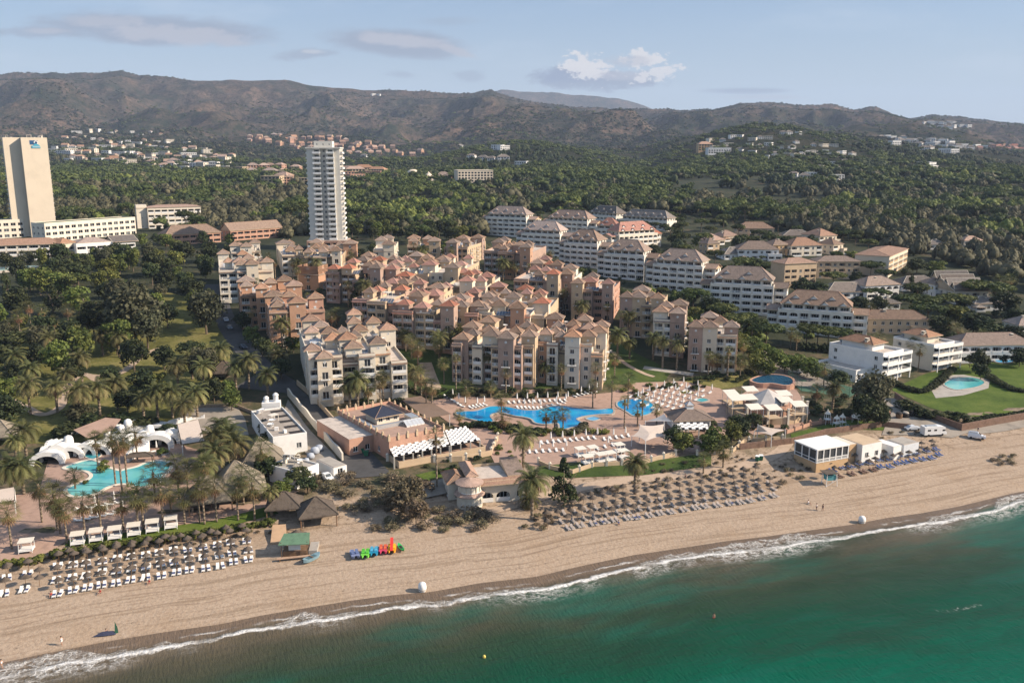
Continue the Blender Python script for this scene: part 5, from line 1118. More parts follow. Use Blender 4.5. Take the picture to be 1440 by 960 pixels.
for s in [('pine', 905, 450, 9, 6), ('pine', 975, 420, 10, 7), ('oak', 1000, 428, 9, 6), ('pine', 1018, 440, 9, 7), ('pine', 1035, 455, 9, 7), ('pine', 1058, 462, 9, 7), ('pine', 1078, 470, 9, 7), ('lime', 985, 470, 6, 4), ('lime', 1055, 485, 8, 5), ('lime', 1072, 492, 7, 5), ('lime', 1042, 478, 7, 5), ('lime', 1090, 500, 7, 5), ('lime', 1104, 508, 7, 5), ('lime', 1120, 508, 7, 5), ('lime', 1136, 514, 7, 4.6), ('lime', 1068, 510, 7, 4.8), ('lime', 1080, 516, 6, 4), ('lime', 1150, 520, 6, 4), ('pine', 1135, 468, 8, 6), ('pine', 1150, 470, 8, 6), ('pine', 1165, 472, 8, 6), ('pine', 1182, 474, 8, 5.5), ('pine', 1196, 478, 7, 5), ('lime', 1062, 498, 6, 4)]: T(*s, A5)
for s in [('pine', 1048, 372, 9, 9), ('pine', 1075, 378, 8, 8), ('oak', 1130, 402, 9, 7), ('oak', 1150, 405, 8, 6), ('pine', 1172, 392, 8, 7), ('pine', 1225, 378, 9, 8), ('pine', 1245, 388, 8, 6), ('column', 1282, 395, 9, 2.4), ('pine', 1290, 410, 9, 8), ('pine', 1288, 428, 10, 10), ('pine', 1305, 440, 9, 8), ('pine', 1345, 425, 8, 9), ('lime', 1345, 440, 9, 7), ('oak', 1370, 452, 10, 8), ('oak', 1390, 460, 9, 8), ('pine', 1372, 408, 11, 9), ('pine', 1400, 412, 11, 9), ('oak', 1415, 425, 11, 8), ('oak', 1430, 445, 9, 7), ('pine', 1232, 415, 7, 7), ('oak', 1290, 372, 9, 7), ('lime', 1315, 375, 8, 7), ('oak', 1210, 425, 7, 5), ('oak', 1425, 470, 8, 7), ('oak', 1322, 455, 9, 7), ('pine', 1100, 340, 8, 8), ('oak', 1185, 325, 9, 7), ('lime', 1196, 360, 8, 6), ('oak', 1376, 505, 8, 5), ('oak', 1380, 520, 6, 4), ('oak', 1180, 532, 6, 5), ('oak', 1435, 500, 7, 5)]: T(*s, A6)
for s in [('euc', 1228, 548, 15, 7), ('oak', 1222, 575, 9, 5.5), ('oak', 1238, 582, 6, 4), ('cone', 1215, 560, 10, 5), ('oak', 1060, 590, 5, 3)]: T(*s, 'left of the car park')
for s in [('lime', 1030, 604, 6, 3.6), ('oak', 1043, 598, 6.5, 3.6), ('oak', 948, 612, 6, 4), ('lime', 960, 620, 5.5, 4), ('lime', 1005, 612, 6, 4), ('lime', 995, 622, 5.5, 4), ('lime', 1013, 622, 5.5, 3.4), ('cone', 793, 668, 12, 3.8), ('reed', 575, 690, 9, 4.5), ('reed', 560, 700, 7, 4.2), ('reed', 585, 715, 6, 3.2), ('oak', 420, 668, 5, 3.5), ('lime', 400, 683, 4, 3.5), ('oak', 432, 680, 4, 3), ('oak', 375, 655, 6, 4), ('oak', 372, 600, 5, 2.4), ('oak', 378, 615, 4.5, 2.6), ('oak', 560, 565, 3.5, 3), ('shrub', 515, 562, 3, 3)]: T(*s, 'near the beach restaurants')
# woodland behind
scatter([(0,560),(0,380),(230,365),(330,420),(300,560)], 62, ['oak', 'oak', 'euc', 'lime'], (7, 13), seed=1, mind=5.8, region=A1)
scatter([(200,345),(330,345),(310,460),(250,440)], 16, ['oak', 'lime'], (7, 10), seed=2, mind=6, region=A1)
scatter([(420,560),(420,345),(1060,345),(1060,520),(860,480),(600,560)], 95, ['oak', 'lime', 'shrub', 'shrub'], (3.5, 7), seed=3, mind=4.5, region='between the resort blocks', pad=.3, shield=True)
scatter([(1180,560),(1180,380),(1440,380),(1440,520),(1260,520)], 26, ['oak', 'oak', 'pine'], (6, 10), seed=4, mind=7, region=A6, shield=True)
scatter([(480,345),(480,325),(680,332),(670,348)], 26, ['oak', 'pine', 'lime'], (8, 12), seed=5, mind=6, region='behind the resort')
scatter([(868,350),(872,322),(940,305),(1010,300),(1240,345),(1262,372),(1090,395),(1000,398),(930,372)], 90, ['pine', 'oak', 'pine', 'oak'], (7, 10), (.5, .65), 5.5, seed=15, region='around the tile roofed houses', shield=True)
scatter([(655,335),(660,300),(870,300),(870,322),(840,340),(760,330)], 40, ['pine', 'oak', 'lime'], (6, 9), (.5, .6), 5.5, seed=16, region='by the back white blocks', shield=True)
scatter([(655,360),(740,345),(850,368),(990,395),(1095,440),(1180,475),(1060,480),(900,450),(850,400),(760,372)], 60, ['oak', 'pine', 'oak', 'lime'], (5, 8), (.5, .6), 5, seed=17, region='along the white row', shield=True)
NEAR_N = len(TREES)
scatter([(-60,345),(-60,300),(180,290),(440,300),(660,296),(680,333),(480,330),(400,335)], 620, ['oak', 'pine', 'oak', 'brown', 'lime'], (9, 14), (.42, .62), 6.2, seed=6, region='in the woods behind the hotel', ign=True, shield=True)
scatter([(660,332),(660,292),(960,300),(1230,345),(1500,420),(1500,300),(660,285)], 700, ['pine', 'brown', 'oak', 'brown', 'euc'], (9, 15), (.42, .62), 6.8, seed=7, region=A4, ign=True, shield=True)
scatter([(-90,300),(-90,246),(1560,246),(1560,310),(1100,300),(400,300)], 5200, ['oak', 'pine', 'brown', 'oak'], (9, 15), (.45, .7), 8.5, seed=8, region='', ign=True)
# ---------------------------------------------------------------- single trees and the woodland mass
def near_town(x, y):
    for a, b, w in TOWN:
        if abs(x-a) < w*.55+5 and -26-w*.3 < y-b < 16: return True
    return False
TA = np.array([(a, b, w) for a, b, w in TOWN])
def town_mask(X, Y, m=0):
    k = np.zeros(len(X), bool)
    for a, b, w in TA: k |= (np.abs(X-a) < w*.55+5+m) & (Y-b > -26-w*.3) & (Y-b < 16+m)
    return k
TREES = [t for t in TREES if t[2] < 1000 or not near_town(t[1], t[2])]
def app(t): return t[3]*1230/t[2]
LOOK = {'reed': 'tall dry reed clump', 'pine': 'umbrella pine', 'oak': 'dark round tree', 'euc': 'dusty eucalyptus', 'brown': 'brownish tree', 'lime': 'yellow green tree', 'cone': 'dark conifer', 'column': 'narrow cypress', 'shrub': 'dark shrub'}
BX = np.array([t[1] for t in TREES]); BY = np.array([t[2] for t in TREES]); fB = fbm(BX/75, BY/120, 61, 3); fP = fbm(BX/90+9, BY/90, 67, 3)
TREES = [t if i < NEAR_N else (('brown' if b > .57 and t[2] < 950 else 'pine' if p > .56 else 'lime' if p < .36 and b < .45 else t[0]),)+t[1:] for i, (t, b, p) in enumerate(zip(TREES, fB, fP))]
first, rest = TREES[:NEAR_N], sorted(TREES[NEAR_N:], key=lambda t: -app(t))
cap = {'tree': 292, 'pine tree': 150, 'shrub': 200}; ind = []; mass_ = []
for t in first+rest:
    c = 'pine tree' if t[0] == 'pine' else 'shrub' if 'shrub' in t[0] else 'tree'
    if t[5] and cap[c] > 0: cap[c] -= 1; ind.append(t)
    else: mass_.append(t)
rg = random.Random(3); groups = {}
for k, x, y, h, r, reg in ind:
    o = tree(k, x, y, h, r, rg, None, LOOK[k]+'s '+reg); groups.setdefault((k, reg), []).append(o)
for (k, reg), os_ in groups.items():
    if len(os_) == 1: os_[0]['label'] = 'only '+LOOK[k]+' '+reg
    elif len(os_) > 24:      # count them in ranks away from the beach
        os_.sort(key=lambda o: o.location.y); n = math.ceil(len(os_)/20); sz = math.ceil(len(os_)/n)
        for q in range(n):
            fix_labels(os_[q*sz:(q+1)*sz], LOOK[k]+' '+reg+', {0}, '+('nearest rank' if q == 0 else ordw(q)+' rank back'))
    else: fix_labels(os_, LOOK[k]+' '+reg+', {0}')
def merged(name, items, protos, mats, label, cat=None, kind='stuff', seed=1):
    """items: (proto index, x, y, z, rx, rz, rot)"""
    nr = np.random.default_rng(seed); Vs, Fs, Ts, Ms = [], [], [], []; off = 0
    byp = {}
    for it in items: byp.setdefault(it[0], []).append(it[1:])
    for pi, L in byp.items():
        V, Fc, t, mi = protos[pi]; A = np.array(L); n = len(A); c, s = np.cos(A[:, 5]), np.sin(A[:, 5])
        X = (V[None, :, 0]*c[:, None]-V[None, :, 1]*s[:, None])*A[:, 3:4]+A[:, 0:1]; Y = (V[None, :, 0]*s[:, None]+V[None, :, 1]*c[:, None])*A[:, 3:4]+A[:, 1:2]; Z = V[None, :, 2]*A[:, 4:5]+A[:, 2:3]
        Vs.append(np.stack([X, Y, Z], -1).reshape(-1, 3)); Fs.append((Fc[None]+(np.arange(n)*len(V))[:, None, None]).reshape(-1, 4)+off); off += n*len(V)
        Ts.append(np.clip(t[None, :]+nr.normal(size=(n, 1))*.11, 0, 1).ravel()); Ms.append(np.full(n*len(Fc), mi))
    me = np_mesh(name, np.concatenate(Vs), np.concatenate(Fs), mats, mi=np.concatenate(Ms), attrs={'tint': np.concatenate(Ts)})
    return obj(name, me, kind=kind, label=label, cat=cat)
MID, FARP, MM = {}, {}, [L_PINE, L_OAK, L_EUC, L_BRW, L_LIME]
for i, (k, mi) in enumerate((('pine', 0), ('oak', 1), ('euc', 2), ('brown', 3), ('lime', 4))):
    for v in range(3):
        MID[(k, v)] = (*lump_mesh(200+i*5+v, SH[k], 9, 150, .8), mi); FARP[(k, v)] = (*lump_mesh(300+i*5+v, SH[k], 6, 36, 1.2, 5, 3), mi)
PR = {}; [PR.update({('m',)+k: v}) for k, v in MID.items()]; [PR.update({('f',)+k: v}) for k, v in FARP.items()]
X = np.array([t[1] for t in mass_]); Y = np.array([t[2] for t in mass_]); Z = GN(X, Y); items = []
cl = fbm(X/70, Y/110, 83, 3)
for t, z, c_ in zip(mass_, Z, cl):
    if t[2] > 720 and c_ < .34: continue
    if t[2] > 950 and t[0] == 'brown' and rg.random() < .6: t = ('oak',)+t[1:]
    k = t[0] if t[0] in ('pine', 'oak', 'euc', 'brown', 'lime') else 'oak'; items.append((('m' if t[2] < 900 else 'f', k, rg.randrange(3)), t[1], t[2], z-1, t[4]*rg.uniform(.7, 1.25), t[3]*rg.uniform(.8, 1.15), rg.uniform(0, 6.28)))
# the wooded slopes further out
nr = np.random.default_rng(9); n = 15000; D = np.exp(nr.uniform(math.log(1150), math.log(4200), n)); A = nr.uniform(-.72, .72, n); X = A*D; Y = D
dens = fbm(X/260, Y/260, 31, 4); kp = (dens > np.interp(D, [1150, 1800, 2600, 4200], [.20, .34, .44, .50])) & ~town_mask(X, Y); X, Y, D, dens = X[kp], Y[kp], D[kp], dens[kp]; Z = GN(X, Y)
flat = fbm(X/350, Y/350, 77, 2)
for x, y, z, d, f in zip(X, Y, Z, D, flat):
    k = 'pine' if f > .5 else 'oak' if f > .38 or rg.random() < .5 else 'brown'; h = rg.uniform(5, 13)
    items.append((('f', k, rg.randrange(3)), x, y, z-1, h*rg.uniform(.35, .85), h, rg.uniform(0, 6.28)))
merged('woodland', items, PR, MM, 'dense mixed woodland of pines and broadleaf trees filling the plain and lower hills')
items = []; n = 44000; D = np.exp(nr.uniform(math.log(2300), math.log(5300), n)); A = nr.uniform(-.72, .72, n); X = A*D; Y = D
dens = fbm(X/420, Y/420, 41, 5); ridge = np.abs(D-5000) < 90; kp = (dens > .485) | (ridge & (dens > .40)); X, Y = X[kp], Y[kp]; Z = GN(X, Y)
SCR = {v: (*crown_mesh(400+v, 'shrub', 4, 7, 3.2), 1 if v < 2 else 3) for v in range(3)}
for x, y, z in zip(X, Y, Z): h = rg.uniform(4, 9.5); items.append((rg.choice([0, 0, 1, 1, 2]), x, y, z-1.5, h*rg.uniform(.7, 1.2), h, rg.uniform(0, 6.28)))
merged('hillside_scrub', items, SCR, MM, 'dark bushes and small trees dotted over the dry mountain slopes')
# ---------------------------------------------------------------- lawns, roads, decks and pools
def ground_sheet(name, pts, dz, m, world=False, flat=None, grid=5.0, label=None, kind='structure', cat=None):
    W = pts if world else [PG(*p) for p in pts]
    bm = bmesh.new(); vs = [bm.verts.new((x, y, 0)) for x, y in W]; f = bm.faces.new(vs); bmesh.ops.triangulate(bm, faces=[f])
    if flat is None:
        for ax in (0, 1):
            lo, hi = min(w[ax] for w in W), max(w[ax] for w in W); t = math.floor(lo/grid)*grid+grid
            while t < hi:
                co = [0, 0, 0]; no = [0, 0, 0]; co[ax] = t; no[ax] = 1; bmesh.ops.bisect_plane(bm, geom=bm.verts[:]+bm.edges[:]+bm.faces[:], plane_co=co, plane_no=no); t += grid
    V = np.array([v.co[:] for v in bm.verts]); Z = GN(V[:, 0], V[:, 1])+dz if flat is None else np.full(len(V), flat)
    for v, z in zip(bm.verts, Z): v.co.z = z
    bm.normal_update()
    for f in bm.faces:
        if f.normal.z < 0: f.normal_flip()
    me = bpy.data.meshes.new(name); bm.to_mesh(me); bm.free(); me.materials.append(m); return obj(name, me, kind=kind, label=label, cat=cat)
def smooth_line(L, n=6):
    out = []
    for i in range(len(L)-1):
        p0, p1, p2, p3 = L[max(0, i-1)], L[i], L[i+1], L[min(len(L)-1, i+2)]
        for k in range(n):
            t = k/n; out.append(tuple(.5*((2*p1[j])+(-p0[j]+p2[j])*t+(2*p0[j]-5*p1[j]+4*p2[j]-p3[j])*t*t+(-p0[j]+3*p1[j]-3*p2[j]+p3[j])*t**3) for j in (0, 1)))
    out.append(tuple(L[-1])); return out
def smooth_loop(L, n=4):
    q = smooth_line([L[-1]]+L+[L[0], L[1]], n); return q[n:-n-1]
def offset_line(W, d):
    out = []
    for i, (x, y) in enumerate(W):
        a = W[max(0, i-1)]; b = W[min(len(W)-1, i+1)]; dx, dy = b[0]-a[0], b[1]-a[1]; l = math.hypot(dx, dy) or 1; out.append((x-dy/l*d, y+dx/l*d))
    return out
def offset_loop(W, d):
    n = len(W); A = sum(W[i][0]*W[(i+1) % n][1]-W[(i+1) % n][0]*W[i][1] for i in range(n)); d = d if A > 0 else -d; out = []
    for i in range(n):
        a, b = W[i-1], W[(i+1) % n]; dx, dy = b[0]-a[0], b[1]-a[1]; l = math.hypot(dx, dy) or 1; out.append((W[i][0]+dy/l*d, W[i][1]-dx/l*d))
    return out
def ribbon(name, line, w, dz, m, label=None, px=True, kind='structure'):
    W = smooth_line([PG(*p) for p in line] if px else line, 6); A, B = offset_line(W, w/2), offset_line(W, -w/2); V = []; n = len(W)
    for k in range(3):
        for (ax, ay), (bx, by) in zip(A, B): V.append((ax+(bx-ax)*k/2, ay+(by-ay)*k/2))
    V = np.array(V); V = np.c_[V, GN(V[:, 0], V[:, 1])+dz]
    Fc = np.array([(k*n+i, k*n+i+1, (k+1)*n+i+1, (k+1)*n+i)[::-1] for k in range(2) for i in range(n-1)]); o = obj(name, np_mesh(name, V, Fc, m), kind=kind)
    if label: o['label'] = label
    return o
def grass_mat(name, a, b_, c):
    m, nt, b = nodes(name); p = pos(nt); s = math_(nt, 'ADD', math_(nt, 'MULTIPLY', noise(nt, .12, 5, .6, p), .6), math_(nt, 'MULTIPLY', noise(nt, 1.2, 4, .7, p), .4))
    nt.links.new(ramp(nt, s, [(.35, a), (.5, b_), (.66, c)]), b.inputs['Base Color']); b.inputs['Roughness'].default_value = .9; b.inputs['Specular IOR Level'].default_value = .15; bump(nt, b, noise(nt, 5, 3, .8, p), .5, .1); return m
G_DRY = grass_mat('dry_park_grass', (.06, .06, .018), (.14, .135, .038), (.26, .21, .085)); G_GRN = grass_mat('watered_grass', (.045, .075, .012), (.085, .125, .020), (.14, .165, .035))
G_RESORT = grass_mat('resort_grass', (.03, .05, .012), (.055, .085, .02), (.10, .12, .03))  # darker green grass of the resort lawns
M_TERR = mat('terracotta_paving', (.40, .265, .20), .85, .14, .6, bmp=.2, bs=3); M_PATH = mat('pale_sandy_path', (.44, .33, .24), .95, .15, .6); M_ASPH = mat('asphalt_road', (.075, .072, .07), .9, .2, .3); M_CONC = mat('pale_concrete', (.40, .36, .31), .9, .15, .4)
M_LOT = mat('dusty_parking_surface', (.30, .26, .215), .95, .2, .2); M_STONE = mat('stone_wall', (.34, .26, .19), .95, .3, 1.5, bmp=.5, bs=4); M_BRKW = mat('brown_brick_wall', (.20, .125, .09), .95, .25, 1.2)
M_COURT = mat('tennis_green', (.07, .14, .09), .8, .12, .3)
ground_sheet('lawn', [(0,470),(120,440),(230,410),(318,430),(325,520),(300,560),(250,588),(110,622),(0,625)], .07, G_DRY)
ground_sheet('lawn', [(562,478),(622,470),(648,530),(655,552),(600,556),(560,552)], .07, G_RESORT)
ground_sheet('lawn', [(655,540),(740,548),(870,540),(925,548),(945,522),(885,492),(868,470),(840,500),(760,520),(700,540)], .075, G_RESORT)
ground_sheet('lawn', [(948,540),(1000,525),(1060,520),(1080,535),(1030,545),(960,556)], .07, G_DRY)
ground_sheet('lawn', [(1252,548),(1300,526),(1360,512),(1470,505),(1470,575),(1400,585),(1352,586),(1310,574)], .07, G_GRN)
ground_sheet('lawn', [(92,768),(92,757),(200,742),(300,728),(380,712),(392,722),(300,745),(200,762)], .09, G_GRN)
ground_sheet('lawn', [(760,655),(830,648),(905,650),(1000,636),(1000,655),(905,668),(800,672),(755,668)], .09, G_RESORT)
ground_sheet('lawn', [(1113,622),(1112,610),(1190,590),(1285,600),(1270,606),(1190,604)], .08, G_GRN)
ground_sheet('lawn', [(584,668),(640,655),(650,664),(600,676)], .09, G_GRN)
ribbon('footpath', [(80,512),(125,528),(165,526),(187,512),(198,500),(225,490)], 2.6, .13, M_PATH); ribbon('footpath', [(8,560),(35,572),(60,583),(85,572),(92,548),(110,530)], 2.6, .14, M_PATH); ribbon('footpath', [(125,528),(140,540),(150,552)], 2.2, .15, M_PATH)
ribbon('footpath', [(862,495),(880,512),(905,525),(920,530)], 1.8, .13, M_PATH); ribbon('footpath', [(598,510),(605,530),(612,548)], 4.5, .13, M_PATH); ribbon('footpath', [(745,548),(752,560)], 2.5, .14, M_TERR)
ribbon('footpath', [(905,517),(940,522),(975,527)], 3.4, .14, M_CONC)
ribbon('promenade', [(600,735),(700,716),(780,694),(860,678),(950,669),(1050,654),(1092,638),(1108,622)], 3.2, .12, M_PATH)
ribbon('road', [(300,400),(308,425),(322,460),(345,492),(372,520),(405,543)], 8, .14, M_ASPH)
ground_sheet('road', [(330,545),(372,520),(412,538),(480,602),(520,634),(552,668),(486,674),(478,645),(440,598),(402,553)], .16, M_ASPH)
ground_sheet('road', [(250,578),(330,566),(345,590),(350,612),(300,612),(262,594)], .13, M_LOT)
ground_sheet('service_yard', [(405,562),(470,640),(492,676),(452,684),(432,640),(395,590)], .12, M_LOT)
ribbon('road', [(1030,478),(1080,502),(1120,520),(1170,545)], 6.5, .13, M_LOT)
ground_sheet('road', [(1060,520),(1100,512),(1150,528),(1140,545),(1085,538)], .15, M_LOT)
ribbon('road', [(1250,560),(1290,585),(1340,600),(1400,598),(1480,580)], 7.5, .13, M_LOT)
ground_sheet('parking_place', [(1256,575),(1300,586),(1375,604),(1340,616),(1290,612),(1240,612)], .15, M_LOT)
ground_sheet('pool_terrace', [(598,566),(640,556),(700,560),(770,560),(860,552),(895,538),(960,536),(1012,546),(1040,560),(1060,585),(1040,600),(1002,632),(905,648),(850,650),(760,655),(700,660),(690,640),(640,600)], .10, M_TERR)
ground_sheet('pool_terrace', [(1040,556),(1080,530),(1120,548),(1140,580),(1120,604),(1060,612),(1040,600)], .11, M_TERR)
ground_sheet('pool_terrace', [(0,790),(0,700),(55,690),(70,640),(150,640),(240,620),(300,640),(330,690),(420,690),(400,706),(300,732),(200,745),(95,760),(60,782)], .10, M_TERR)
ground_sheet('sun_deck', [(1308,546),(1322,528),(1355,527),(1392,534),(1390,546),(1355,556),(1316,560)], .12, M_CONC)
ground_sheet('tennis_court', [(1108,534),(1148,529),(1212,549),(1194,559),(1127,550)], .12, M_COURT)
ground_sheet('terrace', [(588,683),(640,672),(655,690),(600,702)], .5, M_LOT)
def water_mat(name, shallow, deep, sc_=.15):
    m, nt, b = nodes(name); p = pos(nt); nt.links.new(ramp(nt, noise(nt, sc_, 3, .5, p), [(.38, shallow), (.62, deep)]), b.inputs['Base Color']); b.inputs['Roughness'].default_value = .07; b.inputs['IOR'].default_value = 1.33
    bump(nt, b, noise(nt, 1.6, 4, .6, p), .25, .08); return m
W_BLUE = water_mat('bright_blue_pool_water', (.015, .36, .62), (.006, .22, .52)); W_TURQ = water_mat('turquoise_pool_water', (.16, .50, .47), (.07, .38, .42)); W_DEEP = water_mat('dark_basin_water', (.03, .10, .17), (.02, .07, .13))
def pool(label, loop, wm, coping=M_CONC, cw=.55, raised=0.0, world=False, n=4):
    W = smooth_loop(loop if world else [PG(*p) for p in loop], n); cx = sum(p[0] for p in W)/len(W); cy = sum(p[1] for p in W)/len(W); z = max(G(x, y) for x, y in W[::4])+.16+raised
    root = empty('swimming_pool', (cx, cy, z), 0, label, 'swimming pool'); L = [(x-cx, y-cy) for x, y in W]; O = offset_loop(L, cw); k = len(L)
    o = ground_sheet('water', L, 0, wm, world=True, flat=.02, kind=None); o.parent = root
    mb = MB()
    for i in range(k):
        j = (i+1) % k; a, b, c, d = L[i], L[j], O[j], O[i]
        q = [(a[0], a[1], .10), (b[0], b[1], .10), (c[0], c[1], .10), (d[0], d[1], .10)]; nz = (b[0]-a[0])*(d[1]-a[1])-(b[1]-a[1])*(d[0]-a[0]); mb.poly(q if nz > 0 else q[::-1])
        mb.poly([(*d, .10), (*c, .10), (*c, -1.2-raised), (*d, -1.2-raised)]); mb.poly([(*a, .10), (*b, .10), (*b, -.3), (*a, -.3)])
    mb.build('coping', coping, root); return root
pool('long bright blue lagoon pool with a wavy outline in the resort centre', [(641,582),(654,580),(666,580),(676,577.5),(686,573),(693,572),(705,572.6),(718,575),(730,577.5),(743,579),(758,578),(773,574),(790,573),(804,575),(818,577),(840,578),(860,576.5),(861,583),(849,584),(838,584.6),(820,587),(810,591),(818,597.5),(804,602.5),(789,605),(785,597),(766,598),(753,596),(748,591),(737,588),(723,586),(712,583),(702,581.5),(691,584),(689,588),(693,594),(682,594.8),(665,591.5),(652,588)], W_BLUE)
pool('round bright blue pool with tall palms around it right of the lagoon pool', [(870,565),(885,562),(902,562.6),(913,566),(920,571.5),(919,577),(913,582),(902,585),(891,585),(883,580),(876,576),(869,571.5)], W_BLUE)
pool('small round whirlpool on the headland of the lagoon pool', [(825,589),(834,586.6),(843,589),(834,592)], water_mat('whirlpool_water', (.10, .35, .6), (.2, .5, .7)))
pool('small pale whirlpool beside the restaurant with awnings', [(979,563),(987,560.5),(996,563),(987,565.6)], MATS.get('x') or W_TURQ)
pool('oval raised fountain basin with dark blue water behind the awning restaurant', [(1057,541),(1064,535),(1080,531),(1098,532.5),(1112,538),(1114,545),(1105,548),(1086,545),(1068,545)], W_DEEP, M_BRICK, .8, .9)
pool('big turquoise free form pool with pale rim at the left beach club', [(92,658),(108,652),(125,648),(138,651),(150,658),(167,663),(177,661),(194,657),(208,651),(225,649),(237,652),(238,659),(229,668),(219,680),(197,685),(183,681),(165,681),(149,686),(137,693),(119,698),(101,697),(95,689),(106,682),(124,676),(131,669),(124,663),(108,661)], W_TURQ, M_PALE, .9)
pool('small turquoise plunge pool in front of the white spa arch', [(118,640),(132,634),(142,640),(130,646)], W_TURQ, M_PALE, .3); pool('second small turquoise plunge pool between white spa walls', [(190,628),(199,622),(206,626),(198,634)], W_TURQ, M_PALE, .3)
pool('turquoise kidney pool on the bright lawn of the sea villas', [(1328,541),(1338,534),(1357,531),(1375,533),(1384,538),(1377,543),(1361,546.6),(1342,548)], W_TURQ)
pool('small blue pool beside the arched villa at right edge', [(1399,508),(1408,504.5),(1424,506),(1422,510),(1406,511)], W_BLUE)
pool('long turquoise hotel pool cut by the left edge', [(-30,381),(10,377),(48,374),(50,378),(10,383),(-30,388)], W_TURQ)
# island bar planter in the lagoon pool
# ---------------------------------------------------------------- walls, hedges, fences
def wall_line(name, line, h, t, m, label, cat='wall', cap=None, posts=0, px=True, wave=0.0):
    W = [PG(*p) for p in line] if px else line; W = W if not wave else smooth_line(W, 10); cx, cy = W[0]; z = G(cx, cy); root = empty(name, (cx, cy, z), 0, label, cat); A, B = offset_line(W, t/2), offset_line(W, -t/2); mb = MB()
    for i in range(len(W)-1):
        q = [A[i], A[i+1], B[i+1], B[i]]; Z = [G(*p)-z for p in q]; hh = [h+wave*math.sin(i*.9), h+wave*math.sin((i+1)*.9)]; H_ = [hh[0], hh[1], hh[1], hh[0]]
        vs = [(p[0]-cx, p[1]-cy, zz-.8) for p, zz in zip(q, Z)]+[(p[0]-cx, p[1]-cy, zz+k) for p, zz, k in zip(q, Z, H_)]
        mb.faces(vs, [(4, 5, 6, 7)[::-1], (0, 1, 5, 4), (2, 3, 7, 6), (1, 2, 6, 5), (3, 0, 4, 7)])
    mb.build('body', m, root)
    if posts:
        L = sum(math.hypot(W[i+1][0]-W[i][0], W[i+1][1]-W[i][1]) for i in range(len(W)-1)); n = max(2, int(L/posts)); pm = None
        for k in range(n+1):
            s = L*k/n
            for i in range(len(W)-1):
                l = math.hypot(W[i+1][0]-W[i][0], W[i+1][1]-W[i][1])
                if s <= l+1e-6 or i == len(W)-2: t_ = min(1, s/l); x, y = W[i][0]+(W[i+1][0]-W[i][0])*t_, W[i][1]+(W[i+1][1]-W[i][1])*t_; break
                s -= l
            if pm is None: pb = MB(); q = t*.5+.16; pb.box(-q, q, -q, q, -.5, h+.35); pb.box(-q-.07, q+.07, -q-.07, q+.07, h+.35, h+.47); pb.lathe([(q, h+.47), (q*.7, h+.72), (0, h+.9)], 6); pm = pb.mesh('post', cap or m)
            obj('post', pm, root, (x-cx, y-cy, G(x, y)-z))
    return root
def hedge(line, h, w, lm, label, n=None, name='hedge', cat='hedge'):
    W = smooth_line([PG(*p) for p in line], 5); items = []; rg = random.Random(len(W)); L = sum(math.hypot(W[i+1][0]-W[i][0], W[i+1][1]-W[i][1]) for i in range(len(W)-1)); cx, cy = W[0]; V, F_, t, _ = (*crown_mesh(77, 'shrub', 9, 34, 1.5), 0)
    Vs, Fs, Ts, off = [], [], [], 0; k = max(3, int(L/(w*.75)))
    for j in range(k):
        s = L*(j+.5)/k
        for i in range(len(W)-1):
            l = math.hypot(W[i+1][0]-W[i][0], W[i+1][1]-W[i][1])
            if s <= l or i == len(W)-2: q = min(1, s/max(l, .01)); x, y = W[i][0]+(W[i+1][0]-W[i][0])*q, W[i][1]+(W[i+1][1]-W[i][1])*q; break
            s -= l
        a = rg.uniform(0, 6.28); sc_ = rg.uniform(.85, 1.2); c, sn = math.cos(a), math.sin(a); X = np.c_[(V[:, 0]*c-V[:, 1]*sn)*w*.75*sc_+x-cx, (V[:, 0]*sn+V[:, 1]*c)*w*.75*sc_+y-cy, V[:, 2]*h*1.15*sc_+G(x, y)-G(cx, cy)]
        Vs.append(X); Fs.append(F_+off); off += len(V); Ts.append(np.clip(t+rg.uniform(-.12, .12), 0, 1))
    o = obj(name, np_mesh(name, np.concatenate(Vs), np.concatenate(Fs), lm, attrs={'tint': np.concatenate(Ts)}), None, (cx, cy, G(cx, cy))); return tag(o, label, cat)
hedge([(0,797),(30,794),(62,789)], 1.5, 1.8, L_LIME, 'short clipped hedge at the left edge above the far left parasols'); hedge([(72,783),(120,775),(200,764),(300,751),(384,737)], 1.5, 2.0, L_LIME, 'long clipped green hedge between the beach club lawn and parasol rows')
hedge([(648,602),(690,600),(730,606),(762,612)], 1.8, 3, L_OAK, 'dark hedge along the lower side of the lagoon pool'); hedge([(790,612),(815,608),(822,600)], 1.6, 2.5, L_BRW, 'brownish planting below the right end of the lagoon pool')
hedge([(1268,572),(1300,588),(1340,590),(1352,597)], 3.0, 4.5, L_OAK, 'big loose hedge along the brick wall left of the villa lawn'); hedge([(1358,597),(1400,590),(1470,582)], 1.8, 2.5, L_OAK, 'lower hedge on top of the brick wall at right'); hedge([(1255,540),(1300,552),(1340,520)], 1.6, 2.5, L_OAK, 'hedge between the two sea villas and the pool')
hedge([(445,560),(500,556),(560,548),(600,556)], 1.6, 2.5, L_OAK, 'planting strip at the foot of the cream front block'); hedge([(960,535),(1000,531),(1045,525)], 1.0, 1.6, L_OAK, 'low hedge on the lawn before the rightmost pink block'); hedge([(1390,530),(1420,548),(1450,552)], 1.5, 3, L_OAK, 'hedge by the brown pergola at the right edge')
hedge([(1125,492),(1180,497),(1215,500)], 3.2, 2.6, L_OAK, 'tall dark hedge below the nearest white apartment block')
wall_line('boundary_wall', [(405,556),(420,574),(440,598),(460,622),(482,648)], 2.4, .45, M_PALE, 'cream wavy topped wall between the white club and the service road', wave=.22)
wall_line('boundary_wall', [(418,541),(440,560),(466,590),(480,604),(500,625)], 1.6, .35, M_TAN, 'tan wall on the right side of the service road')
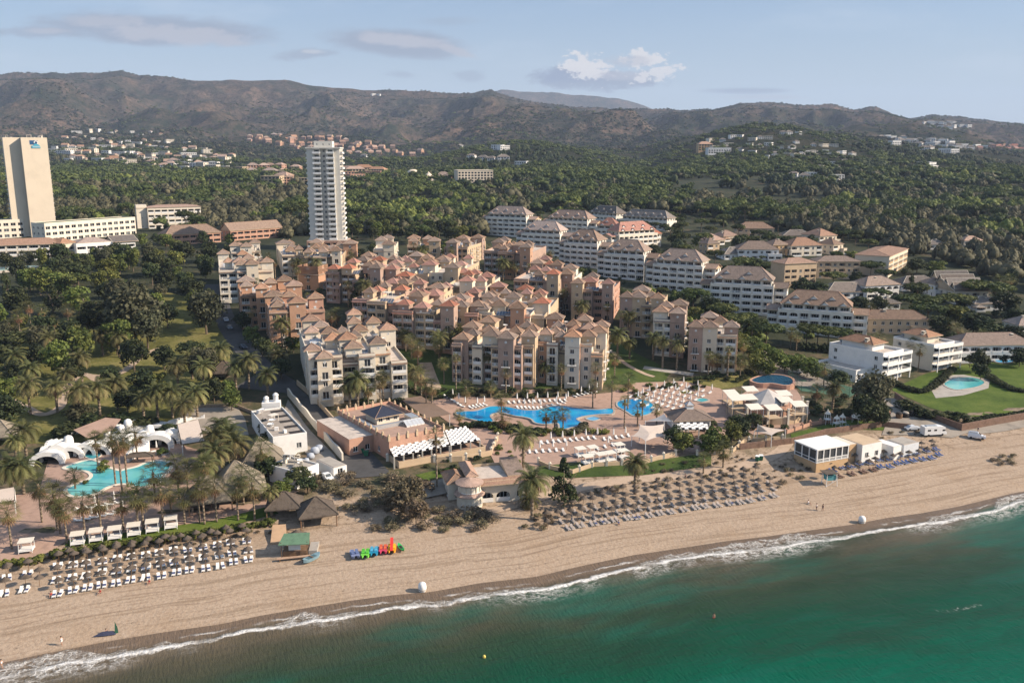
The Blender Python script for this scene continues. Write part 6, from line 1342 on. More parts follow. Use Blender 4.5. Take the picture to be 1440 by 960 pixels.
wall_line('boundary_wall', [(1258,560),(1290,584),(1352,606),(1400,597),(1480,583)], 2.2, .3, M_BRKW, 'brown brick wall around the villa lawn, turning at the car park')
wall_line('boundary_wall', [(1040,632),(1113,624),(1160,611),(1240,600),(1280,604)], 1.7, .2, M_BRKW, 'brown fence between the playground lawn and beach bars')
wall_line('balustrade', [(757,652),(775,660),(805,666),(835,656),(905,652),(950,640)], 1.1, .3, M_TAN, 'curved tan balustrade wall along the seaward edge of the pool terrace', 'balustrade', M_PALE, 4)
wall_line('balustrade', [(545,648),(600,650),(650,648),(690,640),(700,618)], 1.4, .35, M_TAN, 'curved terrace wall in front of the chequered restaurant pergola', 'balustrade', M_PALE, 4)
wall_line('balustrade', [(1105,610),(1140,598),(1190,590),(1250,586)], 1.0, .25, M_BRICK, 'salmon wall behind the playground lawn', 'balustrade', M_BRICK, 4)
wall_line('balustrade', [(372,588),(330,572),(262,574)], 1.0, .3, M_STONE, 'low stone wall beside the grey path left of the white club')
wall_line('balustrade', [(980,640),(1030,636),(1046,622),(1100,618)], 1.0, .25, M_TAN, 'low tan wall around the sail covered seating', 'balustrade', M_PALE, 5)
def fence_net(line, h, label):
    W = [PG(*p) for p in line]; cx, cy = W[0]; z = G(cx, cy); root = empty('court_fence', (cx, cy, z), 0, label, 'fence'); mb = MB(); pm = MB(); pm.bar((0, 0, 0), (0, 0, h), .07, 4); me = pm.mesh('post', M_COURT)
    for (ax, ay), (bx, by) in zip(W, W[1:]):
        L = math.hypot(bx-ax, by-ay); n = max(2, int(L/4))
        for i in range(n): t = i/n; x, y = ax+(bx-ax)*t, ay+(by-ay)*t; obj('post', me, root, (x-cx, y-cy, G(x, y)-z))
        for k in range(4): zz = h*(k+1)/4; mb.bar((ax-cx, ay-cy, zz+G(ax, ay)-z), (bx-cx, by-cy, zz+G(bx, by)-z), .035, 4)
    mb.build('rail', M_COURT, root)
fence_net([(1108,534),(1148,529),(1212,549),(1194,559),(1127,550),(1108,534)], 3.6, 'tall green fence around the tennis court')
# ---------------------------------------------------------------- restaurants, club buildings and roofs
M_THATCH = mat('weathered_thatch', (.27, .225, .17), .95, .28, .8, bmp=.8, bs=5); M_THATD = mat('dark_thatch', (.115, .09, .07), .95, .3, .9, bmp=.8, bs=5); M_SLATE = mat('blue_black_roof', (.035, .04, .06), .45, .15, .6); M_BROWNC = mat('brown_shade_cloth', (.21, .145, .105), .9, .1, .5)
def at_h(px, py, h): return P(px, py, dz=h)
def poly_building(name, label, top, H, wm, roofm, cat='building', par=.5, openings=None, body='body', z0=-2):
    """flat roofed building from the four roof corners seen in the photo (front left, front right, back right, back left)"""
    W, zb = place_h(top, H); cx = sum(w.x for w in W)/4; cy = sum(w.y for w in W)/4; rz = math.atan2(W[1].y-W[0].y, W[1].x-W[0].x); k, q = math.cos(rz), math.sin(rz)
    L = [((w.x-cx)*k+(w.y-cy)*q, -(w.x-cx)*q+(w.y-cy)*k) for w in W]; x0 = (L[0][0]+L[3][0])/2; x1 = (L[1][0]+L[2][0])/2; y0 = (L[0][1]+L[1][1])/2; y1 = (L[2][1]+L[3][1])/2
    root = empty(name, (cx, cy, zb), rz, label, cat); m = mass(root, body, x0, x1, y0, y1, H, wm, openings or {}, z0=z0, floors=1, fh=H, par=M_TRIM, bay=4)
    mb = MB(); mb.box(x0+.25, x1-.25, y0+.25, y1-.25, H+.012, H+.1); mb.build('roof', roofm, m)
    if par: parapet(m, x0, x1, y0, y1, H, wm, par)
    return root, m, (x0, x1, y0, y1)
# pool side restaurant with terrace roof
r_, m_, (x0, x1, y0, y1) = poly_building('restaurant', 'orange restaurant with roof terrace and dark pyramid canopy beside the service road', [(543,621),(616,606),(556,567),(478,579)], 5.2, M_BRICK, M_TERR, 'restaurant', .9, {'f': 'l', 'l': 'w ', 'r': 'l'})
pb = MB(); pb.box(-.3, .3, -.3, .3, 0, 1.3); pb.lathe([(.3, 1.3), (.34, 1.5), (.12, 1.85), (0, 2.0)], 8); pm = pb.mesh('parapet_post', M_TAN)
for i in range(7): t = i/6; obj('parapet_post', pm, r_, (x0+(x1-x0)*t, y0, 5.2)); obj('parapet_post', pm, r_, (x0+(x1-x0)*t, y1, 5.2))
for i in range(1, 9): t = i/9; obj('parapet_post', pm, r_, (x0, y0+(y1-y0)*t, 5.2)); obj('parapet_post', pm, r_, (x1, y0+(y1-y0)*t, 5.2))
cx, cy = (x0+x1)/2-1, (y0+y1)/2+2
lan = mass(r_, 'lantern', cx-3.4, cx+3.4, cy-3.4, cy+3.4, 7.3, M_PALE, {'f': 'w', 'r': 'w'}, z0=5.2, base=5.0, floors=1, fh=2.2, bay=2.2); add_roof(lan, 'pyr', cx-3.4, cx+3.4, cy-3.4, cy+3.4, 7.3, M_SLATE, 1.1, 2.1)
mb = MB(); mb.box(cx-6, cx+5, cy-7.6, cy-6.4, 5.25, 6.3); mb.box(cx-6.8, cx-5.6, cy-7.6, cy+2, 5.25, 6.2); mb.box(cx+5.2, cx+7.5, cy-7, cy-3, 5.25, 6.8); mb.build('duct', M_METAL, r_); solar(r_, cx+2.6, cy-9.2, 5.25, 5, 0, 'l')
mass(r_, 'low_wing', x0-7, x0-.02, y0+9, y1-1, 4.6, M_BRICK, {'f': 'w'}, z0=-2, floors=1, fh=4.4)
def chequer(label, fl, fr, br, bl, h, name='pergola', nx=None, posts=5):
    """pergola roofed with a chequer of white squares over dark gaps"""
    W, zb = place_h([fl, fr, br, bl], h); root = empty(name, (W[0].x, W[0].y, zb), 0, label, 'pergola'); L = [Vector((w.x-W[0].x, w.y-W[0].y, 0)) for w in W]; mb = MB(); fb = MB()
    lx = L[1].length; ly = ((L[3]-L[0]).length+(L[2]-L[1]).length)/2; nx = int(lx/.95); ny = max(3, int(ly/1.1))
    Q = lambda u, v: (L[0]*(1-u)+L[1]*u)*(1-v)+(L[3]*(1-u)+L[2]*u)*v
    for i in range(nx):
        fb.bar(Q(i/nx, 0)+Vector((0, 0, h-.08)), Q(i/nx, 1)+Vector((0, 0, h-.08)), .05, 4)
        for j in range(ny):
            if (i+j) % 2: continue
            a, b, c, d = Q(i/nx, j/ny), Q((i+1.05)/nx, j/ny), Q((i+1.05)/nx, (j+1.0)/ny), Q(i/nx, (j+1.0)/ny); z = h; s = .28
            mb.faces([(a.x, a.y, z), (b.x, b.y, z), (c.x, c.y, z+s), (d.x, d.y, z+s), (a.x, a.y, z-.04), (b.x, b.y, z-.04), (c.x, c.y, z+s-.04), (d.x, d.y, z+s-.04)], [(0, 1, 2, 3), (7, 6, 5, 4), (0, 4, 5, 1), (2, 6, 7, 3), (1, 5, 6, 2), (3, 7, 4, 0)])
    nb_ = MB(); nb_.prism([(q.x, q.y) for q in L], h-.3, h-.26); nb_.build('painted_shade_sheet', M_DARK, root)  # dark sheet added below the squares, painting the shade in the gaps
    mb.build('canopy', M_TRIM, root); fb.build('beam', M_WOOD, root); pb = MB(); pb.box(-.16, .16, -.16, .16, -1, h-.13); pm = pb.mesh('post', M_PALE)
    for i in range(posts+1):
        for v in (0, 1): q = Q(i/posts, v); obj('post', pm, root, (q.x, q.y, 0))
    tb = MB(); tb.lathe([(.05, 0), (.05, .72), (.5, .73), (.5, .77)], 8)
    for k in range(3): t = k*2.09; tb.box(.75*math.cos(t)-.2, .75*math.cos(t)+.2, .75*math.sin(t)-.2, .75*math.sin(t)+.2, .4, .46); tb.box(.9*math.cos(t)-.05, .9*math.cos(t)+.05, .9*math.sin(t)-.2, .9*math.sin(t)+.2, .46, .9)
    return root
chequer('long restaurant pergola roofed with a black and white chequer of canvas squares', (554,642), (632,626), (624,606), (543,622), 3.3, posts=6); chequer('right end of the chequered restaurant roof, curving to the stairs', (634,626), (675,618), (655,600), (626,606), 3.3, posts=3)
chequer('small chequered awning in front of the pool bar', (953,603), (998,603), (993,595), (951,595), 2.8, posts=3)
def flat_canopy(label, pts, h, m, name='shade_canopy', cat='canopy', sag=0, thick=.12, posts=True):
    W, zb = place_h(pts, h); o = W[0]; root = empty(name, (o.x, o.y, zb), 0, label, cat); L = [(w.x-o.x, w.y-o.y) for w in W]; mb = MB(); mb.prism(L, h, h+thick); mb.build('cloth' if sag else 'roof', m, root)
    if posts:
        pb = MB(); pb.bar((0, 0, -.5), (0, 0, h-.002), .09, 6); pm = pb.mesh('post', M_TRIM)
        for x, y in L: c = (sum(p[0] for p in L)/len(L), sum(p[1] for p in L)/len(L)); obj('post', pm, root, (x+(c[0]-x)*.05, y+(c[1]-y)*.05, 0))
    return root
flat_canopy('large brown shade roof beside the orange restaurant', [(600,588),(634,582),(592,557),(563,561)], 3.4, M_BROWNC)
def sail(label, pts, hs, m, n=10):
    """stretched sail: corners at given heights, edges curved inwards"""
    W = [P(p[0], p[1], dz=h) for p, h in zip(pts, hs)]; o = P(*pts[0]); zb = G(W[0].x, W[0].y); cx, cy, cz = sum(w.x for w in W)/len(W), sum(w.y for w in W)/len(W), sum(w.z for w in W)/len(W)
    root = empty('shade_sail', (cx, cy, zb), 0, label, 'shade sail'); C = Vector((cx, cy, cz-.35)); V = []; k = len(W); ring = []
    for i in range(k):
        a, b = W[i], W[(i+1) % k]
        for j in range(n): t = j/n; q = a.lerp(b, t); q = q.lerp(C, .16*math.sin(math.pi*t)); ring.append(q)
    mb = MB(); m_ = 5; V = [C.lerp(q, s/m_)-Vector((cx, cy, zb)) for s in range(1, m_+1) for q in ring]; N_ = len(ring)
    mb.faces([C-Vector((cx, cy, zb))]+V, [(0, 1+i, 1+(i+1) % N_) for i in range(N_)]+[(1+s*N_+i, 1+(s+1)*N_+i, 1+(s+1)*N_+(i+1) % N_, 1+s*N_+(i+1) % N_) for s in range(m_-1) for i in range(N_)]); mb.build('cloth', m, root, smooth=True)
    for w in W: pb = MB(); x, y = w.x-cx, w.y-cy; pb.bar((x*1.04, y*1.04, -.5), (x*1.01, y*1.01, w.z-zb+.15), .1, 6); pb.build('pole', M_TRIM, root)
M_SAIL = mat('tan_sail_cloth', (.60, .50, .42), .85, .06, .6)
sail('large tan tensile sail over the terrace below the round pool', [(889,613),(900,597),(934,596),(938,612),(908,620)], [3, 5.2, 5, 3, 4.4], M_SAIL); sail('pinkish sail over the seating right of the pine trees', [(1061,606),(1066,597),(1104,604),(1085,612)], [2.6, 4.6, 3.4, 3.4], M_SAIL)
sail('pale sail shaded grey beside the pool bar roof', [(908,592),(934,582),(945,592)], [3, 5, 3.4], mat('painted_shade_sail_cloth', (.5, .5, .5), .85, .05)); sail('small white sail between the two rows of round trees', [(1037,590),(1052,586),(1050,596)], [2.6, 3.6, 3], M_CANVAS)  # first sail is pale cloth with its shadow put into the grey colour
poly_building('terrace', 'tan walled dining terrace under the chequered pergola', [(556,654),(676,632),(660,612),(545,636)], 1.0, M_TAN, M_TERR, 'terrace', .7, body='terrace_wall')
# pool bar
x, y = PG(968, 600); r_ = empty('pool_bar', (x, y, G(x, y)), R(8), 'pool bar pavilion with a broad brown hip roof and a small white lantern', 'pavilion'); m = mass(r_, 'wall', -5.2, 5.2, -4, 4, 3.2, M_WHITE, {'f': 'l', 'r': 'l'}, z0=-2, floors=1); add_roof(m, 'pyr', -5.2, 5.2, -4, 4, 3.2, T_BRN, .9, 2.7)
l = mass(r_, 'lantern', -1, 1, -1, 1, 6.6, M_WHITE, {}, z0=4.2, floors=0); add_roof(l, 'pyr', -1, 1, -1, 1, 6.6, M_METAL, .2, 1.2)
# round restaurant with awnings
x, y = PG(1078, 582); r_ = empty('round_restaurant', (x, y, G(x, y)), R(10), 'salmon round restaurant with a pale faceted roof, ringed by white awnings', 'restaurant'); mb = MB(); mb.lathe([(7.2, -2), (7.2, 4.2)], 16); mb.build('wall', M_BRICK, r_)
mb = MB(); mb.lathe([(6.3, 4.21), (6.3, 4.6), (0, 8.0)], 8); mb.build('roof', mat('pale_metal_roof', (.50, .46, .42), .6, .08, .5), r_)
mb = MB(); mb.lathe([(11.5, -2), (11.5, 2.2), (11.1, 2.2), (11.1, 1.0), (7.21, 1.0)], 20); mb.build('terrace_wall', M_TAN, r_)
for i in range(9):
    a = R(200+i*18); w_ = obj('window', opening('w', 1.4, 2.0, M_BRICK), r_, (7.25*math.cos(a), 7.25*math.sin(a), 1.2), a+math.pi/2)
pb = MB(); pb.box(-.28, .28, -.28, .28, -2, 4.8); pb.box(-.36, .36, -.36, .36, 4.8, 5.0); pm = pb.mesh('column', M_PALE)
for a in (185, 215, 245, 275, 305, 335, 0, 30): obj('column', pm, r_, (11.6*math.cos(R(a)), 11.6*math.sin(R(a)), 0))
def awning_mesh(w, d):
    mb = MB(); mb.faces([(-w/2, -d/2, 2.5), (w/2, -d/2, 2.5), (w/2, d/2, 3.2), (-w/2, d/2, 3.2), (-w/2, -d/2, 2.38), (w/2, -d/2, 2.38), (w/2, d/2, 3.08), (-w/2, d/2, 3.08)], [(0, 1, 2, 3), (7, 6, 5, 4), (0, 4, 5, 1), (1, 5, 6, 2), (2, 6, 7, 3), (3, 7, 4, 0)]); cl = mb.mesh('cloth', M_CANVAS); fb = MB()
    for sx in (-1, 1):
        for sy, hh in ((-1, 2.37), (1, 3.07)): fb.bar((sx*(w/2-.15), sy*(d/2-.15), 0), (sx*(w/2-.15), sy*(d/2-.15), hh), .06, 5)
    for i in range(7): x = -w/2+.1+i*(w-.2)/6; fb.box(x-.04, x+.04, -d/2-.02, -d/2+.03, 2.2, 2.37)
    return cl, fb.mesh('frame', M_TRIM)
AW = awning_mesh(4.2, 3.8); AWL = awning_mesh(8.4, 4.0); aws = []
for i, (px, py, big) in enumerate([(1028,551,0),(1044,558,1),(1055,546,0),(1102,552,0),(1104,561,0),(1123,567,0),(1061,571,0),(1087,572,0)]):
    w = P(px, py, dz=6.0 if i not in (0, 2) else 4.5); o = empty('awning', (w.x, w.y, w.z-2.9), R(12), None, 'awning', 'white awnings of the round restaurant'); A_ = AWL if big else AW; obj('cloth', A_[0], o); obj('frame', A_[1], o); obj('deck', MB().mesh('x', M_TAN), o) if 0 else None
    mb = MB(); hw = 4.0 if big else 1.95; q = -(w.z-2.9-G(w.x, w.y))-.5
    for sx in (-hw, hw):
        for sy in (-1.8, 1.8): mb.bar((sx, sy, q), (sx, sy, 0), .12, 5)
    mb.box(-hw, hw, -1.75, 1.75, -.2, -.02); mb.build('platform', M_TAN, o); aws.append(o)
fix_labels(aws, 'white sloping awning of the round restaurant, {0} of the eight')
# beach house
x, y = PG(690, 706); r_ = empty('beach_house', (x, y, G(x, y)), R(14), 'cream beach house with a round two storey bay and tiled roofs behind the dunes', 'house')
m = mass(r_, 'wall', -3, 9, 0, 12, 4.6, M_PALE, {'f': 'aaw', 'r': 'w'}, z0=-3, floors=1, bay=3.6, par=M_TRIM); parapet(m, -3, 9, 0, 12, 4.6, M_TAN, .6); add_roof(m, 'shed', -3, 9, -.9, .8, 4.5, T_ORG, .4, .8); add_roof(m, 'shed', 5, 9, 3, 11.5, 4.9, T_BRN, .2, 1.5)
t = MB(); t.lathe([(3.0, -3), (3.0, 2.9)], 18, (-5, 0)); t.lathe([(2.7, 2.9), (2.7, 5.4)], 18, (-5, 0)); tw = t.build('round_bay', M_PALE, r_)
t = MB(); t.lathe([(3.6, 2.75), (3.6, 2.9), (2.7, 3.5)], 18, (-5, 0)); t.lathe([(3.3, 5.35), (3.3, 5.5), (0, 6.7)], 18, (-5, 0)); t.build('roof', T_ORG, tw)
for z in (.8, 3.6):
    for a in (-130, -105, -80, -55, -30): o = obj('window', opening('w', 1.0, 1.4, M_PALE), tw, (-5+(3.02 if z < 2 else 2.72)*math.cos(R(a)), (3.02 if z < 2 else 2.72)*math.sin(R(a)), z), R(a+90))
w2 = mass(r_, 'wing', -9.5, -5, 2.5, 10, 4.4, M_PALE, {'f': 'w', 'l': 'w'}, z0=-3, floors=1, roof='hip', tile=T_BRN); mass(r_, 'wing', -5, -3.02, 2, 11, 6.0, M_PALE, {}, z0=-3, floors=0, roof='hip', tile=T_ORG)
# white club building with roof voids, wavy wall and twin cupolas
r_, m_, (x0, x1, y0, y1) = poly_building('club_building', 'long white flat roofed club building with dark roof voids beside the wavy wall', [(376,618),(431,610),(394,570),(364,583)], 4.4, M_WHITE, M_GRAVEL, 'building', .5, {'f': ' ws'})
mb = MB()
for i in range(5): y = y0+(i+.5)*(y1-y0)/5; mb.box(x1-4.0, x1-.5, y-1.0, y+1.0, 4.52, 4.56)
mb.build('roof_void', M_DARK, m_); clutter(m_, x0+1, x1-5, y0+2, y1-2, 4.5, 9, random.Random(8))
x, y = PG(383, 590); r_ = empty('cupola_tower', (x, y, G(x, y)), R(10), 'small white tower block with two domed cupolas at the top of the club building', 'tower'); mb = MB(); mb.box(-2.6, 2.6, -1.6, 1.6, -1, 5.6); b_ = mb.build('body', M_WHITE, r_)
for sx, h in ((-1.4, .9), (1.3, 1.8)): mb = MB(); mb.lathe([(.75, 5.61), (.75, 5.6+h), (.9, 5.65+h), (.8, 5.95+h), (.45, 6.3+h), (0, 6.5+h)], 10, (sx, 0)); mb.build('cupola', M_WHITE, r_, smooth=False)
r_, m_, (x0, x1, y0, y1) = poly_building('club_building', 'smaller white flat roofed building with pipes on its roof behind the thatched kiosks', [(405,671),(438,658),(420,640),(390,651)], 3.8, M_WHITE, M_CONC, 'building', .5, {'f': 'w'}); clutter(m_, x0+1, x1-1, y0+1, y1-1, 3.9, 7, random.Random(9))
poly_building('storage_shed', 'white shed with low pitched roof beside the parked white pickup', [(462,660),(481,655),(470,640),(451,644)], 2.8, M_WHITE, M_CONC, 'shed', 0, {'f': 'ww'})
# thatched roofs
def thatch(label, px, py, w, d, h, rot, eave=2.4, m=None, name='thatched_pavilion', wall=True, cat='pavilion', apex=True):
    p = P(px, py, dz=h); x, y = p.x, p.y; root = empty(name, (x, y, G(x, y)), R(rot), label, cat); mb = MB(); n = 6
    e = [(-w/2, -d/2), (w/2, -d/2), (w/2, d/2), (-w/2, d/2)]; rr = max(0, (w-d)/2*.7); A, B = Vector((-rr, 0, h)), Vector((rr, 0, h))
    def pt(c, ap, t): return Vector((c[0], c[1], eave)).lerp(ap, t)-Vector((0, 0, .35*math.sin(math.pi*t)*0))
    C = [Vector((c[0], c[1], eave)) for c in e]
    for a, b, p1, p2 in ((C[0], C[1], B, A), (C[1], C[2], B, None), (C[2], C[3], A, B), (C[3], C[0], A, None)): mb.poly([a, b, p1] if p2 is None else [a, b, p1, p2])
    for c, ap in ((C[0], A), (C[1], B), (C[2], B), (C[3], A)): mb.bar(c, ap, .16, 5)
    if rr: mb.bar(A, B, .2, 5)
    mb.poly([C[3]-Vector((0, 0, .25)), C[2]-Vector((0, 0, .25)), C[1]-Vector((0, 0, .25)), C[0]-Vector((0, 0, .25))])
    for i in range(4): a, b = C[i], C[(i+1) % 4]; mb.poly([a-Vector((0, 0, .25)), b-Vector((0, 0, .25)), b, a])
    mb.build('roof', m or M_THATCH, root); pb = MB(); pb.bar((0, 0, -1), (0, 0, eave), .12, 6); pm = pb.mesh('post', M_WOOD)
    for c in e: obj('post', pm, root, (c[0]*.9, c[1]*.9, 0))
    if wall: mb = MB(); mb.box(-w*.4, w*.4, d*.05, d*.4, -1, eave-.3); mb.box(-w*.4, -w*.36, -d*.3, d*.05, -1, 1); mb.build('wall', M_STONE, root)
    return root
thatch('large steep grey thatched roof in the middle of the beach club', 331, 648, 13, 12, 8.5, 20); thatch('steep thatched roof at the left behind three tall palms', 293, 669, 10, 9, 7, 20); thatch('wide steep thatched roof just below the white club building', 364, 614, 13, 13, 8.5, 25)
thatch('thatched kiosk half hidden in the palm grove beside the lawns', 314, 506, 8, 8, 6, 10, m=M_THATD); thatch('dark hipped kiosk on thin posts at the end of the club lawn', 399, 691, 8, 7, 5.2, 10, m=M_THATD, wall=False); thatch('dark hipped stone kiosk nearest the sand, right of its twin', 444, 698, 8.5, 8, 5.5, 20, m=M_THATD)
thatch('grey thatched roof cut by the left edge above the spa', -2, 590, 10, 9, 6, 10); thatch('low thatch bar on the rocky edge of the turquoise pool', 196, 636, 7, 2.5, 2.6, 12, eave=1.9, m=M_THATD, wall=False)
def slat_roof(label, pts, h, hb):
    W, zb = place_h(pts, h); o = W[0]; root = empty('slatted_pergola', (o.x, o.y, zb), 0, label, 'pergola'); L = [Vector((w.x-o.x, w.y-o.y, h if i < 2 else hb)) for i, w in enumerate(W)]; mb = MB()
    for i in range(14):
        t0, t1 = i/14, (i+.85)/14; a, b, c, d = L[0].lerp(L[3], t0), L[1].lerp(L[2], t0), L[1].lerp(L[2], t1), L[0].lerp(L[3], t1); dn = Vector((0, 0, -.08)); mb.faces([a, b, c, d, a+dn, b+dn, c+dn, d+dn], [(0, 1, 2, 3), (7, 6, 5, 4), (0, 4, 5, 1), (1, 5, 6, 2), (2, 6, 7, 3), (3, 7, 4, 0)])
    mb.build('slats', M_SAIL, root); fb = MB()
    for a, b in ((0, 3), (1, 2)): fb.bar(L[a]-Vector((0, 0, .2)), L[b]-Vector((0, 0, .2)), .15, 4)
    fb.bar(L[0]-Vector((0, 0, .2)), L[1]-Vector((0, 0, .2)), .15, 4); fb.build('beam', M_DARK, root)
    for p in L: pb = MB(); pb.bar((p.x, p.y, -1), (p.x, p.y, p.z-.36), .14, 6); pb.build('post', M_TRIM, root)
slat_roof('sloping tan slatted pergola roof at the right end of the white spa', [(256,624),(287,619),(279,594),(250,601)], 3.2, 4.2); slat_roof('tan slatted pergola roof cut by the left edge beside the black parasol', [(-12,708),(20,702),(20,688),(-12,693)], 3.2, 3.8)
# white organic spa
def vault(root, x, y, w, d, h, rz, arch=.7):
    """hand moulded white vault with an arched mouth"""
    mb = MB(); n = 12; O = []; I = []
    for i in range(n+1): a = math.pi*i/n; q = abs(math.sin(a))**.75; O.append((-w/2*math.cos(a), h*q)); I.append((-w/2*arch*math.cos(a), h*arch*q))
    f = [(p[0], -d/2, p[1]) for p in O]; b = [(p[0]*.82, d/2, p[1]*.78) for p in O]; fi = [(p[0], -d/2, p[1]) for p in I]; bi = [(p[0], d*.1, p[1]) for p in I]
    for i in range(n): mb.poly([f[i], b[i], b[i+1], f[i+1]]); mb.poly([f[i], f[i+1], fi[i+1], fi[i]]); mb.poly([fi[i], fi[i+1], bi[i+1], bi[i]])
    mb.poly(b[::-1]); mb.poly(bi, 1); o = mb.build('vault', [M_WHITE, M_DARK], root, (x, y, -.2), rz); return o
x0_, y0_ = PG(140, 640); r_ = empty('spa_building', (x0_, y0_, G(x0_, y0_)), 0, 'white hand moulded spa building with vaults, arches and little domes behind the turquoise pool', 'building')
for px, py, w, d, h, a in [(70,648,9,7,4.6,15),(87,640,6,7,5.2,10),(103,640,7,6,4.2,10),(124,636,6,6,4.4,8),(142,634,8,7,3.8,5),(163,622,7,7,4.6,15),(180,628,5,6,5.0,0),(205,618,5,8,5.0,10),(222,626,10,7,5.2,12),(240,618,6,8,4.4,15),(190,605,8,6,3.6,10),(222,600,9,6,3.6,10),(165,600,6,6,3.8,0),(262,600,7,5,3.6,12)]:
    x, y = PG(px, py); vault(r_, x-x0_, y-y0_, w*.95, d, h*.82, R(a))
for px, py, rr, h in [(98,628,1.2,4.9),(172,612,1.0,5.2),(181,600,1.1,5.2),(212,612,1.1,5),(152,612,1.0,4.0)]:
    x, y = PG(px, py+8); mb = MB(); mb.lathe([(rr*1.25, -1), (rr*1.05, h*.6), (rr, h*.8), (rr*.75, h*.93), (0, h)], 12); mb.build('dome', M_WHITE, r_, (x-x0_, y-y0_, 0), smooth=True)
for L_ in ([(58,650),(64,640),(70,632),(100,622)], [(100,612),(150,598),(205,590)], [(180,650),(196,640),(210,634)], [(232,600),(270,590),(288,588)]):
    W = smooth_line([PG(*p) for p in L_], 5); A, B = offset_line(W, .35), offset_line(W, -.35); mb = MB()
    for i in range(len(W)-1):
        h = 2.4+.5*math.sin(i*.8); q = [A[i], A[i+1], B[i+1], B[i]]; mb.faces([(p[0]-x0_, p[1]-y0_, -1) for p in q]+[(p[0]-x0_, p[1]-y0_, h+.2*math.sin(j)) for j, p in enumerate(q)], [(7, 6, 5, 4), (0, 1, 5, 4), (2, 3, 7, 6), (1, 2, 6, 5), (3, 0, 4, 7)])
    mb.build('garden_wall', M_WHITE, r_)
ground_sheet('spa_roof_terrace', [(105,622),(150,604),(172,606),(160,622),(125,634)], 3.6, M_TERR, kind=None).parent = None
o = bpy.data.objects['spa_roof_terrace']; tag(o, 'pinkish roof terrace floor enclosed by the white spa walls', 'terrace')
# beach bars and containers at right
r_, m_, (x0, x1, y0, y1) = poly_building('beach_bar', 'white beach bar with flat roof and glazed veranda on a tan base', [(1146,634),(1187,627),(1168,613),(1122,620)], 5.4, mat('glazed_bar_wall', (.06, .065, .07), .25, .1), M_PALE, 'bar', 0)
mb = MB(); mb.box(x0-.15, x1+.15, y0-.15, y1+.15, -2, 2.0); mb.build('base_wall', M_OCHRE, r_); mb = MB(); mb.box(x0-.3, x1+.3, y0-.3, y1+.3, 5.42, 5.75); mb.build('roof', M_TRIM, r_); mb = MB()
for i in range(6): x = x0+(x1-x0)*i/5; mb.box(x-.13, x+.13, y0-.22, y0-.01, 2.0, 5.42)
for i in range(4): y = y0+(y1-y0)*i/3; mb.box(x0-.22, x0-.01, y-.13, y+.13, 2.0, 5.42)
for z in (2.1, 2.9): mb.box(x0-.24, x1+.1, y0-.26, y0-.14, z, z+.14); mb.box(x0-.26, x0-.14, y0, y1, z, z+.14)
for i in range(36): x = x0+(x1-x0)*i/36; mb.box(x, x+.09, y0-.23, y0-.15, 2.2, 2.9)
mb.build('veranda_frame', M_TRIM, r_)
poly_building('beach_kitchen', 'low annex with rooftop duct right of the glazed beach bar', [(1187,627),(1197,625),(1185,612),(1172,613)], 4.6, M_OCHRE, M_PALE, 'building', 0, {'f': 's'})
poly_building('container_cabin', 'tan roofed white cabin beside the beach bar', [(1200,629),(1228,623),(1218,606),(1190,611)], 4.6, M_WHITE, M_TAN, 'cabin', 0, {'f': 'w'}); poly_building('container_cabin', 'small white cabin with panelled side between two others', [(1245,632),(1256,629),(1251,614),(1240,617)], 3.4, M_WHITE, M_TRIM, 'cabin', 0); poly_building('container_cabin', 'white ribbed shipping container nearest the car park', [(1263,628),(1285,623),(1276,612),(1255,616)], 3.0, mat('container_white', (.62, .64, .66), .6, .06, .8), M_CONC, 'container', 0)
wall_line('boundary_wall', [(1186,642),(1230,634),(1262,630)], 1.8, .25, M_OCHRE, 'ochre wall joining the beach bar to the containers', posts=0)
# ---------------------------------------------------------------- parasols, loungers, cabanas
def umb_proto():
    mb = MB(); n = 12; V = []; nr = random.Random(2)
    mb.lathe([(1.32, 1.98), (1.30, 2.06), (.9, 2.30), (.45, 2.56), (.12, 2.80), (0, 2.92)], 14)
    mb.lathe([(.1, 2.5), (1.25, 1.99)], 14)
    for i in range(44): a = i/44*6.283; r = 1.28; mb.poly([(r*math.cos(a), r*math.sin(a), 2.06), (1.52*math.cos(a+.05), 1.52*math.sin(a+.05), 1.82+nr.uniform(-.06, .06)), (1.50*math.cos(a+.1), 1.50*math.sin(a+.1), 1.84+nr.uniform(-.05, .05)), (r*math.cos(a+.14), r*math.sin(a+.14), 2.06)])
    top = mb.mesh('canopy', M_THATD); mb = MB(); mb.bar((0, 0, -.4), (0, 0, 2.5), .05, 6); return top, mb.mesh('pole', M_WOOD)
UMB = umb_proto()
def lounger_proto(cm, fm):
    mb = MB(); mb.box(-.32, .32, -1.0, 1.0, .26, .31); mb.box(-.34, -.30, -1.0, 1.0, .22, .36); mb.box(.30, .34, -1.0, 1.0, .22, .36)
    for sx in (-.3, .3):
        for sy in (-.8, .7): mb.box(sx-.03, sx+.03, sy-.03, sy+.03, 0, .22)
    fr = mb.mesh('frame', fm); mb = MB(); mb.box(-.29, .29, -.98, .28, .312, .40); mb.faces([(-.29, .28, .312), (.29, .28, .312), (.29, .98, .68), (-.29, .98, .68), (-.29, .28, .40), (.29, .28, .40), (.29, .95, .77), (-.29, .95, .77)], [(3, 2, 1, 0), (4, 5, 6, 7), (0, 1, 5, 4), (1, 2, 6, 5), (2, 3, 7, 6), (3, 0, 4, 7)]); return fr, mb.mesh('cushion', cm)
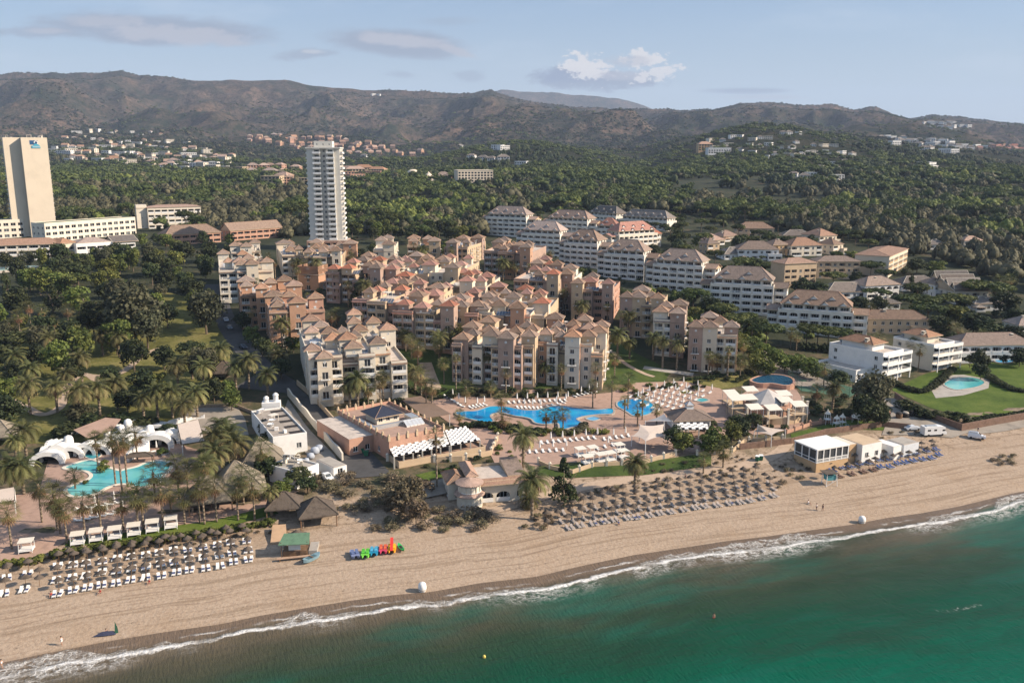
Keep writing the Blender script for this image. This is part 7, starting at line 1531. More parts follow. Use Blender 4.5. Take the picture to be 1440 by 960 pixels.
M_NAVY = mat('navy_cloth', (.06, .08, .18), .9, .15, 2); M_LWHITE = mat('white_lounger_cloth', (.80, .77, .72), .85, .05, 1); M_BLUE = mat('royal_blue_cloth', (.03, .065, .20), .85, .12, 2); M_BRNL = mat('brown_lounger_cloth', (.16, .10, .08), .9, .2, 2); M_GREYL = mat('grey_beige_lounger_cloth', (.38, .32, .28), .9, .12, 2)
LP = {'white': lounger_proto(M_LWHITE, M_TRIM), 'blue': lounger_proto(M_BLUE, M_TRIM), 'brown': lounger_proto(M_BRNL, M_WOOD), 'beige': lounger_proto(M_GREYL, M_TRIM)}
tw = MB(); tw.box(-.30, .30, -.55, .25, .402, .425); TOWEL = tw.mesh('towel', M_NAVY)
NL = [0]
def lounger(x, y, rz, kind, label, group, towel=False, dz=.12):
    o = empty('sun_lounger', (x, y, G(x, y)+dz*0+.0), rz, label, 'sun lounger', group); a, b = LP[kind]; obj('frame', a, o); obj('cushion', b, o); NL[0] += 1
    if towel: obj('towel', TOWEL, o)
    return o
def umbrella(x, y, label, group, tilt=0): o = empty('thatched_parasol', (x, y, G(x, y)), rg.uniform(0, 6), label, 'beach parasol', group); c = obj('canopy', UMB[0], o, (0, 0, .45), 0, (.64*rg.uniform(.85, 1.12), .64*rg.uniform(.85, 1.12), .78*rg.uniform(.85, 1.1))); o.rotation_euler = (rg.gauss(0, .05), rg.gauss(0, .05), o.rotation_euler.z); obj('pole', UMB[1], o); return o
SEA = math.atan2(-SU, CU)      # loungers point at the sea
rg = random.Random(21)
def rowpts(a, b, n): return [(a[0]+(b[0]-a[0])*i/(n-1), a[1]+(b[1]-a[1])*i/(n-1)) for i in range(n)]
crot = math.atan2(SU, CU)
def set_row(a, b, n, row, kind, beds=2, umb=True, towel=.8, where='left', off=1.9, h=2.4):
    for i, p in enumerate(rowpts(a, b, n)):
        x, y = PG(p[0]+rg.uniform(-1.6, 1.6), p[1]+rg.uniform(-1.2, 1.2)); nm = nth(i, n)
        if umb: umbrella(x, y, f'thatched beach parasol, {nm} in {row}', f'thatched parasols of {where}')
        for k in range(beds):
            s = (k-.5)*1.05 if beds == 2 else 0; dx, dy = s*math.cos(crot)+off*math.sin(crot), s*math.sin(crot)-off*math.cos(crot)
            lounger(x+dx, y+dy, crot+rg.uniform(-.16, .16), kind, f'{kind} sun lounger, {("left" if k == 0 else "right")+" one " if beds > 1 else ""}at the {ordw(i, n)} parasol, {row}', f'loungers of {where}', towel and rg.random() < towel)
set_row((84,829), (350,783), 14, 'front row of left beach', 'white', where='the left beach'); set_row((83,810), (348,770), 14, 'second row of left beach', 'white', where='the left beach'); set_row((84,792), (345,757), 14, 'third row of left beach', 'white', where='the left beach'); set_row((100,786), (342,751), 12, 'back row of left beach', 'white', 0, where='the left beach')
set_row((8,829), (36,823), 2, 'front row at left edge', 'white', where='the left edge'); set_row((12,808), (40,802), 2, 'back row at left edge', 'white', where='the left edge')
set_row((797,737), (1082,694), 19, 'front row of middle beach', 'beige', towel=.15, where='the middle beach'); set_row((785,730), (1080,684), 20, 'second row of middle beach', 'beige', 1, towel=.1, where='the middle beach'); set_row((790,718), (1074,675), 20, 'third row of middle beach', 'beige', 1, towel=.1, where='the middle beach'); set_row((800,707), (1062,667), 18, 'back row of middle beach', 'beige', 0, where='the middle beach')
set_row((1174,667), (1222,658), 4, 'brown front row of right beach', 'brown', towel=0, where='the right beach'); set_row((1232,655), (1314,638), 8, 'blue front row of right beach', 'blue', towel=0, where='the right beach'); set_row((1163,658), (1308,629), 12, 'blue back row of right beach', 'blue', 2, towel=0, where='the right beach')
for p, l in (((769,733), 'lone thatched parasol near the big palm, upper one of two'), ((770,744), 'lone thatched parasol near the big palm, lower one'), ((57,812), 'lone thatched parasol beside the beach path, upper one'), ((56,824), 'lone thatched parasol beside the beach path, lower one'), ((1161,673), 'lone thatched parasol left of the brown loungers')): umbrella(*PG(*p), l, 'lone parasols')
def closed_proto():
    mb = MB(); mb.bar((0, 0, 0), (0, 0, 2.7), .04, 6, 0); p = mb.mesh('pole', M_WOOD); mb = MB(); mb.lathe([(.05, .9), (.22, 1.1), (.17, 2.0), (.09, 2.5), (0, 2.75)], 8); return p, mb.mesh('canopy', M_LWHITE)
CLP = closed_proto()
def closed(x, y, label, group): o = empty('closed_parasol', (x, y, G(x, y)), 0, label, 'closed parasol', group); obj('pole', CLP[0], o); obj('canopy', CLP[1], o, (0, 0, 0), 0, 1.15)
def lrow(a, b, n, rot, row, par=True):
    for i, p in enumerate(rowpts(a, b, n)):
        x, y = PG(*p); lounger(x, y, R(rot)+rg.uniform(-.12, .12), 'white', f'white sun lounger, {nth(i, n)} in {row}', 'loungers around the blue pools', False)
        if par and i % 2 == 1: closed(x+.9, y+.9, f'closed white parasol behind lounger {nth(i, n)} in {row}'.replace(' from left', ''), 'closed parasols by the pools')
for a in [((628,558),(650,572),6,60,'the row left of the lagoon pool'), ((662,574),(682,570),5,40,'the row above the shallow pool end'), ((716,567),(795,564),12,10,'the hedge row above the lagoon'), ((728,574),(762,575),7,15,'the water side row above the lagoon'), ((772,573),(792,567),4,45,'the short row above the right lagoon'),
          ((808,558),(836,551),6,40,'the row by the lawn wall'), ((893,556),(946,575),8,-35,'the first line of the lounger field'), ((902,553),(957,572),8,-35,'the second line of the lounger field'), ((912,549),(968,568),8,-35,'the third line of the lounger field'), ((923,546),(978,563),8,-35,'the fourth line of the lounger field'), ((935,543),(988,558),7,-35,'the fifth line of the lounger field'), ((886,559),(925,578),6,-35,'the lowest line of the lounger field'), ((948,540),(998,553),6,-35,'the top line of the lounger field'),
          ((762,624),(836,617),10,15,'the row under the stone bar'), ((850,619),(884,614),5,10,'the row left of the tan sail'), ((745,637),(792,634),6,10,'the row above the balustrade'), ((840,632),(862,627),3,10,'the short row above the cabanas')]: lrow(*a)
for a in [((110,733),(165,722),6,100,'the lower row by the turquoise pool'), ((112,717),(167,708),5,100,'the upper row by the turquoise pool'), ((205,634),(232,640),4,140,'the shaded row beside the spa')]: lrow(*a, par=True)
def cab_proto():
    mb = MB()
    for sx in (-1, 1):
        for sy in (-1, 1): mb.bar((sx*1.25, sy*1.1, 0), (sx*1.15, sy*1.0, 2.2), .07, 4)
    mb.box(-1.3, 1.3, -1.15, 1.15, .35, .45); fr = mb.mesh('frame', M_TRIM); mb = MB(); mb.box(-1.2, 1.2, -1.05, 1.05, .452, .68); bed = mb.mesh('mattress', M_LWHITE); mb = MB(); mb.faces([(-1.35, -1.2, 2.2), (1.35, -1.2, 2.2), (1.35, 1.2, 2.3), (-1.35, 1.2, 2.3), (-1.35, -1.2, 2.32), (1.35, -1.2, 2.32), (1.35, 1.2, 2.42), (-1.35, 1.2, 2.42)], [(3, 2, 1, 0), (4, 5, 6, 7), (0, 1, 5, 4), (1, 2, 6, 5), (2, 3, 7, 6), (3, 0, 4, 7)]); return fr, bed, mb.mesh('canopy', M_CANVAS)
CB = cab_proto()
def cabana(px, py, rot, label, group):
    x, y = PG(px, py); o = empty('day_bed', (x, y, G(x, y)+.1), R(rot), label, 'day bed', group)
    for n_, m in zip(('frame', 'mattress', 'canopy'), CB): obj(n_, m, o)
    return o
fix_labels([cabana(*p, 18, None, 'day beds behind the club hedge') for p in [(110,765),(136,760),(162,757),(189,752),(215,747),(241,742)]], 'white canopied day bed behind the club hedge, {0} of six'); cabana(38, 775, 15, 'white canopied day bed alone at the left edge of the club', None)
fix_labels([cabana(*p, 25, None, 'day beds on the terrace lawn') for p in [(816,642),(826,653),(833,640),(845,650),(858,648),(870,636),(876,645)]], 'white day bed on the lawn below the pools, {0} of seven')
# ---------------------------------------------------------------- boats, huts and small beach things
def hull(mb, L, W, H, mi=0, x=0, up=.25):
    n = 9; ring = []
    for k in range(n+1):
        t = k/n; y = (t-.5)*L; w = W/2*(math.sin(math.pi*min(1, .12+.88*(1-abs(2*t-1)**2.2))/2)); z = up*abs(2*t-1)**2.5
        ring.append([(x-w, y, H+z), (x-w*.7, y, .1+z*.6), (x, y, z*.8), (x+w*.7, y, .1+z*.6), (x+w, y, H+z)])
    V = [p for r in ring for p in r]; F_ = [(k*5+j, k*5+j+1, (k+1)*5+j+1, (k+1)*5+j) for k in range(n) for j in range(4)]+[(k*5+4, k*5, (k+1)*5, (k+1)*5+4) for k in range(n)]; mb.faces(V, F_, mi)
def pedalo(px, py, rot, col, col2, label, slide=None):
    x, y = PG(px, py); c1 = mat('plastic_'+label.split()[0], col, .35, .06, 1, spec=.5); c2 = mat('plastic_seat_'+label.split()[0], col2, .4, .06, 1, spec=.5)
    o = empty('pedal_boat', (x, y, G(x, y)+.05), R(rot), label, 'pedal boat', 'pedal boats on the sand'); mb = MB(); hull(mb, 3.6, .75, .55, 0, -.55); hull(mb, 3.6, .75, .55, 0, .55); mb.box(-.85, .85, -1.0, 1.2, .5, .68); mb.build('hull', c1, o)
    for sx in (-.42, .42): mb = MB(); mb.box(sx-.3, sx+.3, -.6, .1, .69, .95); mb.faces([(sx-.3, .1, .69), (sx+.3, .1, .69), (sx+.3, .35, 1.35), (sx-.3, .35, 1.35), (sx-.3, .25, .69), (sx+.3, .25, .69), (sx+.3, .48, 1.35), (sx-.3, .48, 1.35)], [(0, 1, 2, 3), (7, 6, 5, 4), (0, 4, 5, 1), (1, 5, 6, 2), (2, 6, 7, 3), (3, 7, 4, 0)]); mb.build('seat', c2, o)
    if slide: mb = MB(); mb.faces([(-.3, -1.5, .75), (.3, -1.5, .75), (.3, 1.4, 2.3), (-.3, 1.4, 2.3), (-.3, -1.5, .65), (.3, -1.5, .65), (.3, 1.4, 2.2), (-.3, 1.4, 2.2)], [(0, 1, 2, 3), (7, 6, 5, 4), (0, 4, 5, 1), (1, 5, 6, 2), (2, 6, 7, 3), (3, 7, 4, 0)]); mb.bar((.25, 1.3, .6), (.25, 1.3, 2.2), .05); mb.bar((-.25, 1.3, .6), (-.25, 1.3, 2.2), .05); mb.build('slide', mat('slide_red', slide, .4, .05), o)
pedalo(499, 782, 20, (.22, .26, .40), (.12, .16, .30), 'slate blue covered pedal boat, leftmost of the coloured boats'); pedalo(514, 781, 5, (.20, .62, .08), (.12, .50, .05), 'lime green pedal boat between the slate and blue ones'); pedalo(526, 778, 5, (.02, .26, .42), (.10, .42, .60), 'blue pedal boat in the middle of the row'); pedalo(539, 775, 5, (.62, .07, .14), (.75, .15, .06), 'crimson pedal boat between the blue and orange ones')
pedalo(551, 774, 5, (.85, .38, .02), (.85, .55, .03), 'orange yellow pedal boat with a red slide', (.75, .05, .04))
x, y = PG(564, 772); o = empty('kayak', (x, y, G(x, y)+.1), R(25), 'green kayak at the right end of the coloured boats', 'kayak'); mb = MB(); hull(mb, 3.4, .9, .4, 0); mb.build('hull', mat('kayak_green', (.03, .42, .10), .35, .06), o); mb = MB(); mb.box(-.25, .25, -.8, .8, .41, .46); mb.build('cockpit', M_DARK, o)
x, y = PG(438, 788); o = empty('rowing_boat', (x, y, G(x, y)+.1), R(-35), 'grey blue rowing boat lying beside the beach hut', 'boat'); mb = MB(); hull(mb, 4.4, 1.7, .7, 0, 0, .35); mb.build('hull', mat('boat_greyblue', (.22, .34, .38), .5, .1), o); mb = MB(); mb.box(-.55, .55, -1.2, 1.1, .72, .78); mb.build('deck', mat('boat_inner', (.08, .14, .16), .6, .1), o); mb = MB(); mb.box(-.6, .6, -.2, .05, .79, .9); mb.build('thwart', M_WOOD, o)
x, y = PG(416, 778); o = empty('beach_hut', (x, y, G(x, y)), R(6), 'tall beach hut with green sloping roof and open counter on the left beach', 'hut'); mb = MB()
for sx in (-2.6, 2.6):
    for sy in (-1.6, 1.8): mb.bar((sx, sy, -.5), (sx, sy, 3.3), .1, 4)
mb.build('post', M_WOOD, o); mb = MB(); mb.faces([(-3.1, -2.1, 3.0), (3.1, -2.1, 3.0), (2.9, 1.0, 4.1), (-2.3, 1.0, 4.1), (-3.1, -2.1, 2.85), (3.1, -2.1, 2.85), (2.9, 1.0, 3.95), (-2.3, 1.0, 3.95)], [(0, 1, 2, 3), (7, 6, 5, 4), (0, 4, 5, 1), (1, 5, 6, 2), (2, 6, 7, 3), (3, 7, 4, 0)]); mb.build('roof', mat('green_roof_board', (.12, .21, .13), .85, .15, 1), o); mb = MB(); mb.box(-1.9, 1.9, 1.1, 3.6, 2.9, 3.1); mb.lathe([(1.5, 3.11), (1.2, 3.5), (0, 4.3)], 9, (0, 2.4)); mb.build('thatch_roof', M_THATD, o)
mb = MB(); mb.box(-2.4, 2.4, -1.2, 1.6, -.2, 1.1); mb.build('counter', M_WOOD, o); mb = MB(); mb.box(-1.2, 1.2, -1.32, -1.21, 1.4, 2.5); mb.build('sign_board', mat('pale_board', (.5, .55, .55), .6, .05), o); mb = MB(); mb.box(2.7, 4.4, -.8, 3.4, -.3, .9); mb.build('side_crate', M_CONC, o)
x, y = PG(413, 787); o = empty('beach_bench', (x, y, G(x, y)), R(14), 'long plank bench on the sand in front of the green roofed hut', 'bench'); mb = MB(); mb.box(-3.3, 3.3, -.35, .35, .55, .68); mb.build('seat', mat('pale_planks', (.48, .32, .22), .9, .15), o); mb = MB(); mb.box(-2.8, -2.6, -.3, .3, -.2, .55); mb.box(2.6, 2.8, -.3, .3, -.2, .55); mb.build('leg', M_WOOD, o)
x, y = PG(393, 755); o = empty('board_ramp', (x, y, G(x, y)), R(10), 'leaning tan board panel on the slope above the beach hut', 'ramp'); mb = MB(); mb.faces([(-1.6, -3, .2), (1.6, -3, .2), (1.2, 3, 1.6), (-1.6, 3, 1.6), (-1.6, -3, -.5), (1.6, -3, -.5), (1.2, 3, -.5), (-1.6, 3, -.5)], [(0, 1, 2, 3), (7, 6, 5, 4), (0, 4, 5, 1), (1, 5, 6, 2), (2, 6, 7, 3), (3, 7, 4, 0)]); mb.build('board', mat('tan_board', (.50, .33, .20), .9, .1), o)
x, y = PG(1166, 681); o = empty('lifeguard_hut', (x, y, G(x, y)), R(10), 'small teal and white framed lookout hut with a brown sun roof', 'hut'); mb = MB()
for sx in (-1.3, 1.3):
    for sy in (-1, 1): mb.bar((sx*1.15, sy*1.15, -.3), (sx*.95, sy, 3.2), .09, 4)
mb.bar((-1.4, -1.1, 0), (1.2, -1.1, 1.5), .06, 4); mb.build('frame', M_TRIM, o); mb = MB(); mb.box(-1.15, 1.15, -.9, .9, 1.4, 2.7); mb.build('cabin', mat('teal_board', (.10, .30, .32), .7, .1), o); mb = MB(); mb.box(-1.9, 1.5, -1.4, 1.6, 3.2, 3.35); mb.build('roof', M_THATD, o)
for i, (px, py, h) in enumerate([(594,831,1.9),(1212,735,1.7)]):
    x, y = PG(px, py); o = empty('beach_float', (x, y, G(x, y)), 0, ('round topped white beach float standing near the water, left of centre', 'round topped white beach float near the surf at right')[i], 'beach float'); mb = MB(); mb.lathe([(.55, -.1), (.75, .25), (.8, .9), (.72, h-.35), (.45, h-.08), (0, h)], 14); mb.build('body', M_LWHITE, o, smooth=True); mb = MB(); mb.lathe([(.82, .42), (.84, .5), (.82, .58)], 14); mb.build('band', M_CONC, o)
w = P(681, 939); o = empty('buoy', (w.x, w.y, .05), 0, 'small yellow buoy floating on the sea near the bottom edge', 'buoy'); mb = MB(); mb.lathe([(0, -.3), (.25, -.1), (.28, .15), (.15, .35), (0, .42)], 10); mb.build('body', mat('buoy_yellow', (.75, .55, .12), .5, .05), o)
# ---------------------------------------------------------------- vehicles
def car(px, py, rot, col, label, kind='sedan', dz=.18):
    x, y = PG(px, py); o = empty('parked_car' if kind != 'camper' else 'camper_van', (x, y, G(x, y)+dz), R(rot), label, {'camper': 'camper van', 'pickup': 'pickup', 'suv': 'car'}.get(kind, 'car')); c = mat('car_paint_'+'_'.join(str(int(q*99)) for q in col), col, .3, .03, 1, spec=.6)
    L = {'sedan': 4.4, 'suv': 4.7, 'camper': 7.0, 'pickup': 5.0}[kind]; W = .9 if kind != 'camper' else 1.12
    pr = {'sedan': [(-2.2, .35), (-2.2, .75), (-1.7, .95), (-1.0, 1.42), (.4, 1.42), (1.1, .98), (2.1, .82), (2.2, .35)], 'suv': [(-2.3, .4), (-2.3, 1.1), (-2.1, 1.75), (.4, 1.75), (1.1, 1.15), (2.2, 1.0), (2.3, .4)],
          'camper': [(-3.5, .4), (-3.5, 2.75), (1.9, 2.75), (3.0, 2.45), (3.0, 1.9), (2.7, 1.3), (3.5, 1.05), (3.5, .4)], 'pickup': [(-2.5, .5), (-2.5, 1.05), (-.6, 1.05), (-.5, 1.75), (.8, 1.75), (1.4, 1.15), (2.4, 1.0), (2.5, .5)]}[kind]; mb = MB(); n = len(pr)
    V = []
    for s in (-1, 1):
        for a, z in pr: k = W*(.84 if z > 1.25 and kind != 'camper' else 1); V.append((a, s*k, z))
    mb.faces(V, [tuple(range(n))[::1], tuple(range(2*n-1, n-1, -1))]+[(i, i+n, (i+1) % n+n, (i+1) % n) for i in range(n)]); mb.build('body', c, o)
    gl = MB()
    if kind == 'camper': gl.box(2.05, 2.95, -1.13, -1.125, 1.35, 1.85); gl.box(-2.6, -1.6, -1.135, -1.122, 1.5, 2.0); gl.box(-.6, .3, -1.135, -1.122, 1.5, 2.0); gl.faces([(2.72, -.95, 1.38), (2.72, .95, 1.38), (3.0, .9, 1.9), (3.0, -.9, 1.9)], [(0, 1, 2, 3)]); gl.box(-2.6, -1.6, 1.122, 1.135, 1.5, 2.0)
    else:
        z0, z1 = (.98, 1.36) if kind == 'sedan' else (1.15, 1.65); a0, a1 = (-1.3, .8) if kind == 'sedan' else ((-2.0, .7) if kind == 'suv' else (-.4, .9))
        for s in (-1, 1): gl.poly([(a0, s*W*.945, z0), (a1+.15, s*W*.945, z0), (a1-.4, s*W*.86, z1), (a0+.3, s*W*.86, z1)])
        f = pr[-3] if kind != 'pickup' else pr[5]; g = pr[-4] if kind != 'pickup' else pr[4]; gl.faces([(f[0]+.02, -W*.78, f[1]+.04), (f[0]+.02, W*.78, f[1]+.04), (g[0]+.05, W*.74, g[1]-.03), (g[0]+.05, -W*.74, g[1]-.03)], [(0, 1, 2, 3)])
    gl.build('windows', M_GLASS, o); wm = MB(); wm.lathe([(.33, -.11), (.33, .11)], 12); wme = wm.mesh('wheel', M_DARK)
    for a in (-L*.31, L*.31):
        for s in (-1, 1): q = obj('wheel', wme, o, (a, s*(W-.08), .33)); q.rotation_euler = (R(90), 0, 0)
    if kind in ('camper', 'suv'): mb = MB(); mb.box(-2.6 if kind == 'camper' else -1.8, .6 if kind == 'camper' else .2, -.6, .6, pr[1][1]+.03 if kind == 'camper' else 1.78, (pr[1][1] if kind == 'camper' else 1.75)+.2); mb.build('roof_rack', M_METAL, o)
    for s in (-.6, .6): mb = MB(); mb.box(L/2+.001, L/2+.05, s-.2, s+.2, .6, .78); mb.build('headlight', M_LGLASS, o)
    return o
car(1283, 605, 8, (.62, .64, .66), 'silver white saloon car parked left of the camper van'); car(1312, 612, 10, (.80, .80, .78), 'white camper van parked on the sandy car park', 'camper'); car(1373, 617, -25, (.72, .74, .76), 'white off-roader with roof rack at the edge of the sand', 'suv'); car(459, 675, -52, (.78, .77, .74), 'white pickup in the service yard', 'pickup')
car(1063, 491, -20, (.75, .75, .74), 'white car parked beside the rightmost pink block'); car(318, 452, -65, (.5, .52, .55), 'grey car on the tree lined access road, upper one'); car(323, 463, -65, (.08, .09, .12), 'dark car on the tree lined access road, lower one'); car(342, 490, -50, (.05, .07, .10), 'dark car parked on the lower access road'); car(1120, 525, -30, (.7, .7, .7), 'pale car on the drive above the tennis court'); car(498, 631, 40, (.02, .14, .16), 'teal car parked against the restaurant wall')
car(1347, 489, 15, (.6, .6, .62), 'light car half hidden behind the sea villa palms', 'sedan')
for i, (px, py) in enumerate([(1264,588),(1273,587),(1281,585)]): x, y = PG(px, py); o = empty('waste_container', (x, y, G(x, y)+.1), 0, ('rusty round waste container, left of three by the brick wall', 'dark round waste container, middle of three', 'black round waste container, right of three')[i], 'waste container', 'round waste containers'); mb = MB(); mb.lathe([(.9, 0), (1.0, .9), (.95, 1.4)], 12); mb.build('body', M_WOOD if i == 0 else M_DARK, o); mb = MB(); mb.lathe([(.98, 1.41), (.7, 1.75), (0, 1.85)], 12); mb.build('lid', M_CONC if i == 1 else M_DARK, o)
M_BIN = mat('green_bin', (.02, .13, .07), .5, .1); BINL = ['front green bin on the service road beside the restaurant wall', 'middle green bin on the service road beside the restaurant wall', 'rear green bin on the service road beside the restaurant wall', 'green and white bin by the dune path, left one', 'green and white bin by the dune path, right one']
for i, (px, py) in enumerate([(515,641),(508,637),(511,632),(1065,648),(1070,647)]): x, y = PG(px, py); o = empty('rubbish_bin', (x, y, G(x, y)+.15), R(20*i), BINL[i], 'bin', 'green bins'); mb = MB(); mb.faces([(-.5, -.4, 0), (.5, -.4, 0), (.5, .4, 0), (-.5, .4, 0), (-.65, -.5, 1.2), (.65, -.5, 1.2), (.65, .5, 1.2), (-.65, .5, 1.2)], [(3, 2, 1, 0), (4, 5, 6, 7), (0, 1, 5, 4), (1, 2, 6, 5), (2, 3, 7, 6), (3, 0, 4, 7)]); mb.build('body', M_BIN, o); mb = MB(); mb.box(-.68, .68, -.53, .53, 1.21, 1.34); mb.build('lid', M_BIN if i < 3 else M_TRIM, o)
M_BALE = mat('grey_blue_wrapped_bale', (.40, .43, .48), .6, .12, 1)
for i, (px, py, r_) in enumerate([(437,645,1.1),(443,638,1.3),(449,634,1.2),(431,650,.8)]): x, y = PG(px, py); o = tag(obj('wrapped_bale', (lambda mb: (mb.lathe([(.1, 0), (r_*.9, .15), (r_, r_*.7), (r_*.75, r_*1.25), (.1, r_*1.45)], 9), mb)[1])(MB()).mesh('wrapped_bale', M_BALE, True), None, (x, y, G(x, y)+.1)), 'grey blue wrapped bale in the yard, '+('second from front', 'largest one', 'rearmost one', 'small front one')[i], 'bale', 'wrapped bales')
# ---------------------------------------------------------------- playground and rocks, people
x0_, y0_ = PG(1180, 598); PLG = [('play_tower', 'small white playground tower with ladder, left one', 1163, 596, 3.2), ('play_tower', 'small white playground tower, middle one', 1176, 600, 2.6), ('play_tower', 'white playground frame beside the round tent', 1184, 599, 2.8)]
for nm, lb, px, py, h in PLG:
    x, y = PG(px, py); o = empty(nm, (x, y, G(x, y)), R(px % 40), lb, 'play tower', 'playground frames'); mb = MB()
    for sx in (-.8, .8):
        for sy in (-.8, .8): mb.bar((sx, sy, 0), (sx*.7, sy*.7, h), .07, 4)
    mb.box(-.8, .8, -.8, .8, h*.45, h*.5); mb.build('frame', M_TRIM, o); mb = MB(); mb.lathe([(1.0, h), (.4, h*1.2), (0, h*1.45)], 6); mb.build('roof', M_CANVAS, o); mb = MB(); mb.faces([(.8, -.3, h*.5), (.8, .3, h*.5), (2.6, .3, .1), (2.6, -.3, .1)], [(0, 1, 2, 3)]); mb.box(.79, 2.4, -.36, -.3, .1, .3); mb.build('slide', mat('slide_turquoise', (.2, .5, .5), .5, .05), o)
x, y = PG(1208, 594); o = empty('party_tent', (x, y, G(x, y)), 0, 'round cream party tent on the playground lawn', 'tent'); mb = MB(); mb.lathe([(2.3, 1.7), (2.2, 1.9), (1.2, 2.7), (0, 3.1)], 10); mb.build('canopy', M_CANVAS, o); mb = MB()
for i in range(6): mb.bar((2.1*math.cos(i*1.05), 2.1*math.sin(i*1.05), 0), (2.1*math.cos(i*1.05), 2.1*math.sin(i*1.05), 1.75), .06, 4)
mb.build('post', M_TRIM, o)
SKIN = mat('skin', (.42, .24, .16), .6, .05); HAIR = mat('dark_hair', (.03, .02, .015), .7, .1)
def skinned(name, pts, edges, rad, m, parent, lvl=1):
    me = bpy.data.meshes.new(name); me.from_pydata(pts, edges, []); me.materials.append(m); o = obj(name, me, parent); me.skin_vertices.new() if hasattr(me.skin_vertices, 'new') and not len(me.skin_vertices) else None
    md = o.modifiers.new('skin', 'SKIN')
    if len(me.skin_vertices):
        for v, r in zip(me.skin_vertices[0].data, rad): v.radius = (r, r)
        me.skin_vertices[0].data[0].use_root = True
    o.modifiers.new('sub', 'SUBSURF').levels = lvl; o.modifiers['sub'].render_levels = lvl; return o
def person(px, py, rot, label, top, bottom, pose='stand', z=None, sc_=1.0):
    x, y = PG(px, py); root = empty('person', (x, y, (G(x, y) if z is None else z)), R(rot), label, 'person'); root.scale = (sc_,)*3; s = {'stand': 0, 'walk': .22, 'sit': 0, 'swim': 0}[pose]
    if pose == 'sit': P_ = dict(pel=(0, 0, .15), ch=(0, .12, .55), nk=(0, .12, .72), hd=(0, .08, .88), kl=(-.15, -.45, .45), fl=(-.15, -.75, .08), kr=(.15, -.42, .42), fr=(.15, -.72, .08), el=(-.28, .0, .35), hl=(-.2, -.25, .3), er=(.28, 0, .35), hr=(.22, -.25, .3))
    else: P_ = dict(pel=(0, 0, .92), ch=(0, 0, 1.3), nk=(0, 0, 1.47), hd=(0, -.02, 1.62), kl=(-.1, -s*.6, .5), fl=(-.1, -s, .06), kr=(.1, s*.3, .5), fr=(.1, s*1.3, .08), el=(-.27, s*.4, 1.12), hl=(-.3, s*.2-.05, .86), er=(.27, -s*.5, 1.12), hr=(.29, -s-.05, .9))
    N_ = ['pel', 'ch', 'nk', 'hd', 'kl', 'fl', 'kr', 'fr', 'el', 'hl', 'er', 'hr']; pts = [P_[n] for n in N_]; c = P_['ch']; pl = P_['pel']
    pts += [(-.19, c[1], c[2]+.1), (.19, c[1], c[2]+.1), (-.1, pl[1], pl[2]-.06), (.1, pl[1], pl[2]-.06), (P_['fl'][0], P_['fl'][1]-.14, P_['fl'][2]-.03), (P_['fr'][0], P_['fr'][1]-.14, P_['fr'][2]-.03), (0, P_['hd'][1], P_['hd'][2]+.11)]
    rad = [.13, .14, .055, .1, .065, .04, .065, .04, .042, .035, .042, .035, .055, .055, .09, .09, .035, .035, .07]; E = [(0, 1), (1, 2), (2, 3), (3, 18), (1, 12), (1, 13), (12, 8), (8, 9), (13, 10), (10, 11), (0, 14), (0, 15), (14, 4), (4, 5), (15, 6), (6, 7), (5, 16), (7, 17)]
    skinned('body', pts, E, rad, SKIN, root)
    if top: skinned('shirt', [pts[0], pts[1], pts[12], pts[13]], [(0, 1), (1, 2), (1, 3)], [.155, .165, .08, .08], top, root)
    if bottom: kk = lambda a, b: tuple((pts[a][i]*.5+pts[b][i]*.5) for i in range(3)); skinned('trousers', [pts[0], pts[14], pts[15], kk(14, 4), kk(15, 6)], [(0, 1), (0, 2), (1, 3), (2, 4)], [.145, .105, .105, .085, .085], bottom, root)
    mb = MB(); h = P_['hd']; mb.lathe([(.06, h[2]+.0), (.118, h[2]+.04), (.11, h[2]+.13), (.05, h[2]+.18), (0, h[2]+.19)], 10, (0, h[1]+.025)); mb.build('hair', HAIR, root, smooth=True); return root
C_W, C_D, C_R, C_B = mat('white_shirt', (.7, .68, .66), .9, .05), mat('dark_clothes', (.04, .04, .06), .9, .1), mat('red_shirt', (.4, .06, .05), .9, .05), mat('blue_shirt', (.08, .14, .3), .9, .05)
person(87, 907, 70, 'person in a pale top walking alone on the sand at lower left', C_W, C_W, 'walk'); person(3, 940, 90, 'person in white at the bottom left edge by the water', C_W, None, 'walk'); person(1148, 717, 40, 'person in pale clothes standing on the beach at right, left of a darker one', C_W, C_D); person(1157, 718, -60, 'person in dark clothes walking on the beach at right', C_D, C_D, 'walk')
person(1137, 708, 30, 'person in white sitting on the sand above the two standing ones', C_W, C_W, 'sit'); person(1003, 884, 0, 'bather standing waist deep in the green sea', None, C_R, 'stand', z=-.8); person(1375, 607, 20, 'person in dark clothes standing behind the white off-roader', C_D, C_D); person(1383, 619, 0, 'person beside the white off-roader on the sand', C_B, C_D); person(964, 671, 30, 'person sitting on the dune promenade', C_D, C_D, 'sit')
person(150, 891, 60, 'person in dark clothes sitting beside the dark kite', C_D, C_D, 'sit'); person(72, 838, 20, 'person in red sitting by the front left loungers', C_R, None, 'sit'); person(141, 834, 0, 'person sitting in the shade of front row parasols at left', C_R, C_D, 'sit'); person(210, 820, 0, 'person in red beside a front row lounger, left beach', C_R, C_D, 'sit'); person(870, 737, 0, 'person in blue at a front row lounger, middle beach', C_B, C_D, 'sit')
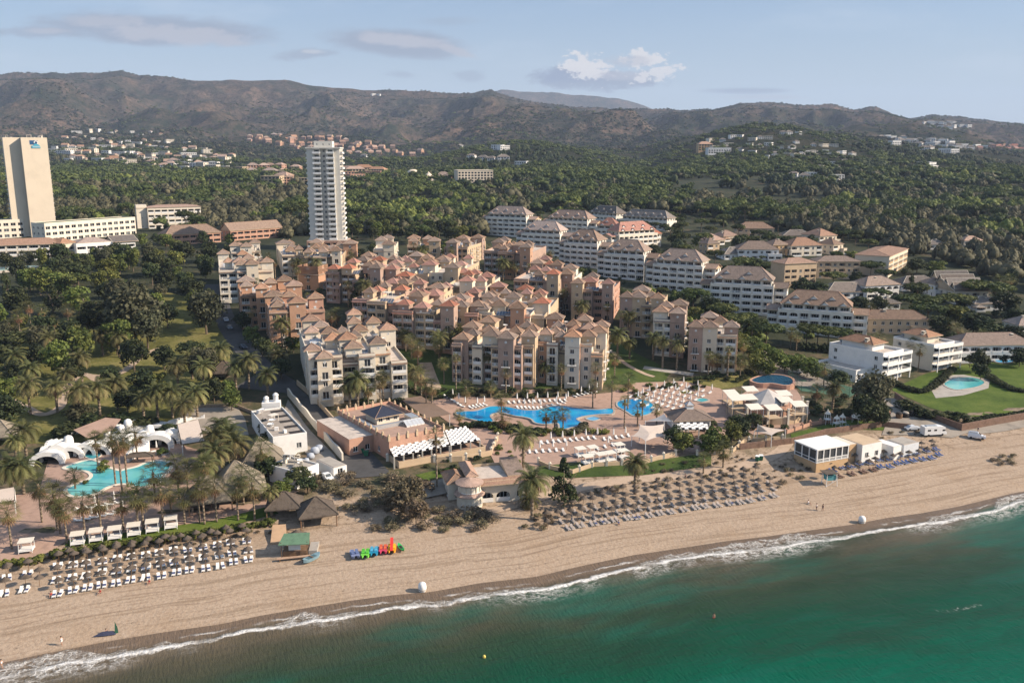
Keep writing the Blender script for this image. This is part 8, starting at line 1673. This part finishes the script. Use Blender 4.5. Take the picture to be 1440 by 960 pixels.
x, y = PG(153, 892); o = empty('beach_kite', (x, y, G(x, y)), R(15), 'dark folded kite with an upright wing tip lying on the sand', 'kite'); mb = MB(); mb.faces([(-2.6, -.3, .15), (-1.2, .4, .5), (.6, .4, .45), (1.3, .2, .3), (1.2, -.4, .1), (-.6, -.5, .15), (-1.0, 0, .75), (.4, 0, .7)], [(0, 6, 1), (0, 5, 6), (6, 7, 2, 1), (5, 4, 7, 6), (7, 3, 2), (4, 3, 7)]); mb.build('canopy', mat('dark_kite_cloth', (.04, .045, .08), .6, .1), o); mb = MB(); mb.faces([(1.0, -.2, .2), (1.6, -.1, .2), (1.5, 0, 1.2), (1.15, 0, 2.4), (1.05, .1, 1.0)], [(0, 1, 2, 3, 4), (4, 3, 2, 1, 0)]); mb.build('wing_tip', mat('green_kite_cloth', (.03, .10, .06), .6, .1), o)
rg = random.Random(77)
def bush_patch(poly, n, hr, lab, kind='dshrub', mind=1.6):
    W = [PG(*p) for p in poly]; xs = [w[0] for w in W]; ys = [w[1] for w in W]; os_ = []; got = []; t = 0
    while len(os_) < n and t < n*60:
        t += 1; x, y = rg.uniform(min(xs), max(xs)), rg.uniform(min(ys), max(ys))
        if not inpoly(x, y, W) or any((x-a)**2+(y-b)**2 < mind**2 for a, b in got): continue
        got.append((x, y)); h = rg.uniform(*hr); os_.append(tree(kind, x, y, h, h*rg.uniform(.8, 1.3), rg, None, 'bushes '+lab))
    fix_labels(os_, ('dry bush ' if kind == 'dshrub' else 'green bush ')+lab+', {0}')
bush_patch([(455,705),(540,690),(610,715),(600,745),(560,752),(480,735)], 26, (.8, 2.4), 'on the dune beside the coloured boats'); bush_patch([(590,715),(700,722),(700,748),(600,750)], 16, (1.0, 2.6), 'below the beach house'); bush_patch([(745,728),(772,722),(776,748),(735,745)], 9, (.6, 1.5), 'left of the middle parasols')
bush_patch([(775,712),(900,688),(1080,662),(1075,650),(900,676),(780,700)], 30, (.5, 1.2), 'on the bank above the middle parasols'); bush_patch([(900,668),(1060,648),(1060,638),(900,656)], 18, (.4, .9), 'between promenade and pool lawn'); bush_patch([(1086,655),(1130,640),(1150,650),(1110,690),(1095,690)], 16, (.5, 1.4), 'beside the path to the beach bar')
bush_patch([(60,792),(385,752),(383,744),(60,784)], 24, (.4, 1.0), 'on the bank above the left parasols'); bush_patch([(1392,645),(1425,640),(1440,656),(1405,655)], 9, (.6, 1.2), 'on the sand at the right edge', mind=1.2); bush_patch([(1240,618),(1290,612),(1290,606),(1240,608)], 5, (.5, 1), 'beside the container cabins'); bush_patch([(420,676),(480,668),(530,690),(470,705)], 16, (1, 2.6), 'between the kiosks and the service road')
bush_patch([(540,675),(600,690),(600,715),(545,715)], 12, (1.5, 4), 'clumped at the end of the service road', mind=2.2); bush_patch([(640,546),(730,552),(820,548),(835,556),(760,562),(660,560)], 22, (1.2, 2.2), 'along the resort lawn above the pool', 'shrub', 3)
bush_patch([(60,640),(150,625),(240,612),(300,640),(240,700),(80,690)], 14, (1, 2.2), 'around the turquoise pool', 'hedgeb', 4); bush_patch([(920,545),(980,528),(1060,520),(1075,535),(960,552)], 12, (1, 2.4), 'on the lawn before the rightmost blocks', 'shrub', 3)
bush_patch([(690,603),(760,606),(840,604),(865,612),(780,616),(700,612)], 14, (1, 2), 'in planters below the lagoon pool', 'hedgeb', 3); bush_patch([(858,548),(935,540),(960,546),(900,560)], 10, (.8, 1.8), 'between lawn and lounger field', 'hedgeb', 3)
bush_patch([(985,592),(1060,588),(1110,606),(1060,622),(1000,632)], 20, (.8, 2.2), 'around the sail covered seating', 'shrub', 3); bush_patch([(690,622),(740,618),(760,650),(700,655)], 8, (.6, 1.4), 'on the terrace above the beach house', 'hedgeb', 3)
bush_patch([(600,650),(640,640),(700,648),(640,668),(590,668)], 10, (.8, 1.8), 'below the chequered pergola', 'shrub', 2.5); bush_patch([(1120,560),(1200,560),(1240,590),(1180,588),(1130,585)], 16, (1, 3), 'between court and playground', 'shrub', 3.5)
bush_patch([(600,548),(660,552),(650,562),(600,562)], 8, (1, 2), 'beside the brown shade roof', 'shrub', 3)
